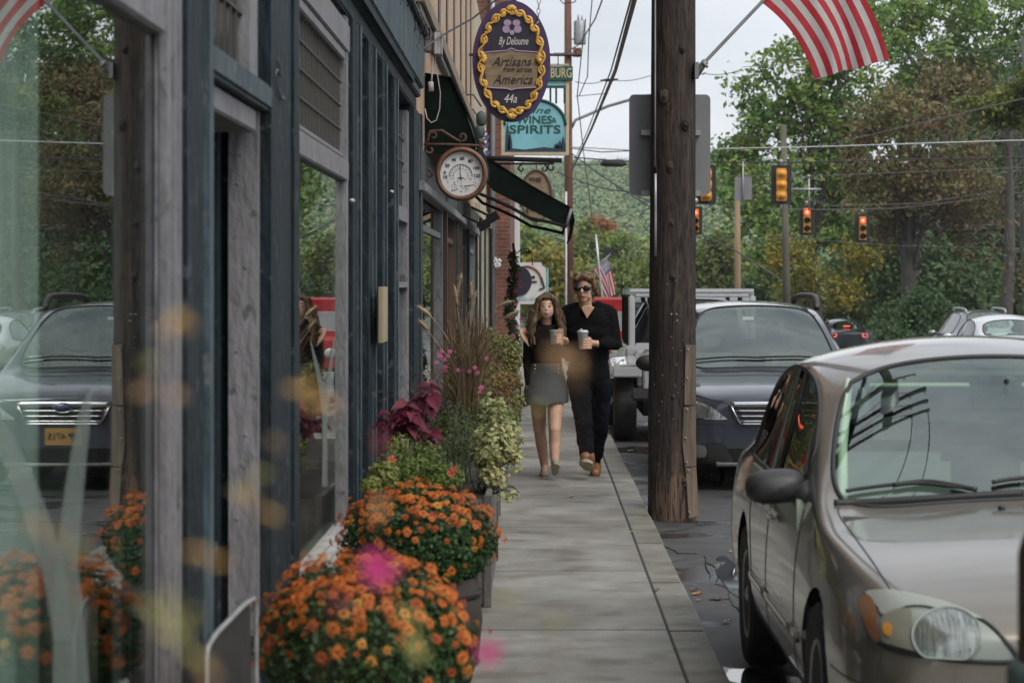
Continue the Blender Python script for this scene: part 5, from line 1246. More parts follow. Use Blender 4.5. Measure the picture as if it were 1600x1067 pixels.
def cabin(root, yd, yr, hw, zd, zr_, seatm=M_seat):
    f_ = MB(); f_.box(-hw, hw, yd - .25, yr + .5, .25, .32); f_.box(-hw, hw, yr + .35, yr + .5, .3, zd); loc(f_, 'cabin_floor', M_dash, root)
    d = MB(); d.box(-hw, hw, yd - .35, yd + .12, zd - .3, zd - .02); d.ball((-.37 * (1), yd + .05, zd - .04), (.2, .16, .07), 0, 12, 8); loc(d, 'dashboard', M_dash, root, bevel=.03)
    for sx in (-1, 1):
        s_ = MB(); x = sx * .37
        s_.box(x - .24, x + .24, yd + .45, yd + .95, .35, .5); s_.box(x - .23, x + .23, yd + .88, yd + 1.02, .5, zd + .12); s_.box(x - .12, x + .12, yd + .92, yd + 1.0, zd + .13, zd + .30); loc(s_, 'seat', seatm, root, bevel=.04)
    s_ = MB(); s_.box(-hw + .08, hw - .08, yr - .1, yr + .06, .5, zd + .08); loc(s_, 'rear_seat', seatm, root, bevel=.04)
    w_ = MB(); a = np.linspace(0, 2 * pi, 24, endpoint=False); w_.tube([(.37 + .18 * cos(t), yd + .26 + .06 * sin(t), zd - .02 + .17 * sin(t)) for t in a], .014, 6, closed=True); loc(w_, 'steering_wheel', M_trim, root)
def glass_parts(root, res, seal=.009, mats=None):
    mats = mats or {1: M_wsg, 2: M_sdg, 3: M_sdg}
    nm = {1: 'windscreen', 2: 'side_window', 3: 'rear_window'}
    for mi in (1, 2, 3):
        if mi not in res: continue
        for vs, fs in islands(*res[mi]):
            o = raw(nm[mi], vs, fs, mats[mi], root)
            for lp in loops_of(vs, fs): s_ = MB(); s_.tube(lp, seal, 6, closed=True); loc(s_, 'seal', M_trim, o)

# ------------------------------------------------------------------ beige sedan nearest the camera
TX, TD, TZ = 1.79, 7.15, -.08
def ring(w, z, h, d=0):
    """w: max half width, z: (bottom, low, mid, shoulder, belt) heights, h: [(lat, z) x 4]"""
    return [(w * .86, z[0]), (w * .965, z[0] + .05), (w * 1.0, z[1]), (w * .99, z[2]), (w * .945, z[3])] + list(h)
T = [
 (.03, ring(.60, (.24, .40, .52, .60), [(.50, .645), (.42, .655), (.21, .67), (0, .675)])),
 (.10, ring(.735, (.21, .40, .54, .64), [(.62, .695), (.53, .71), (.26, .73), (0, .735)])),
 (.28, ring(.825, (.20, .42, .58, .69), [(.71, .755), (.61, .775), (.30, .80), (0, .805)])),
 (.55, ring(.86, (.20, .44, .63, .75), [(.765, .805), (.68, .825), (.33, .865), (0, .872)])),
 (1.03, ring(.868, (.20, .46, .68, .81), [(.80, .855), (.72, .875), (.35, .915), (0, .925)])),
 (1.42, ring(.872, (.20, .46, .70, .85), [(.820, .885), (.775, .90), (.38, .945), (0, .96)])),
 (1.86, ring(.872, (.20, .46, .72, .88), [(.755, 1.12), (.695, 1.145), (.36, 1.215), (0, 1.24)])),
 (2.30, ring(.872, (.20, .46, .73, .91), [(.680, 1.32), (.605, 1.36), (.33, 1.43), (0, 1.45)])),
 (2.75, ring(.872, (.20, .46, .74, .93), [(.69, 1.395), (.62, 1.435), (.33, 1.50), (0, 1.52)])),
 (3.30, ring(.872, (.20, .46, .745, .94), [(.70, 1.385), (.62, 1.43), (.33, 1.495), (0, 1.515)])),
 (3.80, ring(.872, (.20, .46, .75, .945), [(.72, 1.26), (.62, 1.315), (.33, 1.385), (0, 1.40)])),
 (4.28, ring(.868, (.20, .46, .75, .935), [(.76, 1.00), (.665, 1.02), (.33, 1.06), (0, 1.07)])),
 (4.72, ring(.865, (.22, .46, .73, .90), [(.73, .96), (.62, .98), (.31, 1.0), (0, 1.005)])),
 (4.98, ring(.79, (.26, .46, .70, .86), [(.66, .91), (.56, .925), (.28, .945), (0, .95)])),
 (5.04, ring(.70, (.30, .44, .62, .76), [(.58, .82), (.5, .835), (.25, .85), (0, .855)])),
]
ws = {(5, 6), (5, 7), (6, 6), (6, 7)}; sides = {(6, 4), (7, 4), (8, 4), (9, 4)}; rears = {(10, 6), (10, 7)}
me = make_body(T, ws, sides, rears, creases=((4, .35), (5, .25)))
WT = ((1.03, .325), (3.79, .325)); res, co_, keep_ = split_body(me, WT, .37)
car = empty('parked_car', (0, 0, 0), 'beige metallic sedan parked nearest, cut off by the right edge', 'car', 'cars parked along the kerb')
body = raw('body', *res[0], M_beige, car)
if 4 in res: raw('underbody', *res[4], M_well, car)
glass_parts(car, res, .010)
pr = Proj(bvh_of([res[k] for k in (0, 1, 2, 3) if k in res]), (TX, TD, TZ))
for sg in (-1, 1):
    wheel(car, sg * .762, 1.03, .325, .20, sg, 7); wheel(car, sg * .762, 3.79, .325, .20, sg, 7)
wl = MB()
for yw in (1.03, 3.79): wl.box(-.68, .68, yw - .42, yw + .42, .18, .72); 
loc(wl, 'wheel_well', M_well, car)
cabin(car, 1.62, 3.55, .74, .93, .93)
# pale inner trim of the pillar seen through the windscreen
for sg in (-1, 1):
    it = MB(); it.tube([(sg * .70, 1.55, .93), (sg * .655, 1.9, 1.12), (sg * .585, 2.28, 1.33)], [.045, .04, .035], 8, flat=.5); it.box(sg * .80, sg * .84, 1.75, 3.6, .45, .93); loc(it, 'pillar_trim', M_inner, car)
it = MB(); it.box(-.42, .42, 2.5, 3.4, 1.36, 1.38); loc(it, 'headliner', M_inner, car)
for sg in (-1, 1):
    it = MB(); it.box(sg * .30 - .2, sg * .30 + .2, 2.32, 2.46, 1.32, 1.335); loc(it, 'sun_visor', M_inner, car, bevel=.005)
rm = MB(); rm.box(-.13, .13, 2.12, 2.15, 1.24, 1.30); rm.tube([(0, 2.14, 1.3), (0, 2.1, 1.36)], .012, 6); loc(rm, 'rear_view_mirror', M_trim, car, bevel=.012)
# headlight, traced over the front corner
hl = smooth_outline([(1346, 945), (1352, 931), (1372, 925), (1400, 926), (1440, 934), (1490, 948), (1540, 973), (1572, 1003), (1587, 1024), (1583, 1033), (1545, 1034), (1480, 1030), (1420, 1020), (1380, 1008), (1358, 985)], 90)
def both(name, vs, fs, m, parent=None):
    o = raw(name, vs, fs, m, parent or car); raw(name, mirrored(vs), fs, m, parent or car); return o
v0, f0 = patch(pr, hl, .003, 0); both('headlight_housing', v0, f0, M_refl)
amb = smooth_outline([(1346, 945), (1351, 934), (1362, 934), (1372, 950), (1376, 975), (1378, 1004), (1364, 993), (1352, 965)], 40); v1, f1 = patch(pr, amb, .014); both('side_marker', v1, f1, M_amber)
top_ = smooth_outline([(1356, 929), (1372, 925), (1400, 926), (1440, 934), (1490, 948), (1535, 970), (1500, 962), (1460, 952), (1420, 950), (1384, 962), (1374, 950)], 66); v1, f1 = patch(pr, top_, .012); both('lens_top', v1, f1, M_lensp)
sg_ = smooth_outline([(1382, 965), (1400, 955), (1424, 956), (1426, 975), (1424, 998), (1430, 1016), (1400, 1008), (1382, 1000)], 40); v1, f1 = patch(pr, sg_, .012); both('turn_lamp', v1, f1, mat('turn lamp bowl', (.30, .28, .23), .35, .3))
v1, f1 = patch(pr, smooth_outline([(1384, 980), (1392, 976), (1398, 984), (1396, 996), (1387, 992)], 20), .016); both('bulb', v1, f1, M_amberl)
bowl = [(1480 + 52 * cos(t) * (1.0), 995 + 41 * sin(t)) for t in np.linspace(0, 2 * pi, 40, endpoint=False)]
bowl = [(x, min(y, 1027 + (x - 1440) * .04)) for x, y in bowl]
M_bowl = mat('lamp bowl', (.36, .37, .36), .2, .75, var=.45, vs=70, stretch=(3, .2, .06), detail=1); v1, f1 = patch(pr, bowl, .013); both('lamp_bowl', v1, f1, M_bowl)
rb = MB(); q = [pr.px(x, y, .014) for x, y in bowl]; q = [p for p in q if p]; rb.tube(q, .0035, 6, closed=True); rb.tube([Vector((-p.x, p.y, p.z)) for p in q], .0035, 6, closed=True)
for k in range(13):
    x = 1440 + k * 7.5; p0 = pr.px(x, 968 + abs(k - 6) * 2.4, .016); p1 = pr.px(x + 1, 1022 - abs(k - 6) * 1.2, .016)
    if p0 and p1:
        for s in (1, -1): rb.tube([Vector((p0.x * s, p0.y, p0.z)), Vector((p1.x * s, p1.y, p1.z))], .0016, 4)
loc(rb, 'bowl_ring', M_refl, car)
v2, f2 = patch(pr, hl, .018, .006); both('headlight_lens', v2, f2, M_lensc)
hr = MB(); q = [p for p in (pr.px(x, y, .002) for x, y in hl) if p]; hr.tube(q, .0075, 6, closed=True); hr.tube([Vector((-p.x, p.y, p.z)) for p in q], .0075, 6, closed=True); loc(hr, 'headlight_seal', M_trim, car)
# shut lines
sm = MB()
def addseam(pts, w=.0028, fn='px', mir=True):
    g = getattr(pr, fn); q = [p for p in (g(x, y, .0005) for x, y in smooth_line(pts)) if p]
    if len(q) < 2: return
    sm.tube(q, w, 5, cap=False)
    if mir: sm.tube([Vector((-p.x, p.y, p.z)) for p in q], w, 5, cap=False)
addseam([(1310, 793), (1312, 806), (1335, 838), (1365, 880), (1394, 925)]); addseam([(1590, 1030), (1593, 1010), (1590, 1000)])
def sside(pts, w=.0028):
    for sgn in (-1, 1):
        q = [p for p in (pr.side(y, z, sgn, .0) for y, z in smooth_line(pts)) if p]
        if len(q) > 1: sm.tube(q, w, 5, cap=False)
sside([(1.72, .90), (1.66, .72), (1.62, .5), (1.66, .26)]); sside([(2.72, .93), (2.70, .6), (2.72, .26)]); sside([(3.45, .93), (3.52, .75), (3.42, .6), (3.36, .45)])
sside([(.12, .50), (.4, .50), (.62, .50)], .003)
loc(sm, 'shut_line', M_trim, car)
mo = MB()
for sgn in (-1, 1):
    for y0, y1 in ((1.50, 1.63), (1.70, 2.68), (2.76, 3.38)):
        q = [p for p in (pr.side(y0 + (y1 - y0) * k / 10, .46, sgn, .004) for k in range(11)) if p]
        if len(q) > 1: mo.tube(q, .022, 8, flat=.45)
loc(mo, 'side_moulding', M_beige, car)
bp_ = MB()
for sgn in (-1, 1):
    q = [(sgn * .905, 2.66, .95), (sgn * .805, 2.70, 1.17), (sgn * .675, 2.74, 1.38)]; q2 = [p for p in (pr.side(y, z, sgn, .003) for x, y, z in q) if p]
    if len(q2) > 1: bp_.tube(q2, .028, 6, flat=.35)
    q2 = [p for p in (pr.side(y, z, sgn, .003) for y, z in ((1.60, .935), (1.78, .95), (2.0, .955))) if p]
loc(bp_, 'door_pillar', M_trim, car)
hd = MB()
for sgn in (-1, 1):
    for y in (2.45, 3.2):
        p = pr.side(y, .80, sgn, .02)
        if p: hd.box(p.x - .012, p.x + .012, y - .09, y + .09, .785, .815)
loc(hd, 'door_handle', M_beige, car, bevel=.01)
# mirrors
for sgn in (-1, 1):
    m_ = MB(); cx_ = sgn * .905; R_ = Matrix.Rotation(0, 3, 'Z')
    n = 20; prof = [(0, -.075), (.55, -.068), (.82, -.045), (.96, -.01), (1.0, .035), (.97, .06), (.9, .066)]
    vs = []
    for (r, h) in prof:
        for j in range(n):
            a = 2 * pi * j / n; ca_, sa_ = cos(a), sin(a); ex = abs(ca_) ** .75 * (1 if ca_ > 0 else -1); ez = abs(sa_) ** .75 * (1 if sa_ > 0 else -1)
            vs.append((cx_ + ex * r * .115, 1.86 + h, .965 + ez * r * (.068 if ez > 0 else .062) + (.006 * ex * sgn * -1)))
    m_.add(vs, [(i * n + j, i * n + (j + 1) % n, (i + 1) * n + (j + 1) % n, (i + 1) * n + j) for i in range(len(prof) - 1) for j in range(n)] + [tuple(range(len(vs) - n, len(vs)))], 0, True)
    o = loc(m_, 'wing_mirror', M_plast, car); a_ = MB(); a_.tube([(sgn * .84, 1.86, .94), (sgn * .82, 1.82, .93), (sgn * .79, 1.76, .955)], [.035, .04, .05], 10, flat=.8); a_.prism([(sgn * .80, 1.62, .93), (sgn * .79, 1.95, .95), (sgn * .735, 1.90, 1.12)], (sgn * -.02, 0, 0)); loc(a_, 'mirror_arm', M_plast, o)
    g_ = MB(); g_.box(cx_ - .10, cx_ + .10, 1.92, 1.925, .92, 1.01); loc(g_, 'mirror_glass', M_chrome, o)
# wipers and cowl
wp = MB()
def wiper(pts, w=.008):
    q = [p for p in (pr.px(x, y, .014) for x, y in smooth_line(pts, 5)) if p]; wp.tube(q, w, 6)
wiper([(1322, 772), (1345, 768), (1395, 762), (1440, 760), (1490, 765), (1527, 768)], .007); wiper([(1395, 763), (1440, 757), (1475, 760), (1526, 770)], .009); wiper([(1550, 758), (1580, 753), (1640, 748)], .008)
loc(wp, 'wiper', M_trim, car)
cw = MB(); q = [p for p in (pr.px(x, y, .003) for x, y in smooth_line([(1303, 788), (1350, 787), (1420, 783), (1500, 778), (1600, 772)], 6)) if p]; cw.tube(q, .016, 6, flat=.5); cw.tube([Vector((-p.x, p.y, p.z)) for p in q], .016, 6, flat=.5); loc(cw, 'cowl_grille', M_trim, car)
nzl = MB(); p = pr.px(1565, 795, .004)
if p: nzl.ball(p, (.014, .012, .01), 0, 10, 6); nzl.ball((-p.x, p.y, p.z), (.014, .012, .01), 0, 10, 6)
loc(nzl, 'washer_jet', M_trim, car)
# grille, bumper slot, plate
v1, f1 = patch(pr, smooth_outline([(-.30, .60), (-.2, .64), (0, .65), (.2, .64), (.30, .60), (.2, .55), (0, .535), (-.2, .55)], 40), .006, fn='front'); raw('grille', v1, f1, M_trim, car)
v1, f1 = patch(pr, smooth_outline([(-.45, .34), (0, .35), (.45, .34), (.43, .26), (0, .25), (-.43, .26)], 36), .005, fn='front'); raw('lower_grille', v1, f1, M_trim, car)
car.location = (TX, TD, TZ)

# ------------------------------------------------------------------ charcoal wagon
SX, SD = 1.98, 20.1
S = [
 (.02, ring(.62, (.24, .42, .60, .70), [(.50, .74), (.42, .755), (.22, .77), (0, .775)])),
 (.10, ring(.76, (.22, .42, .62, .73), [(.62, .79), (.52, .805), (.27, .82), (0, .825)])),
 (.32, ring(.86, (.22, .45, .66, .78), [(.74, .84), (.62, .85), (.31, .875), (0, .88)])),
 (.92, ring(.91, (.22, .48, .72, .86), [(.80, .92), (.70, .93), (.35, .945), (0, .95)])),
 (1.26, ring(.91, (.22, .48, .74, .90), [(.78, .955), (.70, .96), (.36, .985), (0, .99)])),
 (1.65, ring(.91, (.22, .48, .76, .94), [(.66, 1.25), (.60, 1.27), (.33, 1.31), (0, 1.32)])),
 (2.05, ring(.91, (.22, .48, .77, .96), [(.585, 1.46), (.515, 1.49), (.29, 1.525), (0, 1.535)])),
 (2.6, ring(.91, (.22, .48, .78, .97), [(.59, 1.50), (.52, 1.53), (.3, 1.565), (0, 1.575)])),
 (3.4, ring(.91, (.22, .48, .78, .98), [(.59, 1.50), (.52, 1.53), (.3, 1.565), (0, 1.57)])),
 (4.1, ring(.90, (.22, .48, .78, .98), [(.58, 1.47), (.51, 1.50), (.3, 1.53), (0, 1.54)])),
 (4.55, ring(.87, (.26, .48, .76, .96), [(.64, 1.08), (.55, 1.12), (.3, 1.16), (0, 1.17)])),
 (4.75, ring(.80, (.3, .48, .70, .86), [(.62, .92), (.5, .94), (.25, .96), (0, .965)])),
]
me = make_body(S, {(4, 6), (4, 7), (5, 6), (5, 7)}, {(5, 4), (6, 4), (7, 4), (8, 4)}, {(9, 6), (9, 7)}, creases=((4, .4), (5, .3)))
res, co_, keep_ = split_body(me, ((.92, .34), (3.66, .34)), .39)
wg = empty('parked_car', (0, 0, 0), 'charcoal wagon with chrome winged grille parked behind the beige sedan', 'car', 'cars parked along the kerb')
raw('body', *res[0], M_char, wg)
if 4 in res: raw('underbody', *res[4], M_well, wg)
glass_parts(wg, res, .010)
pr = Proj(bvh_of([res[k] for k in (0, 1, 2, 3) if k in res]), (SX, SD, -.08))
for sg in (-1, 1): wheel(wg, sg * .79, .92, .34, .21, sg); wheel(wg, sg * .79, 3.66, .34, .21, sg)
wl = MB(); wl.box(-.68, .68, .5, 1.35, .2, .74); wl.box(-.68, .68, 3.24, 4.08, .2, .74); loc(wl, 'wheel_well', M_well, wg)
cabin(wg, 1.5, 3.3, .74, .97, .97)
for sg in (-1, 1):
    r_ = MB(); r_.tube(smooth_line([(sg * .57, 2.1, 1.50), (sg * .575, 2.2, 1.585), (sg * .58, 2.6, 1.615), (sg * .58, 3.9, 1.60), (sg * .57, 4.15, 1.51)]), .03, 8); loc(r_, 'roof_rail', M_plast, wg)
    m_ = MB(); m_.ball((sg * 1.0, 1.55, 1.02), (.115, .07, .075), 0, 16, 10); m_.tube([(sg * .92, 1.56, 1.0), (sg * .80, 1.5, .985)], .03, 8); loc(m_, 'wing_mirror', M_trim, wg)
def fpatch(name, pts, m, off=.005, n=48, smooth=True, both_=True, dome=0, parent=None):
    ol = smooth_outline(pts, n) if smooth else pts; vs, fs = patch(pr, ol, off, dome, fn='front'); o = raw(name, vs, fs, m, parent or wg)
    if both_: raw(name, mirrored(vs), fs, m, parent or wg)
    return o
# grille: chrome frame, black field, four bright slats, emblem
def trap(hw0, hw1, z0, z1, n=8):
    o = [(-hw0 + 2 * hw0 * i / n, z0) for i in range(n + 1)] + [(hw1 - 2 * hw1 * i / n, z1) for i in range(n + 1)]; return o
fpatch('grille', trap(.29, .38, .565, .745), M_trim, .012, smooth=False, both_=False)
gr = MB()
def fl_(pts, r, flat=1, m=0, off=.012):
    q = [p for p in (pr.front(x, z, off) for x, z in pts) if p]
    if len(q) > 1: gr.tube(q, r, 8, m, flat=flat)
fl_([(x, .722 + .006 * (1 - (x / .4) ** 2)) for x in np.linspace(-.385, .385, 21)], .026, .7, off=.012)
for z, hw in ((.672, .345), (.628, .325), (.586, .305)): fl_([(x, z) for x in np.linspace(-hw, hw, 17)], .0085, 1, off=.02)
for s in (-1, 1): fl_([(s * .385, .72), (s * .35, .65), (s * .31, .57)], .010, off=.018)
fl_([(x, .563) for x in np.linspace(-.31, .31, 17)], .010, off=.018)
loc(gr, 'grille_frame', M_chrome, wg)
p = pr.front(0, .70, .04); em = MB(); em.lathe([(0, -.012), (.058, -.008), (.066, .0), (.066, .01)], (0, p.y, .70), 28, 0, 'y', sx=1.15, sy=.62)
eo = loc(em, 'emblem', mat('emblem blue', (.015, .03, .10), .25, .3, coat=1), wg)
st_ = MB()
for (x, z, r) in ((-.038, .712, .012), (.012, .722, .006), (-.002, .70, .006), (.02, .705, .006), (.045, .712, .006), (.03, .69, .006)):
    st_.add([(x + r * (1 if k % 2 == 0 else .35) * cos(k * pi / 4), p.y - .014, z + r * (1 if k % 2 == 0 else .35) * sin(k * pi / 4)) for k in range(8)], [tuple(range(8))])
st_.tube([(.075 * cos(t), p.y - .008, .70 + .041 * sin(t)) for t in np.linspace(0, 2 * pi, 32, endpoint=False)], .005, 6, closed=True); loc(st_, 'stars', M_chrome, eo)
# lamps
HLo = [(-.87, .755), (-.80, .775), (-.66, .745), (-.54, .70), (-.44, .625), (-.42, .60), (-.58, .60), (-.72, .625), (-.82, .67)]
M_refl2 = mat('bright reflector', (.55, .56, .56), .25, .8, var=.5, vs=25, stretch=(2, 2, 1)); fpatch('headlight', HLo, M_refl2, .004, 60); fpatch('lamp_bowl', [(-.70, .70), (-.64, .72), (-.57, .69), (-.53, .64), (-.58, .615), (-.67, .63)], M_bowl, .009, 30); fpatch('headlight_lens', HLo, M_lensc, .018, 60, dome=.01)
fpatch('bumper_trim', [(-.80, .31), (-.60, .40), (-.44, .40), (-.40, .30), (-.42, .245), (-.75, .245)], M_trim, .006, smooth=True)
fpatch('fog_lamp', [(-.74, .385), (-.62, .385), (-.585, .36), (-.585, .30), (-.62, .285), (-.74, .285)], mat('fog lamp surround', (.22, .22, .2), .35, .6), .014)
fpatch('lower_grille', trap(.36, .42, .25, .36), M_well, .006, smooth=False, both_=False)
M_plate = mat('yellow orange plate', (.42, .24, .07), .6)
pt = MB(); p = pr.front(0, .46, .012); pt.box(-.155, .155, p.y - .012, p.y - .004, .385, .53); pt = loc(pt, 'number_plate', M_plate, wg, bevel=.003)
def ltext(body_, c, size, m, parent, width=None, name='lettering'):
    o = text(body_, Vector(c), size, m, name, None, width=width); o.parent = parent; return o
ltext('FJP 4715', (0, p.y - .016, .46), .075, M_plum, pt, .26)
bs2 = MB(); q = [p for p in (pr.front(x, .235, .012) for x in np.linspace(-.5, .5, 15)) if p]; bs2.tube(q, .022, 6, flat=.6); loc(bs2, 'skid_strip', M_refl, wg)
sm = MB()
for pts in ([(-.84, .80), (-.7, .80), (-.55, .765), (-.42, .735), (-.40, .70)], [(-.88, .56), (-.7, .565), (-.42, .565)]):
    q = [p for p in (pr.front(x, z, .001) for x, z in smooth_line(pts)) if p]
    if len(q) > 1: sm.tube(q, .0035, 5, cap=False); sm.tube([Vector((-p.x, p.y, p.z)) for p in q], .0035, 5, cap=False)
for s in (-1, 1):
    for pts in ([(1.5, .93), (1.46, .7), (1.45, .3)], [(2.5, .96), (2.48, .3)], [(3.2, .96), (3.2, .45)]):
        q = [p for p in (pr.side(y, z, s, .0) for y, z in smooth_line(pts)) if p]
        if len(q) > 1: sm.tube(q, .003, 5, cap=False)
loc(sm, 'shut_line', M_trim, wg)
wp = MB()
for pts in ([(-.62, 1.01), (-.3, 1.035), (.02, 1.03)], [(-.02, 1.035), (.35, 1.04), (.62, 1.01)]):
    q = [p for p in (pr.front(x, z + .03, .02) for x, z in smooth_line(pts)) if p]
    if len(q) > 1: wp.tube(q, .009, 6)
loc(wp, 'wiper', M_trim, wg)
ck = MB(); p = pr.front(.52, 1.08, -.01); ck.box(.46, .58, p.y, p.y + .004, 1.04, 1.09); loc(ck, 'sticker', M_white, wg)
ck = MB(); p = pr.front(0, 1.47, -.02); ck.box(-.12, -.02, p.y + .01, p.y + .03, 1.40, 1.43); ck.box(-.09, .09, p.y + .08, p.y + .1, 1.38, 1.43, 1); loc(ck, 'rear_view_mirror', [M_white, M_trim], wg)
wg.location = (SX, SD, -.08)

# ------------------------------------------------------------------ silver off-roader behind it
jp = empty('parked_car', (0, 0, 0), 'boxy silver white off-roader with round lamps behind the charcoal wagon', 'car', 'cars parked along the kerb')
def jb_(name, m, *bx, bev=.02, parent=None):
    mb = MB()
    for b_ in bx: mb.box(*b_)
    return loc(mb, name, m, parent or jp, bevel=bev)
jb_('body', M_silver, (-.77, .77, 1.35, 4.1, .42, 1.07), bev=.03)
hm = MB(); hm.prism([(-.66, .45, .62), (.66, .45, .62), (.66, .45, .98), (.55, .42, 1.03), (-.55, .42, 1.03), (-.66, .45, .98)], (0, .95, .03)); loc(hm, 'hood', M_silver, jp, bevel=.02)
jb_('grille', M_silver, (-.60, .60, .38, .45, .55, .98), bev=.015)
gs = MB()
for k in range(7): gs.box(-.22 + k * .073 - .017, -.22 + k * .073 + .017, .365, .379, .64, .90)
loc(gs, 'grille_slot', M_trim, jp)
for s in (-1, 1):
    l_ = MB(); l_.lathe([(0, -.03), (.07, -.02), (.09, .01), (.095, .03)], (s * .44, .37, .83), 20, 0, 'y'); loc(l_, 'headlight', M_refl, jp)
    fl2 = MB(); fl2.prism([(s * .62, .30, .80), (s * .94, .30, .78), (s * .94, .34, .86), (s * .94, 1.20, .90), (s * .94, 1.34, .70), (s * .62, 1.34, .74), (s * .62, 1.2, .95), (s * .62, .34, .92)][2:6], (-s * .34, 0, 0)); fl2.box(s * .62, s * .94, .28, .36, .74, .86); fl2.prism([(s * .60, .3, .87), (s * .94, .3, .84), (s * .94, 1.22, .90), (s * .60, 1.22, .93)], (0, 0, .035)); loc(fl2, 'front_fender', M_silver, jp, bevel=.015)
    fr_ = MB(); fr_.prism([(s * .93, 2.95, .62), (s * .93, 3.05, .90), (s * .93, 3.75, .90), (s * .93, 3.9, .62), (s * .93, 3.82, .62), (s * .93, 3.68, .82), (s * .93, 3.12, .82), (s * .93, 3.02, .62)], (-s * .18, 0, 0)); loc(fr_, 'rear_fender', M_silver, jp)
    wheel(jp, s * .79, .78, .38, .24, s, 5); wheel(jp, s * .79, 3.4, .38, .24, s, 5)
    jb_('running_board', M_plast, (s * .78, s * .93, 1.35, 2.9, .36, .41))
    m_ = MB(); m_.box(s * .86, s * 1.02, 1.62, 1.68, 1.10, 1.30); m_.tube([(s * .78, 1.6, 1.05), (s * .9, 1.64, 1.12)], .02, 6); loc(m_, 'wing_mirror', M_chrome if s < 0 else M_plast, jp, bevel=.02)
jb_('windscreen_frame', M_silver, (-.72, -.65, 1.42, 1.50, 1.05, 1.66), (.65, .72, 1.42, 1.50, 1.05, 1.66), (-.65, .65, 1.42, 1.50, 1.635, 1.675), (-.65, .65, 1.40, 1.50, 1.05, 1.10), bev=.015)
jb_('windscreen', glassmat('off-roader glass', (.45, .5, .52), 3.4), (-.65, .65, 1.455, 1.46, 1.10, 1.635), bev=0)
jb_('roof', M_silver, (-.74, .74, 1.46, 4.05, 1.665, 1.735), bev=.045)
jb_('roof_pillar', M_plast, *[(s * .66, s * .71, y, y + .1, 1.07, 1.64) for s in (-1, 1) for y in (1.52, 2.35, 3.0, 3.95)], bev=.01)
jb_('side_window', M_sdg, *[(s * .68, s * .685, 1.62, 3.95, 1.08, 1.64) for s in (-1, 1)], bev=0)
jb_('bumper', M_plast, (-.75, .75, .12, .30, .48, .62), bev=.03); jb_('seat', M_seat, (-.55, -.15, 2.2, 2.35, .7, 1.3), (.15, .55, 2.2, 2.35, .7, 1.3), bev=.03)
cabin_ = MB(); cabin_.box(-.7, .7, 3.98, 4.02, .9, 1.64); loc(cabin_, 'tailgate', M_silver, jp)
jb_('underbody', M_well, (-.6, .6, .4, 4.0, .3, .6), bev=0)
jp.location = (1.74, 26.0, -.08); jp.scale = (1, 1, .965)

# ------------------------------------------------------------------ generic far cars
def far_car(paint_, label, locn, rz, tall=1.0, rails=False, brakes=False, group='cars standing at the junction', sc_=1, gl=None):
    Q = [(a, [(p[0], p[1] * (tall if p[1] > .5 else 1) if True else 0) for p in r_]) for a, r_ in (T if not rails else S)]
    n_ = len(Q)
    if rails: w_, s_, r_, wh = {(4, 6), (4, 7), (5, 6), (5, 7)}, {(5, 4), (6, 4), (7, 4), (8, 4)}, {(9, 6), (9, 7)}, ((.92, .34), (3.66, .34))
    else: w_, s_, r_, wh = {(5, 6), (5, 7), (6, 6), (6, 7)}, {(6, 4), (7, 4), (8, 4), (9, 4)}, {(10, 6), (10, 7)}, ((1.03, .325), (3.79, .325))
    me = make_body(Q, w_, s_, r_, lv=2); res, _, _ = split_body(me, wh, .37); root = empty('parked_car', (0, 0, 0), label, 'car', group)
    raw('body', *res[0], paint_, root); glass_parts(root, res, .012, mats=gl)
    if 4 in res: raw('underbody', *res[4], M_well, root)
    for sg in (-1, 1):
        for yw, r in wh: wheel(root, sg * .79, yw, r, .2, sg, 6)
    cabin(root, 1.6, 3.4, .72, .92, .92); ln = Q[-1][0]; pr_ = Proj(bvh_of([res[0]]), (0, 0, 0))
    for s in (-1, 1):
        o_ = [(s * .80, .86 * tall), (s * .60, .87 * tall), (s * .58, .74 * tall), (s * .80, .72 * tall)]; q = [pr_.front(x, z, .008, y0=8, flip=-1) for x, z in smooth_outline(o_, 20)]; q = [p for p in q if p]
        if len(q) > 3: m_ = MB(); m_.add(q, [tuple(range(len(q)))]); loc(m_, 'tail_lamp', M_brake if brakes else M_rlens, root)
        m_ = MB(); m_.ball((s * .99, 1.86, .98 * tall), (.11, .06, .08), 0, 12, 8); m_.tube([(s * .94, 1.86, .96 * tall), (s * .82, 1.8, .95 * tall)], .03, 6); loc(m_, 'wing_mirror', paint_, root)
        if rails: m_ = MB(); m_.tube(smooth_line([(s * .50, 2.3, 1.53 * tall), (s * .5, 2.4, 1.60 * tall), (s * .5, 3.9, 1.59 * tall), (s * .5, 4.1, 1.5 * tall)]), .03, 8); loc(m_, 'roof_rail', M_rim, root)
    if brakes:
        m_ = MB(); m_.box(-.15, .15, 3.98, 4.0, 1.16, 1.20); loc(m_, 'brake_lamp', M_brake, root)
    m_ = MB(); m_.box(-.15, .15, ln - .0, ln + .02, .62, .74); loc(m_, 'number_plate', M_plum, root)
    root.location = locn; root.rotation_euler = (0, 0, rz); return root
far_car(M_dsed, 'dark sedan with lit brake lamps on the road below the trees', (W(1327, 0, 106).x, 106 + 4.9, gz(106) - .15), pi, brakes=True, gl={1: M_wsg, 2: M_sdg, 3: M_wsg})
far_car(M_suv, 'grey wagon with silver roof rails at the right edge', (W(1546, 0, 61).x, 61 + 4.6, gz(61) - .17), pi, 1.06, rails=True, gl={1: M_wsg, 2: M_sdg, 3: M_wsg})
far_car(M_whp, 'white sedan partly cut off by the right edge', (W(1595, 0, 50).x, 50 + 4.9, gz(50) - .13), pi, .97, gl={1: M_wsg, 2: M_sdg, 3: M_wsg})
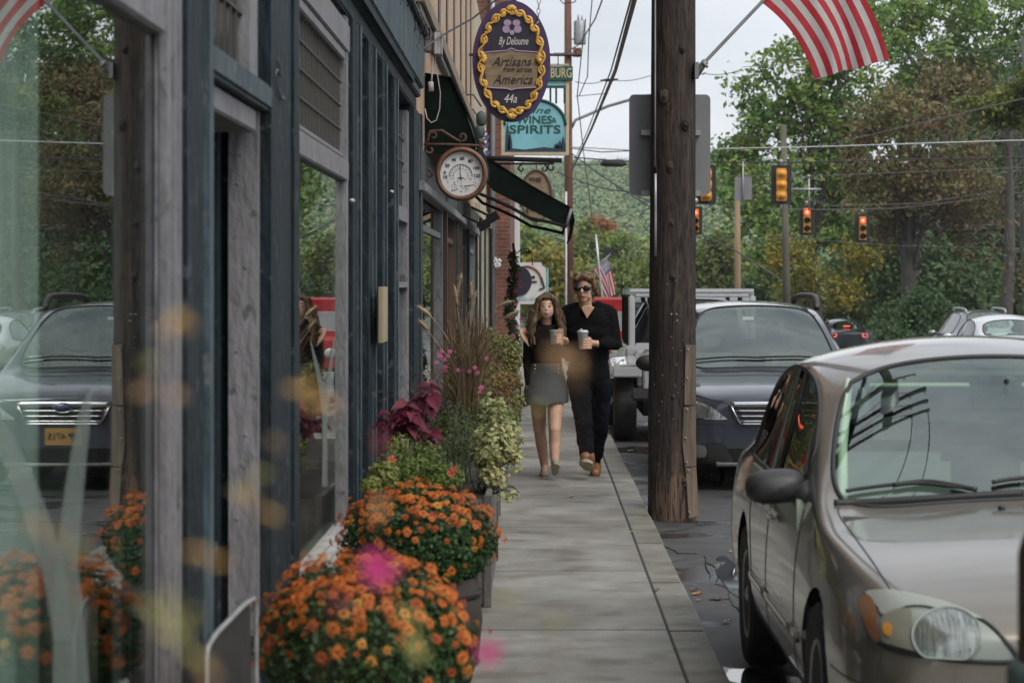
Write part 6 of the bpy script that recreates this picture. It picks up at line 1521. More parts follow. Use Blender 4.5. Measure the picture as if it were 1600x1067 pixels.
# red truck ahead of the off-roader
rt = empty('red_truck', (0, 0, 0), 'red truck half hidden behind the man and the silver off-roader', 'truck')
mb = MB(); mb.prism([(-.95, 1.5, .7), (-.95, 1.5, 1.50), (-.95, 4.8, 1.62), (-.95, 4.8, .7)], (1.9, 0, 0)); loc(mb, 'load_bed', M_redp, rt, bevel=.03)
mb = MB(); mb.prism([(-.88, 0, .55), (-.88, 0, .98), (-.88, .9, 1.08), (-.88, 1.45, 1.1), (-.88, 1.45, .55)], (1.76, 0, 0)); mb.box(-.9, .9, .6, 1.48, .5, 1.12); loc(mb, 'hood', M_redp, rt, bevel=.03)
mb = MB(); mb.prism([(-.82, .95, 1.1), (-.82, 1.3, 1.42), (-.82, 1.48, 1.45), (-.82, 1.48, 1.1)], (1.64, 0, 0)); loc(mb, 'windscreen', M_wsg, rt)
mb = MB(); mb.box(-.97, .97, 1.46, 1.56, 1.36, 1.60); loc(mb, 'visor', M_redp, rt, bevel=.02)
for s in (-1, 1): wheel(rt, s * .8, .9, .4, .24, s, 6); wheel(rt, s * .8, 4.0, .4, .24, s, 6); l_ = MB(); l_.ball((s * .68, -.01, .8), (.1, .03, .08)); loc(l_, 'headlight', M_refl, rt); l_ = MB(); l_.box(s * .95, s * 1.08, 1.3, 1.36, 1.0, 1.25); loc(l_, 'wing_mirror', M_trim, rt)
rt.location = (1.85, 36.5, gz(37) - .08)
# ================================================================== the walking couple
PD = 20.6; PU = PD / F
def Q(x, y, d=0): return W(x, y, PD + d)          # d: metres behind the plane the couple walks in
def capsule(mb, p0, p1, r0, r1, n=14, fx=1, fy_=1):
    p0, p1 = Vector(p0), Vector(p1); k = 7; pts = []; rs = []
    d = p1 - p0; L_ = d.length; t = d.normalized() if L_ > 1e-6 else Vector((0, 0, 1))
    for i in range(k): a = -pi / 2 + pi / 2 * i / k; pts.append(p0 + t * r0 * sin(a)); rs.append(max(r0 * cos(a), 1e-4))
    for i in range(5): s = i / 4; pts.append(p0 + d * s); rs.append(r0 + (r1 - r0) * s)
    for i in range(1, k + 1): a = pi / 2 * i / k; pts.append(p1 + t * r1 * sin(a)); rs.append(max(r1 * cos(a), 1e-4))
    u_ = Vector((1, 0, 0)) - t * t.x
    if u_.length < .2: u_ = Vector((0, 1, 0)) - t * t.y
    u_.normalize(); w_ = t.cross(u_); vs = []
    for p, r in zip(pts, rs):
        for j in range(n): a = 2 * pi * j / n; vs.append(p + u_ * r * cos(a) * fx + w_ * r * sin(a) * fy_)
    m = len(pts); mb.add(vs, [(i * n + j, i * n + (j + 1) % n, (i + 1) * n + (j + 1) % n, (i + 1) * n + j) for i in range(m - 1) for j in range(n)] + [tuple(range(n - 1, -1, -1)), tuple(range((m - 1) * n, m * n))], 0, True)
def chain(mb, pts, rs, **k):
    for (a, b), (r, s) in zip(zip(pts, pts[1:]), zip(rs, rs[1:])): capsule(mb, a, b, r, s, **k)
def remesh(mb, name, vox, sm, m, parent, disp=None):
    me = bpy.data.meshes.new('r'); me.from_pydata(mb.v, [], mb.f); me.update()
    o = bpy.data.objects.new('r', me); COL.objects.link(o)
    md = o.modifiers.new('r', 'REMESH'); md.mode = 'VOXEL'; md.voxel_size = vox; md.use_smooth_shade = True
    s = o.modifiers.new('s', 'SMOOTH'); s.iterations = sm; s.factor = .5
    if disp:
        tx = bpy.data.textures.new('folds', 'CLOUDS'); tx.noise_scale = disp[0]; dm = o.modifiers.new('d', 'DISPLACE'); dm.texture = tx; dm.strength = disp[1]; dm.mid_level = .5; dm.texture_coords = 'LOCAL'
    bpy.context.view_layer.update(); r = bpy.data.meshes.new_from_object(o.evaluated_get(bpy.context.evaluated_depsgraph_get())); bpy.data.objects.remove(o)
    r.polygons.foreach_set('use_smooth', [True] * len(r.polygons)); return link(name, r, parent, m)
def skinmat(name, col):
    m = mat(name, col, .5, var=.10, vs=14, bump=.08, bs=90); b = m.node_tree.nodes['Principled BSDF']; b.inputs['Subsurface Weight'].default_value = .12; b.inputs['Subsurface Radius'].default_value = (.02, .008, .004); b.inputs['Subsurface Scale'].default_value = .5; return m
M_skin1 = skinmat('fair skin', (.60, .36, .25)); M_skin2 = skinmat('tanned skin', (.55, .33, .22))
M_blackc = mat('black knit', (.006, .006, .007), .95, var=.3, vs=30, bump=.5, bs=250, spec=.1)
M_sheer = mat('sheer black top', (.012, .008, .007), .9, var=.3, vs=30, spec=.12)
M_denim = mat('black denim', (.005, .006, .009), .95, var=.4, vs=14, bump=.4, bs=200, spec=.1)
M_skirt = mat('grey tweed', (.10, .105, .102), .9, var=.5, vs=300, bump=.5, bs=400)
M_hairw = mat('long brown hair', (.045, .025, .014), .5, col2=(.20, .12, .065), vs=16, stretch=(3, 3, .5), bump=.6, bs=60, spec=.4)
M_hairm = mat('dark blond hair', (.04, .024, .012), .5, col2=(.30, .19, .09), vs=20, stretch=(2, 2, .8), bump=.6, bs=60, spec=.4)
M_lip = mat('lips', (.26, .07, .06), .4); M_teeth = mat('teeth', (.75, .72, .66), .3); M_eye = mat('eye dark', (.02, .012, .01), .3); M_brow = mat('brow', (.06, .035, .02), .8); M_shade = mat('sunglass lens', (.004, .004, .005), .3, spec=.4)
M_cup = mat('white paper cup', (.62, .60, .56), .6); M_lid = mat('pale blue lid', (.50, .56, .60), .4); M_sleeve = mat('kraft cup sleeve', (.42, .30, .20), .8)
M_beigesh = mat('beige suede', (.36, .29, .20), .8); M_sole = mat('pale shoe sole', (.38, .33, .24), .7, var=.2, vs=40, bump=.5, bs=120); M_boot = mat('tan leather', (.19, .085, .035), .5, var=.3, vs=16); M_goldb = mat('brass button', (.7, .5, .15), .3, .9)

# ---- woman
wm = empty('person', (Q(853, 745).x, PD, 0), 'smiling woman with long wavy hair and grey tweed miniskirt holding a paper cup', 'person', 'couple walking on the pavement')
b_ = MB()
hc = Q(854, 480, -.02)
b_.ball(hc + Vector((0, .02, .010)), (.072, .092, .088), 0, 20, 14); b_.ball(hc + Vector((0, -.038, -.032)), (.060, .054, .068), 0, 18, 12); b_.ball(hc + Vector((0, -.05, -.082)), (.024, .022, .018), 0, 12, 8)
for s in (-1, 1): b_.ball(hc + Vector((s * .034, -.052, -.018)), (.024, .024, .022), 0, 12, 8)
capsule(b_, hc + Vector((0, -.080, .010)), hc + Vector((0, -.090, -.016)), .007, .010, 10); b_.ball(hc + Vector((0, -.070, -.048)), (.028, .020, .018), 0, 10, 8)
chain(b_, [hc + Vector((0, .03, -.05)), Q(854, 506, .02), Q(854, 514, .03)], [.046, .044, .06])
# torso
for y, hw, dp in ((516, .145, .085), (528, .150, .10), (540, .140, .105), (554, .118, .09), (566, .115, .09), (580, .135, .105), (596, .15, .115), (606, .15, .11)):
    b_.ball(Q(854, y, .03), (hw * (.8 if y < 520 else 1), dp, .035 if y < 520 else .065), 0, 20, 12)
for s in (-1, 1): b_.ball(Q(854 + s * 11, 534, -.045), (.05, .045, .05), 0, 14, 10)
SHL, ELL, WRL = Q(829, 517, .03), Q(824, 562, .06), Q(826, 599, -.03)
SHR, ELR, WRR = Q(878, 517, .04), Q(888, 556, .02), Q(884, 531, -.17)
chain(b_, [SHL, ELL, WRL], [.046, .036, .024]); chain(b_, [SHR, ELR, WRR], [.046, .036, .024])
def leg(mb, hip, knee, ank, r=(.082, .052, .034)):
    mid = hip.lerp(knee, .5); calf = knee.lerp(ank, .35) + Vector((0, .02, 0))
    chain(mb, [hip, mid, knee], [r[0], r[0] * .84, r[1]]); chain(mb, [knee, calf, ank], [r[1] * .95, r[1] * .98, r[2]])
H1, K1, A1 = Q(840, 603, .05), Q(843, 671, .10), Q(851, 729, .28)
H2, K2, A2 = Q(868, 603, .02), Q(867, 671, -.14), Q(867, 727, -.20)
leg(b_, H1, K1, A1); leg(b_, H2, K2, A2)
capsule(b_, A1, A1 + Vector((-.005, -.12, -.035)), .034, .028); capsule(b_, A2, A2 + Vector((0, -.10, .005)), .034, .03)
def finger(mb, pts, r): chain(mb, pts, [r, r * .95, r * .9, r * .8][:len(pts)], n=8)
# hanging right hand
wv = WRL; hp = wv + Vector((.008, -.01, -.045)); capsule(b_, wv, hp + Vector((0, 0, -.02)), .022, .030, fy_=.6)
for k, (dx, l) in enumerate(((-.024, .056), (-.008, .066), (.008, .062), (.022, .05))):
    p0 = hp + Vector((dx, -.004, -.035)); finger(b_, [p0, p0 + Vector((.004, -.008, -l * .45)), p0 + Vector((.012, -.018, -l * .75)), p0 + Vector((.02, -.022, -l))], .0095)
p0 = hp + Vector((.024, -.015, .0)); finger(b_, [p0, p0 + Vector((.018, -.012, -.02)), p0 + Vector((.024, -.014, -.042))], .0105)
# left hand round the cup
cw_ = Q(866, 527, -.24)
pal = Q(877, 529, -.22); capsule(b_, WRR, pal, .023, .03, fy_=.8)
for k in range(4):
    z = .03 - k * .021; p0 = pal + Vector((.0, -.02, z)); finger(b_, [p0, p0 + Vector((-.008, -.035, .0)), p0 + Vector((-.038, -.045, -.002)), p0 + Vector((-.058, -.036, -.002))], .0092)
p0 = pal + Vector((-.01, .02, .03)); finger(b_, [p0, p0 + Vector((-.03, .012, .015)), p0 + Vector((-.058, .005, .018))], .010)
remesh(b_, 'body', .0055, 3, M_skin1, wm)
def cup(label, c, m, r0=.032, r1=.042, h=.115, lid=True):
    o = empty('paper_cup', c - Vector((0, 0, h / 2)), label, 'cup', 'coffee cups the couple carries'); mb = MB(); mb.lathe([(r0, -h / 2), (r1, h / 2), (r1 + .003, h / 2 + .002), (r1 - .003, h / 2 - .004), (0, h / 2 - .012)], c, 24); mb.build('cup', M_cup, o)
    if lid: l = MB(); l.lathe([(r1 + .004, h / 2 - .002), (r1 + .005, h / 2 + .008), (r1 - .003, h / 2 + .012), (r1 - .005, h / 2 + .02), (0, h / 2 + .019)], c, 24); l.ball(c + Vector((-.012, -.01, h / 2 + .024)), (.012, .012, .008), 0, 8, 6); l.build('lid', M_lid, o)
    return o
c1 = cup('lidless white cup with kraft sleeve in the hand of the woman', cw_, M_cup, lid=False, h=.12)
m_ = MB(); cp = Q(876, 526, -.262); m_.obox(cp, (1, .15, 0), (-.15, 1, 0), (0, 0, 1), .024, .004, .07); m_.build('sleeve', M_sleeve, c1, bevel=.003)
# clothes
t_ = MB()
for y, hw, dp in ((513, .125, .075), (518, .157, .097), (528, .162, .112), (540, .152, .117), (554, .130, .102), (566, .127, .102), (572, .13, .105)):
    t_.ball(Q(854, y, .03), (hw + .006, dp + .006, .04 if y < 516 else .06 if y < 520 else .10), 0, 20, 12)
for s in (-1, 1): t_.ball(Q(854 + s * 11, 534, -.05), (.056, .055, .056), 0, 14, 10)
chain(t_, [SHL, ELL, WRL + Vector((0, 0, .01))], [.058, .045, .033]); chain(t_, [SHR, ELR, ELR.lerp(WRR, .8)], [.058, .045, .033])
for (sx) in (-1, 1): t_.ball(Q(854 + sx * 23, 514, .03), (.06, .06, .045), 0, 12, 8)
remesh(t_, 'top', .008, 9, M_sheer, wm, (.06, .012))
s_ = MB(); k = 40; rows = []
for y, hw, dp in ((567, .126, .108), (575, .132, .112), (590, .160, .130), (606, .180, .165), (620, .190, .190), (631, .194, .20)):
    cx_ = 853.5 + (y - 567) * -.02; rows.append([Q(cx_, y + (1.5 * sin(j * .9) if y > 600 else 0) + (3 * cos(2 * pi * j / k) * -(1 if y > 600 else 0)), .03) + Vector((hw * cos(2 * pi * j / k), dp * sin(2 * pi * j / k) - .0, 0)) for j in range(k)])
vs = [p for r in rows for p in r]; s_.add(vs, [(i * k + j, i * k + (j + 1) % k, (i + 1) * k + (j + 1) % k, (i + 1) * k + j) for i in range(len(rows) - 1) for j in range(k)], 0, True)
sk = s_.build('skirt', M_skirt, wm); md = sk.modifiers.new('s', 'SOLIDIFY'); md.thickness = .006; md = sk.modifiers.new('b', 'SUBSURF'); md.levels = md.render_levels = 2
mb = MB()
for x, y in ((836, 571), (835.5, 576.5), (835, 582), (871, 571), (872, 576.5), (872, 582)): mb.ball(Q(x, y, -.085 + .0009 * abs(x - 853) * 1.5), (.008, .005, .008), 0, 8, 6)
mb.build('buttons', M_goldb, sk)
# face
def eye(o, x, z, y, w_=.013): pass
f_ = MB()
for s in (-1, 1): f_.ball(hc + Vector((s * .029, -.086, .010)), (.014, .006, .0050), 0, 12, 8)
f_.build('eyes', M_eye, wm)
f_ = MB()
for s in (-1, 1): f_.tube([hc + Vector((s * .014, -.094, .026)), hc + Vector((s * .030, -.093, .032)), hc + Vector((s * .047, -.080, .025))], [.003, .0035, .002], 6)
f_.build('eyebrows', M_brow, wm)
f_ = MB(); f_.tube([hc + Vector((x, -.100 + abs(x) * .75, -.044 + (abs(x) / .03) ** 2 * .011)) for x in np.linspace(-.024, .024, 9)], [.002] + [.0052] * 7 + [.002], 8); f_.build('teeth', M_teeth, wm)
f_ = MB(); f_.tube([hc + Vector((x, -.100 + abs(x) * .72, -.038 + (abs(x) / .03) ** 2 * .009)) for x in np.linspace(-.026, .026, 9)], .0026, 6); f_.tube([hc + Vector((x, -.100 + abs(x) * .72, -.052 + (abs(x) / .03) ** 2 * .019)) for x in np.linspace(-.026, .026, 9)], .0032, 6); f_.build('lips', M_lip, wm)
h_ = MB(); h_.ball(hc + Vector((0, .036, .026)), (.088, .094, .092), 0, 20, 14); h_.ball(hc + Vector((0, -.045, .082)), (.04, .03, .018), 0, 12, 8)
rh = random.Random(2)
def lock(mb, pts, r, n=7): chain(mb, pts, r, n=n)
for s in (-1, 1):
    for k in range(9):
        a = k / 8; x0 = s * (.03 + .055 * a) ; y0 = -.05 + .12 * a
        p = [hc + Vector((s * .008, -.03 + .1 * a, .115)), hc + Vector((s * (.066 + .01 * a), -.050 + .11 * a, .065)), hc + Vector((s * .088, -.035 + .10 * a, -.0))]
        x, y, z = s * .092, -.030 + .10 * a, -.02; ph = rh.uniform(0, 6)
        L_ = rh.uniform(.20, .30) if s < 0 else rh.uniform(.22, .33)
        for q in range(7):
            t = (q + 1) / 7; p.append(hc + Vector((x + s * .028 * sin(t * 2.2) + .016 * sin(ph + t * 9), y - .04 * t + .014 * cos(ph + t * 9), z - L_ * t)))
        lock(h_, p, [.018, .022, .021, .021, .022, .022, .021, .019, .015, .010])
hw_ = remesh(h_, 'hair', .0065, 1, M_hairw, wm)
st_ = MB()
for i in range(110):
    s = rh.choice((-1, 1)); a = rh.random(); ph = rh.uniform(0, 6); L_ = rh.uniform(.16, .34); off = rh.uniform(-.012, .022)
    p = [hc + Vector((s * .006, -.04 + .11 * a, .124)), hc + Vector((s * (.072 + off * .3), -.058 + .11 * a, .072)), hc + Vector((s * (.096 + off), -.045 + .10 * a, .0))]
    for q in range(9):
        t = (q + 1) / 9; p.append(hc + Vector((s * (.102 + off) + s * .03 * sin(t * 2.2) + .018 * sin(ph + t * 10), -.045 + .12 * a - .045 * t + .016 * cos(ph + t * 10), -.01 - L_ * t)))
    st_.tube(smooth_line([tuple(q_) for q_ in p], 3), .0032, 4)
st_.build('hair_strands', M_hairw, hw_)
# shoes
sh = MB(); capsule(sh, A1 + Vector((0, .03, -.03)), A1 + Vector((-.005, -.15, -.052)), .036, .034, fx=1.0, fy_=.8); capsule(sh, A1 + Vector((0, .03, -.045)), A1 + Vector((-.005, -.10, -.058)), .036, .04, fy_=.7); remesh(sh, 'shoe', .006, 3, M_beigesh, wm)
def shoe(name, heel, toe, w_, h_, m, ms, up, parent, solet=.018):
    """heel and toe points of the sole; up: unit vector"""
    ax = (toe - heel); L_ = ax.length; ax.normalize(); up = (up - ax * up.dot(ax)).normalized(); sd = ax.cross(up).normalized()
    out = []
    for t in np.linspace(0, 2 * pi, 28, endpoint=False):
        c_, s2 = cos(t), sin(t); along = L_ * (.5 - .5 * c_); wid = w_ * (.78 + .22 * (along / L_ > .5) * sin(pi * (along / L_ - .5) / .5 if along / L_ > .5 else 0) ) * abs(s2) ** .75 * (1 if s2 > 0 else -1); out.append(heel + ax * along + sd * wid)
    mb = MB(); mb.prism([p - up * solet for p in out], up * solet); so_ = mb.build('sole', ms, None)
    u2 = MB(); capsule(u2, heel + ax * w_ * .9 + up * w_ * .7, toe - ax * w_ + up * w_ * .45, w_ * .86, w_ * .8); capsule(u2, heel + ax * w_ * .95 + up * w_ * .8, heel + ax * w_ * 1.1 + up * (h_), w_ * .85, w_ * .8)
    o = remesh(u2, name, .006, 3, m, parent)
    bpy.data.objects.remove(so_); mb.build('sole', ms, o); return o
shoe('shoe', A2 + Vector((0, -.0, -.068)), A2 + Vector((.004, -.205, .045)), .040, .055, M_beigesh, M_sole, Vector((0, .4, 1)), wm)

# ---- man
mn = empty('person', (Q(920, 745).x, PD, 0), 'blond man in sunglasses, black henley and black jeans holding a lidded cup', 'person', 'couple walking on the pavement')
b_ = MB(); hc = Q(913, 450, -.02); Rh = Matrix.Rotation(radians(-12), 3, 'Z')
def hv(x, y, z): return hc + Rh @ Vector((x, y, z))
b_.ball(hv(0, .025, .02), (.078, .098, .108), 0, 20, 14); b_.ball(hv(0, -.03, -.042), (.060, .058, .068), 0, 18, 12); b_.ball(hv(0, -.048, -.098), (.034, .028, .022), 0, 12, 8)
for s in (-1, 1): b_.ball(hv(s * .040, -.015, -.075), (.024, .035, .025), 0, 10, 8); b_.ball(hv(s * .080, .02, -.01), (.010, .018, .03), 0, 8, 8); b_.ball(hv(s * .036, -.06, -.028), (.022, .022, .018), 0, 10, 8)
capsule(b_, hv(0, -.088, .005), hv(0, -.112, -.032), .009, .014, 10); b_.ball(hv(0, -.082, -.07), (.028, .016, .014), 0, 10, 8)
chain(b_, [hv(0, .03, -.06), Q(914, 476, .03), Q(916, 486, .04)], [.058, .058, .062])
for y, hw, dp in ((488, .175, .095), (502, .195, .12), (518, .190, .125), (536, .172, .115), (556, .158, .105), (576, .158, .11), (592, .165, .115)):
    b_.ball(Q(920, y, .04), (hw * (.84 if y < 495 else .97), dp, .035 if y < 495 else .075), 0, 20, 12)
S1, E1, W1 = Q(890, 489, .05), Q(858, 505, .20), Q(829, 512, .09)
S2, E2, W2 = Q(952, 491, .04), Q(961, 537, .03), Q(934, 537, -.17)
chain(b_, [S1, E1, W1], [.058, .046, .032]); chain(b_, [S2, E2, W2], [.060, .046, .031])
MH1, MK1, MA1 = Q(905, 600, .02), Q(912, 663, -.16), Q(918, 722, -.20)
MH2, MK2, MA2 = Q(938, 600, .05), Q(938, 664, .12), Q(931, 716, .30)
leg(b_, MH1, MK1, MA1, (.09, .062, .045)); leg(b_, MH2, MK2, MA2, (.09, .062, .045))
# his right hand over her shoulder
pal = Q(818, 518, -.02); capsule(b_, W1, pal, .030, .036, fy_=.7)
for k, (x, y) in enumerate(((813, 516), (816, 521), (820, 525), (823, 529))):
    p0 = pal + Vector(((x - 818) * PU, -.03, (518 - y) * PU)); finger(b_, [p0 + Vector((0, .015, .01)), p0 + Vector((.0, -.022, -.018)), p0 + Vector((.008, -.03, -.048)), p0 + Vector((.018, -.024, -.072 + k * .004))], .0115)
p0 = pal + Vector((.02, -.03, .0)); finger(b_, [p0, p0 + Vector((.025, -.02, -.012)), p0 + Vector((.048, -.02, -.02))], .0125)
# his left hand round the cup
cm = Q(910.5, 531, -.25); pal = Q(923, 536, -.20); capsule(b_, W2, pal, .031, .038, fy_=.8)
for k in range(4):
    z = .032 - k * .024; p0 = pal + Vector((.0, -.035, z)); finger(b_, [p0, p0 + Vector((-.028, -.042, 0)), p0 + Vector((-.062, -.048, -.003)), p0 + Vector((-.092, -.034, -.006))], .0115)
p0 = pal + Vector((-.01, .0, .04)); finger(b_, [p0, p0 + Vector((-.03, .03, .01)), p0 + Vector((-.06, .045, .01))], .013)
remesh(b_, 'body', .0058, 3, M_skin2, mn)
cup('white cup with pale blue lid in the hand of the man', cm, M_cup, .034, .044, .125)
t_ = MB()
for y, hw, dp in ((487, .172, .10), (492, .19, .112), (504, .207, .133), (518, .202, .138), (536, .184, .128), (556, .172, .118), (574, .172, .122), (586, .176, .125)):
    t_.ball(Q(920, y, .04), (hw + .008, dp + .010, .045 if y < 490 else .07 if y < 495 else .125), 0, 20, 12)
for sx in (-1, 1): t_.ball(Q(919 + sx * 27, 489, .05), (.085, .08, .055), 0, 14, 10)
chain(t_, [S1, E1, W1 + Vector((.02, 0, 0))], [.072, .060, .045]); chain(t_, [S2, E2, W2 + Vector((.03, .01, 0))], [.075, .060, .043])
chain(t_, [Q(902, 481, .06), Q(890, 487, .05)], [.055, .066]); chain(t_, [Q(933, 480, .06), Q(946, 487, .05)], [.055, .066])
remesh(t_, 'shirt', .008, 14, M_blackc, mn, (.07, .014))
v_ = MB(); v_.prism([Q(x, y, -.125) for x, y in ((908, 481), (911, 487), (914, 492), (917, 498), (921, 492), (926, 485), (929, 480), (920, 477), (912, 478))], (0, .09, 0)); remesh(v_, 'open_neck', .004, 6, M_skin2, mn)
pn = MB(); leg(pn, MH1, MK1, MA1 + Vector((0, 0, .0)), (.102, .074, .056)); leg(pn, MH2, MK2, MA2, (.102, .074, .054))
for y in (582, 594): pn.ball(Q(919, y, .04), (.188, .125, .07), 0, 20, 12)
remesh(pn, 'jeans', .008, 3, M_denim, mn, (.05, .022))
f_ = MB()
for s in (-1, 1): f_.ball(hv(s * .037, -.094, -.003), (.035, .014, .025), 0, 16, 10)
f_.tube([hv(-.01, -.106, .006), hv(.01, -.106, .006)], .004, 6)
for s in (-1, 1): f_.tube([hv(s * .062, -.078, .006), hv(s * .080, -.02, .006), hv(s * .084, .02, .002)], .004, 6)
f_.build('sunglasses', M_shade, mn)
f_ = MB(); f_.tube([hv(x, -.102 + abs(x) * .5, -.068) for x in np.linspace(-.024, .024, 7)], [.003, .005, .006, .006, .006, .005, .003], 6); f_.build('lips', M_lip, mn)
h_ = MB(); h_.ball(hv(.0, .045, .032), (.085, .098, .088), 0, 20, 14); rh = random.Random(4)
for k in range(22):
    t = k / 21; x = -.07 + .14 * t; z0 = .082 - abs(x) * .5; lock(h_, [hv(x * .8, -.072 + abs(x) * .35, z0), hv(x * 1.05 + .010, -.055 + rh.uniform(-.008, .008), z0 + .028), hv(x * 1.1 + .012, .01, .120 - abs(x) * .35), hv(x * 1.15 + .008, .08, .09)], [.010, .015, .018, .018])
for k in range(9):
    t = k / 8; y = -.035 + .12 * t
    lock(h_, [hv(.050, y - .01, .100), hv(.080 + rh.uniform(-.004, .004), y, .055), hv(.087 + rh.uniform(-.006, .008), y + .01, .01), hv(.082 + rh.uniform(-.008, .008), y + .02, -.02 - .04 * t)], [.017, .018, .014, .009])
    lock(h_, [hv(-.055, y, .115), hv(-.084, y + .01, .06), hv(-.086, y + .02, .012), hv(-.080, y + .03, -.02 - .04 * t)], [.018, .016, .013, .009])
hm_ = remesh(h_, 'hair', .0065, 1, M_hairm, mn)
st_ = MB()
for i in range(150):
    x = rh.uniform(-.07, .075); z0 = .084 - abs(x) * .5; r_ = rh.uniform(-.004, .010)
    if i % 3: st_.tube(smooth_line([tuple(hv(x * .8, -.082 + abs(x) * .35, z0)), tuple(hv(x * 1.05 + .012, -.066 - r_, z0 + .032)), tuple(hv(x * 1.2 + .018, .005, .136 + r_ - abs(x) * .4)), tuple(hv(x * 1.3 + .01, .09, .11))], 4), .0032, 4)
    else: q_ = rh.random(); st_.tube(smooth_line([tuple(hv(.05, -.03 + .11 * q_, .112)), tuple(hv(.090 + r_, -.04 + .12 * q_, .060)), tuple(hv(.098 + r_, -.03 + .12 * q_, .02)), tuple(hv(.088 + r_ * 2, -.02 + .12 * q_, -.01 - .04 * q_)), tuple(hv(.096 + r_, -.015 + .12 * q_, -.02 - .05 * q_))], 4), .0034, 4)
st_.build('hair_strands', M_hairm, hm_)
shoe('boot', MA1 + Vector((.02, .04, -.055)), MA1 + Vector((-.03, -.23, .045)), .062, .10, M_boot, M_sole, Vector((0, .25, 1)), mn, .026)
shoe('boot', Q(931, 741, .34) + Vector((0, .03, .0)), Q(929, 741, .34) + Vector((0, -.25, 0)), .058, .10, M_boot, M_sole, Vector((0, 0, 1)), mn, .026)
# ================================================================== flowers, planters and small things on the pavement
FLW = lambda n_, cols, **k: leafmat(n_, cols, **k)
M_mumleaf = leafmat('mum foliage', [(.02, .045, .016), (.035, .08, .022), (.06, .12, .035)], trans=.15)
M_mumo = leafmat('orange petals', [(.45, .10, .02), (.66, .18, .03), (.75, .27, .05)], trans=.2)
M_mumr = leafmat('rust petals', [(.30, .05, .015), (.46, .10, .02), (.56, .15, .03)], trans=.2)
M_mumy = leafmat('amber petals', [(.62, .26, .04), (.66, .34, .06)], trans=.2)
M_mumc = mat('flower centre', (.16, .04, .012), .8)
M_barrel = mat('dark barrel wood', (.035, .028, .024), .85, var=.4, vs=8, bump=.5, bs=30, stretch=(1, 1, .2)); M_hoop = mat('iron hoop', (.05, .045, .04), .6, .5); M_soil = mat('potting soil', (.02, .015, .01), 1)
def blossom(rng, c, n, r, cup_=.25, rings=((1, 16), (.72, 13), (.42, 9))):
    """one daisy-like mum: rings of petals; returns quads"""
    n = n / np.linalg.norm(n); u = np.cross(n, [0.3, .2, 1]); u /= np.linalg.norm(u); v = np.cross(n, u); out = []
    for ri, (rr, k) in enumerate(rings):
        ph = rng.random() * 6
        for i in range(k):
            a = ph + 2 * pi * i / k; d = u * cos(a) + v * sin(a); t = -u * sin(a) + v * cos(a); w_ = r * rr * 2.9 / k * rng.uniform(.7, 1.15); L_ = r * rr * rng.uniform(.72, 1.12); h0 = r * .06 * ri; h1 = r * (cup_ * (ri * .55) - .10 * (2 - ri) * .5)
            out.append([c + d * r * .12 + n * h0 , c + d * L_ * .62 - t * w_ * .5 + n * (h0 + h1 * .6 + r * .10), c + d * L_ + n * (h0 + h1), c + d * L_ * .62 + t * w_ * .5 + n * (h0 + h1 * .6 + r * .10)])
    return out
def polys(name, quads, mi, mats, parent):
    V = np.array(quads, np.float32).reshape(-1, 3); n = len(quads); me = bpy.data.meshes.new(name); me.vertices.add(4 * n); me.vertices.foreach_set('co', V.ravel()); me.loops.add(4 * n); me.loops.foreach_set('vertex_index', np.arange(4 * n, dtype=np.int32))
    me.polygons.add(n); me.polygons.foreach_set('loop_start', np.arange(0, 4 * n, 4, dtype=np.int32)); me.polygons.foreach_set('loop_total', np.full(n, 4, np.int32)); me.polygons.foreach_set('material_index', np.array(mi, np.int32)); me.update(calc_edges=True); return link(name, me, parent, mats)
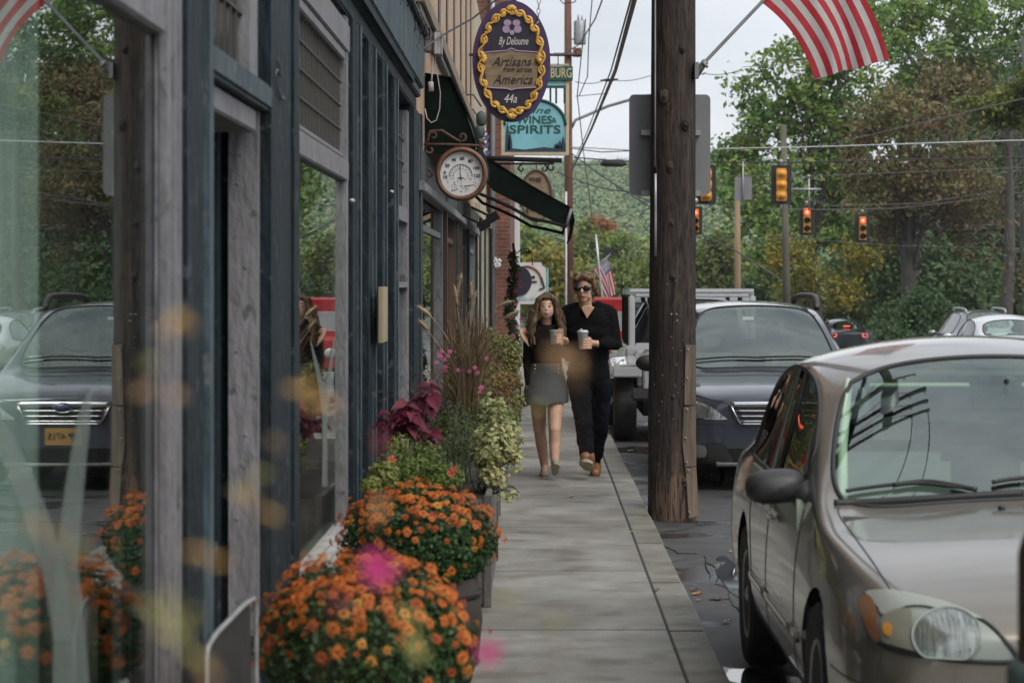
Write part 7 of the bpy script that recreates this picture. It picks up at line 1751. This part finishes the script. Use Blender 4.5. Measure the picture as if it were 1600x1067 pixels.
def mum(cx, cy, D, hw, up, label, nfl, seed, fr=.027, barrel_r=.27):
    rng = np.random.default_rng(seed); c = np.array(W(cx, cy, D)); s_ = D / F; R = np.array([hw * s_, hw * s_ * .95, up * s_])
    root = empty('chrysanthemum', (c[0], D, 0), label, 'plant', 'potted orange chrysanthemums')
    fq, mi = [], []; pts = []; lump = lambda d: 1 + .16 * noise.noise(Vector((d[0] * 1.7 + seed * 5, d[1] * 1.7, d[2] * 1.7))) + .07 * noise.noise(Vector((d[0] * 5, d[1] * 5 + seed, d[2] * 5)))
    tries = 0
    while len(pts) < nfl and tries < 9000:
        tries += 1; d = rand_dirs(1, rng)[0]
        if d[2] < -.3 or rng.random() > (.10 if d[2] < .05 else .35 if d[2] < .35 else 1) * (1.6 if abs(d[0]) > .8 else 1): continue
        if d[1] > .75: continue
        p = c + d * R * lump(d) * rng.uniform(.96, 1.10)
        if any(np.linalg.norm(p - q) < fr * (1.25 if d[2] < .5 else .85) for q in pts): continue
        pts.append(p); n = d * np.array([1, 1, 1.0]) + np.array([0, -.25, .55 * max(0, d[2])]) + rng.normal(size=3) * .22; r = fr * rng.uniform(.5, 1.15)
        q = blossom(rng, p, n, r * .5, 1.5, ((1, 9), (.6, 6))) if rng.random() < .14 else blossom(rng, p, n, r, rng.uniform(-.1, .5), ((1, int(rng.integers(12, 18))), (.74, 12), (.45, 8))); kind = rng.choice([0, 1, 2], p=[.62, .28, .10]); fq += q; mi += [kind] * len(q)
        n = n / np.linalg.norm(n); u = np.cross(n, [.3, .2, 1]); u /= np.linalg.norm(u); v = np.cross(n, u)
        for k in range(4):
            a = k * pi / 4; fq.append([p + (u * cos(a) + v * sin(a)) * r * .30 + n * r * .16, p + (u * cos(a + pi / 2) + v * sin(a + pi / 2)) * r * .30 + n * r * .2, p - (u * cos(a) + v * sin(a)) * r * .30 + n * r * .16, p - (u * cos(a + pi / 2) + v * sin(a + pi / 2)) * r * .3 + n * r * .2]); mi.append(3)
    polys('blossoms', fq, mi, [M_mumo, M_mumr, M_mumy, M_mumc], root)
    k = 15000; d = rand_dirs(k, rng); d = d[d[:, 2] > -.75]; k = len(d); rad = rng.random((k, 1)) ** .22
    P = c + d * R * rad * .985 * np.array([lump(q) for q in d])[:, None]; n_ = d + rng.normal(size=(k, 3)) * .6; n_ /= np.linalg.norm(n_, axis=1, keepdims=True); a = np.cross(n_, rand_dirs(k, rng)); a /= np.linalg.norm(a, axis=1, keepdims=True) + 1e-9; b = np.cross(n_, a); s2 = rng.uniform(.007, .015, (k, 1))
    link('foliage', quads_mesh(P, a * s2, b * s2 * .8), root, M_mumleaf)
    zt = c[2] - R[2] * .55; mb = MB(); mb.lathe([(barrel_r * .82, 0), (barrel_r * .95, zt * .3), (barrel_r, zt * .6), (barrel_r * .93, zt), (barrel_r * .85, zt), (barrel_r * .84, zt - .04), (0, zt - .04)], (c[0], D, 0), 28); o = mb.build('tub', M_barrel, root)
    mb = MB()
    for z, rr in ((zt * .2, .925), (zt * .85, .965)): mb.tube([(c[0] + (barrel_r * rr + .004) * cos(t), D + (barrel_r * rr + .004) * sin(t), z) for t in np.linspace(0, 2 * pi, 32, endpoint=False)], .012, 6, closed=True, flat=.35)
    mb.build('hoop', M_hoop, o); return root
mum(570, 1005, 7.0, 170, 128, 'nearest tub of orange chrysanthemums by the doorway', 330, 1, .025)
mum(652, 850, 10.0, 120, 92, 'second tub of orange chrysanthemums below the display window sill', 300, 2, .025)

def leafclump(name, spec, m, parent, seed, leafshape=.7):
    """spec: list of (centre, radii, count, size)"""
    rng = np.random.default_rng(seed); P, A, B = [], [], []
    for c, r, k, sz in spec:
        d = rand_dirs(k, rng); q = np.array(c) + d * np.array(r) * rng.random((k, 1)) ** .4; n_ = d + rng.normal(size=(k, 3)) * .5 + np.array([0, -.2, .5]); n_ /= np.linalg.norm(n_, axis=1, keepdims=True)
        a = np.cross(n_, rand_dirs(k, rng)); a /= np.linalg.norm(a, axis=1, keepdims=True) + 1e-9; b = np.cross(n_, a); s2 = sz * rng.uniform(.6, 1.3, (k, 1)); P.append(q); A.append(a * s2); B.append(b * s2 * leafshape)
    return link(name, quads_mesh(np.concatenate(P), np.concatenate(A), np.concatenate(B)), parent, m)
def C3(x, y, D, hw, hh, n, sz): return (tuple(W(x, y, D)), (hw * D / F, hw * D / F * .8, hh * D / F), n, sz)
def stems(mb, base, spec, r=.0025, rng=random.Random(1)):
    for c, rd, k, sz in spec:
        for i in range(7):
            e = Vector(c) + Vector((rng.uniform(-rd[0], rd[0]), rng.uniform(-rd[1], rd[1]), rng.uniform(-rd[2], rd[2]) * .8)); b = Vector(base) + Vector((rng.uniform(-.06, .06), rng.uniform(-.06, .06), 0)); m_ = b.lerp(e, .5) + Vector((rng.uniform(-.04, .04), rng.uniform(-.04, .04), .04)); mb.tube(smooth_line([tuple(b), tuple(m_), tuple(e)], 4), r, 4)
M_stem = mat('green stem', (.05, .08, .025), .7); M_stemb = mat('brown stem', (.08, .05, .03), .8)
def plant(name, label, spec, m, base, seed, cat='plant', group=None, flowers=None, stemm=None, shape=.7):
    root = empty(name, base, label, cat, group); leafclump('foliage', spec, m, root, seed, shape); mb = MB(); stems(mb, base, spec); mb.build('stems', stemm or M_stem, root)
    if flowers:
        rng = np.random.default_rng(seed + 50); fm, pts, r, k = flowers; fq = []
        for (x, y, D) in pts: fq += blossom(rng, np.array(W(x, y, D)), np.array([rng.uniform(-.4, .4), -1, rng.uniform(0, .6)]), r * rng.uniform(.8, 1.15), .3, ((1, k), (.5, k)))
        polys('blossoms', fq, [0] * len(fq), [fm], root)
    return root
# ---- long wooden window box with the mixed border
M_box = mat('weathered planter boards', (.10, .095, .085), .85, var=.3, vs=8, bump=.4, bs=30, stretch=(1, .2, 1))
def planter(x0, x1, y0, y1, z, label, group='wooden planter boxes'):
    root = empty('planter_box', ((x0 + x1) / 2, (y0 + y1) / 2, 0), label, 'planter', group); t = .03
    MB().box(x0, x0 + t, y0, y1, .02, z).box(x1 - t, x1, y0, y1, .02, z).box(x0 + t, x1 - t, y0, y0 + t, .02, z - .002).box(x0 + t, x1 - t, y1 - t, y1, .02, z - .002).build('side_board', M_box, root, bevel=.004)
    mb = MB()
    for x in (x0 - .008, x1 - .032):
        for y in (y0 - .008, y1 - .032): mb.box(x, x + .04, y, y + .04, 0, z + .02)
    mb.build('corner_post', M_box, root, bevel=.004); MB().box(x0 + t, x1 - t, y0 + t, y1 - t, .04, z - .04).build('soil', M_soil, root); return root
planter(-.86, -.25, 12.3, 14.4, .55, 'weathered wooden planter box under the red coleus and grasses'); planter(-.86, -.28, 15.0, 17.2, .55, 'second wooden planter box beyond the ornamental grass'); planter(-.88, -.35, 23.5, 27.5, .5, 'third wooden planter box near the peach shop door')
M_lime = leafmat('lime leaves', [(.06, .10, .02), (.11, .16, .03), (.18, .22, .05)]); M_ivy = leafmat('variegated ivy', [(.10, .14, .04), (.28, .30, .12), (.46, .45, .22), (.45, .26, .06)]); M_fine = leafmat('fine green leaves', [(.035, .06, .015), (.07, .10, .025), (.12, .12, .04)]); M_col = leafmat('coleus leaves', [(.05, .006, .018), (.11, .012, .035), (.17, .025, .05), (.14, .05, .03)], trans=.3)
M_pinkp = leafmat('pink petals', [(.50, .06, .22), (.65, .16, .34)], trans=.2); M_redp2 = leafmat('coral petals', [(.55, .05, .05), (.6, .12, .08)], trans=.2); M_yelp = leafmat('yellow petals', [(.62, .36, .03), (.66, .46, .06)], trans=.2); M_border = leafmat('border leaves', [(.07, .09, .025), (.13, .15, .04), (.22, .21, .06), (.26, .15, .04)])
def base_pt(x, D, z=.5): return (W(x, 0, D).x, D, z)
plant('petunia', 'lime green leafy plant with coral flowers behind the second tub', [C3(640, 740, 11.9, 50, 26, 900, .014), C3(690, 745, 11.8, 40, 24, 700, .014), C3(610, 725, 12.0, 22, 30, 260, .013), C3(665, 712, 12.0, 36, 26, 380, .011)], M_lime, base_pt(660, 11.9, .35), 3, flowers=(M_redp2, [(709, 733, 11.6), (612, 718, 11.7), (705, 740, 11.6), (642, 762, 11.6)], .026, 5))
plant('lantana', 'low yellow green plant pressed against the blue pilasters', [C3(600, 742, 11.6, 26, 26, 420, .014), C3(580, 760, 11.3, 18, 18, 240, .013), C3(625, 700, 12.4, 22, 26, 260, .013)], leafmat('yellow green leaves', [(.10, .13, .03), (.20, .22, .05), (.30, .28, .08)]), base_pt(606, 11.7, .35), 31)
def big_leaf(mb, base, tip, w_, droop, rng):
    base, tip = Vector(base), Vector(tip); ax = tip - base; sd = ax.cross(Vector((rng.uniform(-.3, .3), rng.uniform(-1, 0), rng.uniform(.2, 1)))).normalized(); k = 6; l, r_, c = [], [], []
    nrm = sd.cross(ax).normalized()
    for i in range(k + 1):
        t = i / k; p = base.lerp(tip, t) - Vector((0, 0, droop * t * t)); w2 = w_ * sin(pi * min(1, t ** .75)) * (1 - .15 * t); c.append(p); l.append(p + sd * w2 + nrm * w2 * .35); r_.append(p - sd * w2 + nrm * w2 * .35)
    n = k + 1; mb.add(l + c + r_, [(i, i + 1, n + i + 1, n + i) for i in range(k)] + [(n + i, n + i + 1, 2 * n + i + 1, 2 * n + i) for i in range(k)], 0, True)
co = empty('coleus', base_pt(645, 12.7), 'deep red coleus with drooping pointed leaves in front of the blue pilasters', 'plant'); mb = MB(); sm_ = MB(); rng = random.Random(11)
b0 = Vector(base_pt(648, 12.7))
for k in range(16):
    tip = W(640 + rng.uniform(-36, 42), 628 + rng.uniform(-30, 46), 12.7 + rng.uniform(-.15, .15)); sm_.tube(smooth_line([tuple(b0 + Vector((rng.uniform(-.04, .04), 0, 0))), tuple(b0.lerp(tip, .6) + Vector((0, 0, .05))), tuple(tip)], 4), .005, 5)
    for q in range(9):
        a = q * 2.4 + k; d = Vector((cos(a), sin(a) * .8, rng.uniform(-.35, .35))); L_ = rng.uniform(.055, .11); p0 = tip - Vector((0, 0, q * .010)); big_leaf(mb, p0, p0 + d * L_, L_ * .32, L_ * .5, rng)
mb.build('leaves', M_col, co); sm_.build('stems', M_stemb, co)
plant('asparagus_fern', 'fine leaved green shrub spreading below the grasses', [C3(700, 680, 13.3, 54, 60, 1900, .012), C3(668, 720, 13.0, 30, 40, 600, .011), C3(745, 650, 13.6, 36, 50, 700, .012)], M_fine, base_pt(705, 13.3), 4, shape=.3)
# fountain grass with plumes
M_grass = leafmat('bronze grass', [(.05, .035, .02), (.10, .065, .035), (.14, .10, .05), (.07, .08, .03)]); M_plume = mat('grass plume', (.36, .27, .17), .9, var=.2, vs=60)
fgx = empty('fountain_grass', base_pt(735, 14.0), 'tall bronze fountain grass with pale plumes above the planter', 'ornamental grass'); rng = random.Random(21); gb = MB(); gp = MB()
def bladeg(mb, p0, p1, p2, w_):
    pts = [Vector(p0).lerp(Vector(p1), t).lerp(Vector(p1).lerp(Vector(p2), t), t) for t in np.linspace(0, 1, 8)]; k = len(pts); vs = []
    for i, p in enumerate(pts): ww = w_ * (1 - (i / (k - 1)) ** 2 * .9); vs += [p - Vector((ww, 0, 0)), p + Vector((ww, 0, 0))]
    mb.add(vs, [(2 * i, 2 * i + 1, 2 * i + 3, 2 * i + 2) for i in range(k - 1)], 0, True)
for k in range(520):
    D = 14.0 + rng.uniform(-.5, .6); x0 = 728 + rng.uniform(-18, 24); a = rng.gauss(0, 1); tipx = x0 + a * 52; tipy = 520 + abs(a) * 34 + rng.uniform(-50, 40)
    bladeg(gb, W(x0, 640, D), W(x0 + a * 16, tipy - 12, D), W(tipx, tipy + abs(a) * 22, D + rng.uniform(-.3, .3)), .0028)
for (x0, y0, x1, y1, x2, y2) in ((728, 560, 722, 500, 745, 455), (735, 560, 760, 480, 800, 470), (725, 560, 700, 480, 722, 428), (720, 570, 690, 500, 652, 478), (716, 580, 672, 520, 655, 500), (742, 560, 770, 500, 812, 486), (733, 560, 735, 490, 736, 440), (730, 560, 716, 500, 710, 446)):
    P_0, P_1, P_2 = W(x0, y0, 14), W(x1, y1, 14), W(x2, y2, 13.9); pts = [P_0.lerp(P_1, t).lerp(P_1.lerp(P_2, t), t) for t in np.linspace(0, 1, 14)]; gp.tube(pts[:10], .0018, 4); gp.tube(pts[9:], [.004, .010, .011, .008, .003], 7)
    for i in range(60):
        t = rng.uniform(.72, 1); p = P_0.lerp(P_1, t).lerp(P_1.lerp(P_2, t), t); d = Vector((rng.gauss(0, 1), rng.gauss(0, 1), rng.gauss(0, 1))).normalized() * .022; gp.tube([p, p + d], .0008, 3)
gb.build('blades', M_grass, fgx); gp.build('plumes', M_plume, fgx)
plant('sedge', 'dark bronze sedge leaning from the planter toward the pavement', [C3(700, 640, 13.8, 50, 46, 900, .013), C3(660, 600, 14.2, 26, 40, 260, .012)], leafmat('bronze leaves', [(.06, .045, .025), (.12, .08, .04), (.10, .11, .035)]), base_pt(700, 13.8), 33, shape=.22)
plant('pink_gaura', 'loose pink flowers mingling with the bronze grass', [C3(720, 590, 13.8, 46, 40, 260, .012), C3(750, 600, 14.0, 40, 40, 300, .012)], M_border, base_pt(722, 13.8), 5, flowers=(M_pinkp, [(x, y, 13.5) for x, y in ((690, 548), (700, 556), (695, 562), (682, 566), (703, 549), (733, 580), (742, 574), (749, 612), (716, 578), (752, 606), (696, 573), (760, 560), (688, 556), (694, 578), (746, 582))], .017, 5))
plant('russet_shrub', 'russet and gold leaved plant under the grass plumes', [C3(755, 585, 14.6, 34, 34, 520, .014), C3(780, 610, 15.0, 26, 30, 420, .014)], leafmat('russet border', [(.10, .04, .02), (.18, .08, .03), (.2, .13, .04)]), base_pt(758, 14.6), 6)
plant('yellow_daisies', 'small yellow flowers at the edge of the border', [C3(778, 612, 15.4, 18, 18, 260, .012)], M_border, base_pt(776, 15.4), 7, flowers=(M_yelp, [(775 + rng.uniform(-12, 14), 600 + rng.uniform(-8, 12), 15.1) for i in range(16)], .022, 8))
plant('ivy', 'variegated cream and gold ivy trailing over the planter edge', [C3(765, 700, 13.1, 34, 40, 520, .020), C3(795, 690, 13.2, 24, 34, 300, .020), C3(775, 650, 13.6, 30, 30, 340, .018), C3(806, 720, 13.0, 10, 26, 60, .020), C3(770, 745, 13.0, 26, 20, 120, .018), C3(796, 775, 12.8, 18, 12, 40, .018), C3(752, 640, 13.6, 24, 30, 240, .018)], M_ivy, base_pt(760, 13.2), 8, shape=.85)
plant('border_plant', 'green and gold foliage spilling from the second planter', [C3(790, 640, 16.0, 26, 40, 620, .016), C3(808, 625, 16.6, 14, 20, 200, .015), C3(772, 590, 17.5, 22, 26, 420, .015)], M_border, base_pt(785, 16), 9)
plant('border_plant', 'leafy green shrub near the peach shop door beside the woman', [C3(790, 555, 25, 26, 34, 900, .025), C3(765, 540, 27, 22, 30, 600, .025), C3(800, 590, 24, 16, 22, 400, .022)], M_border, base_pt(785, 25), 10)
# climbing vine on a post
pv_ = empty('climbing_vine', (W(802, 0, 33).x, 33, gz(33)), 'leafy vine with pink trumpet flowers climbing beside the brick pier', 'vine')
leafclump('foliage', [C3(801 + 3 * sin(i), 405 + i * 17, 33, 9 + (i % 3) * 2, 13, 110, .035) for i in range(13)] + [C3(800, 560, 33, 16, 30, 500, .035), C3(822, 395, 33, 10, 5, 20, .03), C3(795, 480, 33, 10, 30, 160, .035)], leafmat('vine leaves', [(.03, .055, .015), (.06, .09, .025), (.12, .13, .03)]), pv_, 14)
mb = MB(); mb.tube([W(802 + 2 * sin(i), 380 + i * 20, 33) for i in range(13)], .02, 6); mb.tube([W(800, 402, 33), W(812, 392, 33), W(826, 388, 33), W(831, 398, 33), (W(832, 415, 33))], .008, 5); mb.build('stems', M_stemb, pv_)
rng2 = np.random.default_rng(5); fq = []
for x, y in ((806, 475), (799, 497), (815, 499), (808, 510), (803, 525), (812, 440), (809, 430), (813, 447), (806, 455)): fq += blossom(rng2, np.array(W(x, y, 32.6)), np.array([rng2.uniform(-.4, .4), -1, .3]), .045, .5, ((1, 5), (.6, 5)))
polys('blossoms', fq, [0] * len(fq), [M_pinkp], pv_)
# slatted bench in the distance by the vine
bn = empty('bench', (W(803, 0, 29).x, 29, 0), 'small wooden bench beneath the vine behind the woman', 'bench'); x0 = W(790, 0, 29).x; x1 = W(818, 0, 29).x; mb = MB()
for k in range(4): mb.box(x0, x1, 29 + k * .1, 29.08 + k * .1, .42, .45)
mb.build('seat', M_brown, bn)
for x in (x0 + .03, x1 - .06):
    for y in (29.02, 29.34): MB().box(x, x + .03, y, y + .03, 0, .419).build('leg', M_brown, bn)
# ---- metal chair beside the nearest tub
M_chair = mat('dark chair panel', (.03, .03, .03), .55, var=.2, vs=8); M_tubec = mat('worn white tube', (.28, .28, .28), .5, .3, var=.2, vs=30)
chx = empty('metal_chair', (-.72, 6.2, 0), 'metal chair with pale tube frame beside the nearest chrysanthemum tub', 'chair')
MB().prism([(-.83, 5.99, .40), (-.83, 5.99, .71), (-.825, 6.03, .745), (-.77, 6.46, .785), (-.765, 6.48, .40)], (-.01, 0, 0)).build('backrest', M_chair, chx, bevel=.003)
mb = MB(); mb.tube(smooth_line([(-.82, 5.98, .0), (-.82, 5.98, .45), (-.822, 5.98, .70), (-.815, 6.02, .755), (-.79, 6.2, .785), (-.768, 6.42, .80), (-.76, 6.49, .76), (-.76, 6.49, .45), (-.76, 6.49, .0)], 5), .007, 8); mb.build('frame', M_tubec, chx)
MB().box(-.80, -.42, 5.95, 6.46, .43, .45).build('seat', M_chair, chx, bevel=.005)
for y in (5.98, 6.42): m_ = MB(); m_.tube([(-.45, y, .43), (-.40, y, 0)], .011, 8); m_.build('leg', M_tubec, chx)
# ---- bollard at the right edge
bo = empty('bollard', (.875, 4.3, 0), 'dark bollard cut off by the right edge of the view', 'bollard'); mb = MB(); mb.lathe([(.072, 0), (.072, 1.16), (.066, 1.185), (.040, 1.235), (.012, 1.26), (0, 1.262)], (.925, 4.3, 0), 28); mb.build('post', M_brown, bo)
mb = MB(); mb.lathe([(.085, .90), (.092, .93), (.092, .955), (.085, .97), (.073, .972)], (.925, 4.3, 0), 28); mb.build('collar', M_lant, bo)
# ---- fallen leaves
LV = [mat('fallen leaf ' + n_, c, .7) for n_, c in (('orange', (.42, .15, .04)), ('brown', (.14, .06, .03)), ('yellow', (.42, .30, .10)), ('tan', (.28, .22, .14)))]
def fallen(x, y, m, r, label, road=True):
    p = on_road(x, y, .006) if road else on_walk(x, y, .004); q = random.Random(int(x * y)); k = 12; a0 = q.uniform(0, 6); vs = []
    for i in range(k): a = a0 + 2 * pi * i / k; rr = r * (1 if i % 2 == 0 else .55) * (1.3 if i == 0 else 1); vs.append((p.x + rr * cos(a), p.y + rr * 1.3 * sin(a), p.z + .004 + r * .25 * abs(sin(a * 1.5))))
    vs.append((p.x, p.y, p.z + .004)); mb = MB(); mb.add(vs, [(i, (i + 1) % k, k) for i in range(k)]); thing(mb, 'fallen_leaf', LV[m], label, 'leaf', 'fallen leaves on the ground')
for a in ((1089, 928, 0, .035, 'orange fallen leaf lying against the kerb'), (1092, 938, 0, .02, 'small orange leaf just nearer than the larger one at the kerb'), (1085, 921, 1, .03, 'dark curled leaf behind the orange leaf at the kerb'), (1122, 936, 1, .03, 'brown leaf lying on the crack'), (1136, 971, 3, .035, 'pale tan leaf between kerb and front of sedan'), (1144, 862, 2, .03, 'yellow leaf on wet asphalt beside the sedan'), (1132, 946, 0, .012, 'tiny orange leaf by the crack'), (1176, 1040, 3, .012, 'tiny pale scrap on the road under the sedan')): fallen(*a)
for a in ((1026, 922, 1, .022, 'dark curled leaf on the kerb joint'), (892, 776, 2, .035, 'pale leaf on the pavement before the couple'), (986, 831, 2, .014, 'small yellow leaf on the kerb joint near the pole')): fallen(*a, road=False)
for a in ((1040, 808, 2, .04, 'yellow leaf at the foot of the weathered pole'), (1070, 812, 1, .02, 'brown leaf at the pole batten'), (985, 705, 2, .05, 'yellow leaf in the gutter beside the off-roader'), (1010, 800, 1, .05, 'brown leaf heap edge at the pole')): fallen(*a)
# ---- tall flower stems close to the camera, far out of focus
M_blurb = mat('dry leaf', (.34, .20, .10), .8); M_blury = mat('yellowing leaf', (.34, .31, .09), .8); M_magenta = mat('magenta petals', (.62, .04, .22), .6); M_orl = mat('amber leaf', (.46, .27, .08), .8); M_redl = mat('dark red leaf', (.22, .03, .05), .8)
def near_plant(label, D, base_x, items, seed):
    """items: (x, y, size_px, material, kind) as photographed; leaves hang on thin stems rising from one root"""
    root = empty('flower_stem', (W(base_x, 0, D).x, D, 0), label, 'plant', 'tall flower stems beside the camera'); rg = random.Random(seed); b0 = Vector((W(base_x, 0, D).x, D, 0)); st = MB(); by = {}
    for x, y, s_, m, kd in items:
        d = D + rg.uniform(-.05, .05); p = W(x, y, d); st.tube(smooth_line([tuple(b0), tuple(b0.lerp(p, .5) + Vector((rg.uniform(-.02, .02), 0, .05))), tuple(p)], 5), .00022, 4); r = s_ * d / F; by.setdefault((m.name, kd), (m, MB()))
        mb = by[(m.name, kd)][1]
        if kd == 'f':
            for k in range(7): a = 2 * pi * k / 7 + rg.random(); big_leaf(mb, p, p + Vector((cos(a) * r, -.2 * r, sin(a) * r)), r * .38, 0, rg)
        else:
            a = rg.uniform(0, 6)
            for k in range(2): a += 2.2; big_leaf(mb, p, p + Vector((cos(a) * r * 1.2, rg.uniform(-.3, .3) * r, sin(a) * r * .9)), r * .38, 0, rg)
    st.build('stems', M_stemb, root)
    for (nm, kd), (m, mb) in by.items(): mb.build('blossom' if kd == 'f' else 'leaf', m, root)
near_plant('out of focus stem with brown leaves in front of the couple', 1.15, 905, [(885, 565, 24, M_blurb, 'l'), (905, 578, 26, M_blurb, 'l'), (870, 548, 16, M_blurb, 'l')], 1)
near_plant('out of focus magenta flower above the nearest chrysanthemums', 1.35, 600, [(592, 886, 34, M_magenta, 'f'), (588, 690, 22, M_redl, 'l'), (598, 800, 26, M_blurb, 'l'), (525, 940, 20, M_redl, 'l'), (640, 960, 24, M_blury, 'l'), (500, 860, 20, M_blury, 'l'), (655, 1010, 26, M_blury, 'l'), (545, 955, 20, M_blurb, 'l')], 2)
near_plant('out of focus pink flower over the pavement at lower centre', 1.45, 765, [(762, 1018, 22, M_magenta, 'f'), (860, 975, 18, M_blury, 'l'), (790, 930, 16, M_blury, 'l'), (845, 640, 14, M_blury, 'l')], 3)
near_plant('out of focus stem with orange brown leaves across the left window frame', 1.2, 260, [(265, 505, 26, M_orl, 'l'), (290, 500, 20, M_orl, 'l'), (235, 610, 24, M_blurb, 'l'), (262, 618, 26, M_blurb, 'l'), (240, 570, 16, M_blury, 'l'), (310, 860, 20, M_orl, 'l'), (340, 880, 16, M_orl, 'l'), (130, 855, 18, M_blury, 'l'), (90, 835, 16, M_orl, 'l'), (60, 820, 16, M_orl, 'l')], 4)
near_plant('out of focus stem with tan leaves before the broad dark pilaster', 1.3, 470, [(470, 612, 24, M_orl, 'l'), (500, 625, 22, M_orl, 'l'), (515, 635, 16, M_blurb, 'l'), (385, 780, 20, M_orl, 'l'), (400, 740, 16, M_blury, 'l'), (432, 690, 12, M_blurb, 'l'), (420, 800, 18, M_orl, 'l'), (375, 770, 14, M_blury, 'l')], 5)
near_plant('out of focus yellow green leaves at the foot of the left window frame', 1.1, 285, [(260, 945, 26, M_blury, 'l'), (290, 965, 26, M_blury, 'l'), (240, 950, 18, M_blury, 'l'), (300, 1030, 26, M_blury, 'l'), (320, 1050, 18, M_orl, 'l'), (270, 985, 22, M_blury, 'l')], 6)
# ---- the haze over the valley
hz = MB().box(-620, 620, -60, 1330, -8, 66); hm = bpy.data.materials.new('air'); hm.use_nodes = True; nt = hm.node_tree; nt.nodes.remove(nt.nodes['Principled BSDF']); pvn = nt.nodes.new('ShaderNodeVolumePrincipled')
pvn.inputs['Color'].default_value = (.88, .92, .97, 1); pvn.inputs['Density'].default_value = .00022; nt.links.new(pvn.outputs[0], nt.nodes['Material Output'].inputs['Volume'])
tag(hz.build('haze', hm), kind='stuff')
# ------------------------------------------------------------------ every repeated piece becomes a part of its own
def split_parts(names):
    for o in [o for o in bpy.data.objects if o.type == 'MESH' and o.parent and o.name.split('.')[0] in names]:
        me = o.data; n = len(me.vertices); par = list(range(n))
        def fd(a):
            while par[a] != a: par[a] = par[par[a]]; a = par[a]
            return a
        for p in me.polygons:
            v = p.vertices; r = fd(v[0])
            for a in v[1:]: par[fd(a)] = r
        g = {}
        for p in me.polygons: g.setdefault(fd(p.vertices[0]), []).append(p)
        if len(g) < 2: continue
        for k, ps in enumerate(g.values()):
            ids = sorted({i for p in ps for i in p.vertices}); mp_ = {a: i for i, a in enumerate(ids)}
            m2 = bpy.data.meshes.new(me.name); m2.from_pydata([me.vertices[i].co[:] for i in ids], [], [[mp_[i] for i in p.vertices] for p in ps])
            for m in me.materials: m2.materials.append(m)
            m2.polygons.foreach_set('material_index', [p.material_index for p in ps]); m2.polygons.foreach_set('use_smooth', [p.use_smooth for p in ps]); m2.update()
            c = bpy.data.objects.new(o.name.split('.')[0], m2); COL.objects.link(c); c.parent = o.parent
            if k == 0:
                for ch in [x for x in bpy.data.objects if x.parent == o]: ch.parent = c
        bpy.data.objects.remove(o)
split_parts({'pilaster', 'corner_post', 'roof_pillar', 'leaf', 'side_board', 'headlight_seal', 'door_handle', 'side_moulding', 'green_trim', 'upper_trim', 'hook_bracket', 'door_pillar', 'insulator', 'band_edge', 'washer_jet', 'hoop', 'petal', 'seat_back', 'grille_slot', 'timber_batten', 'etched_leaf', 'running_board', 'seat', 'bracket', 'hanger', 'eyebrows', 'eyes', 'knot', 'wheel_well', 'shut_line'})
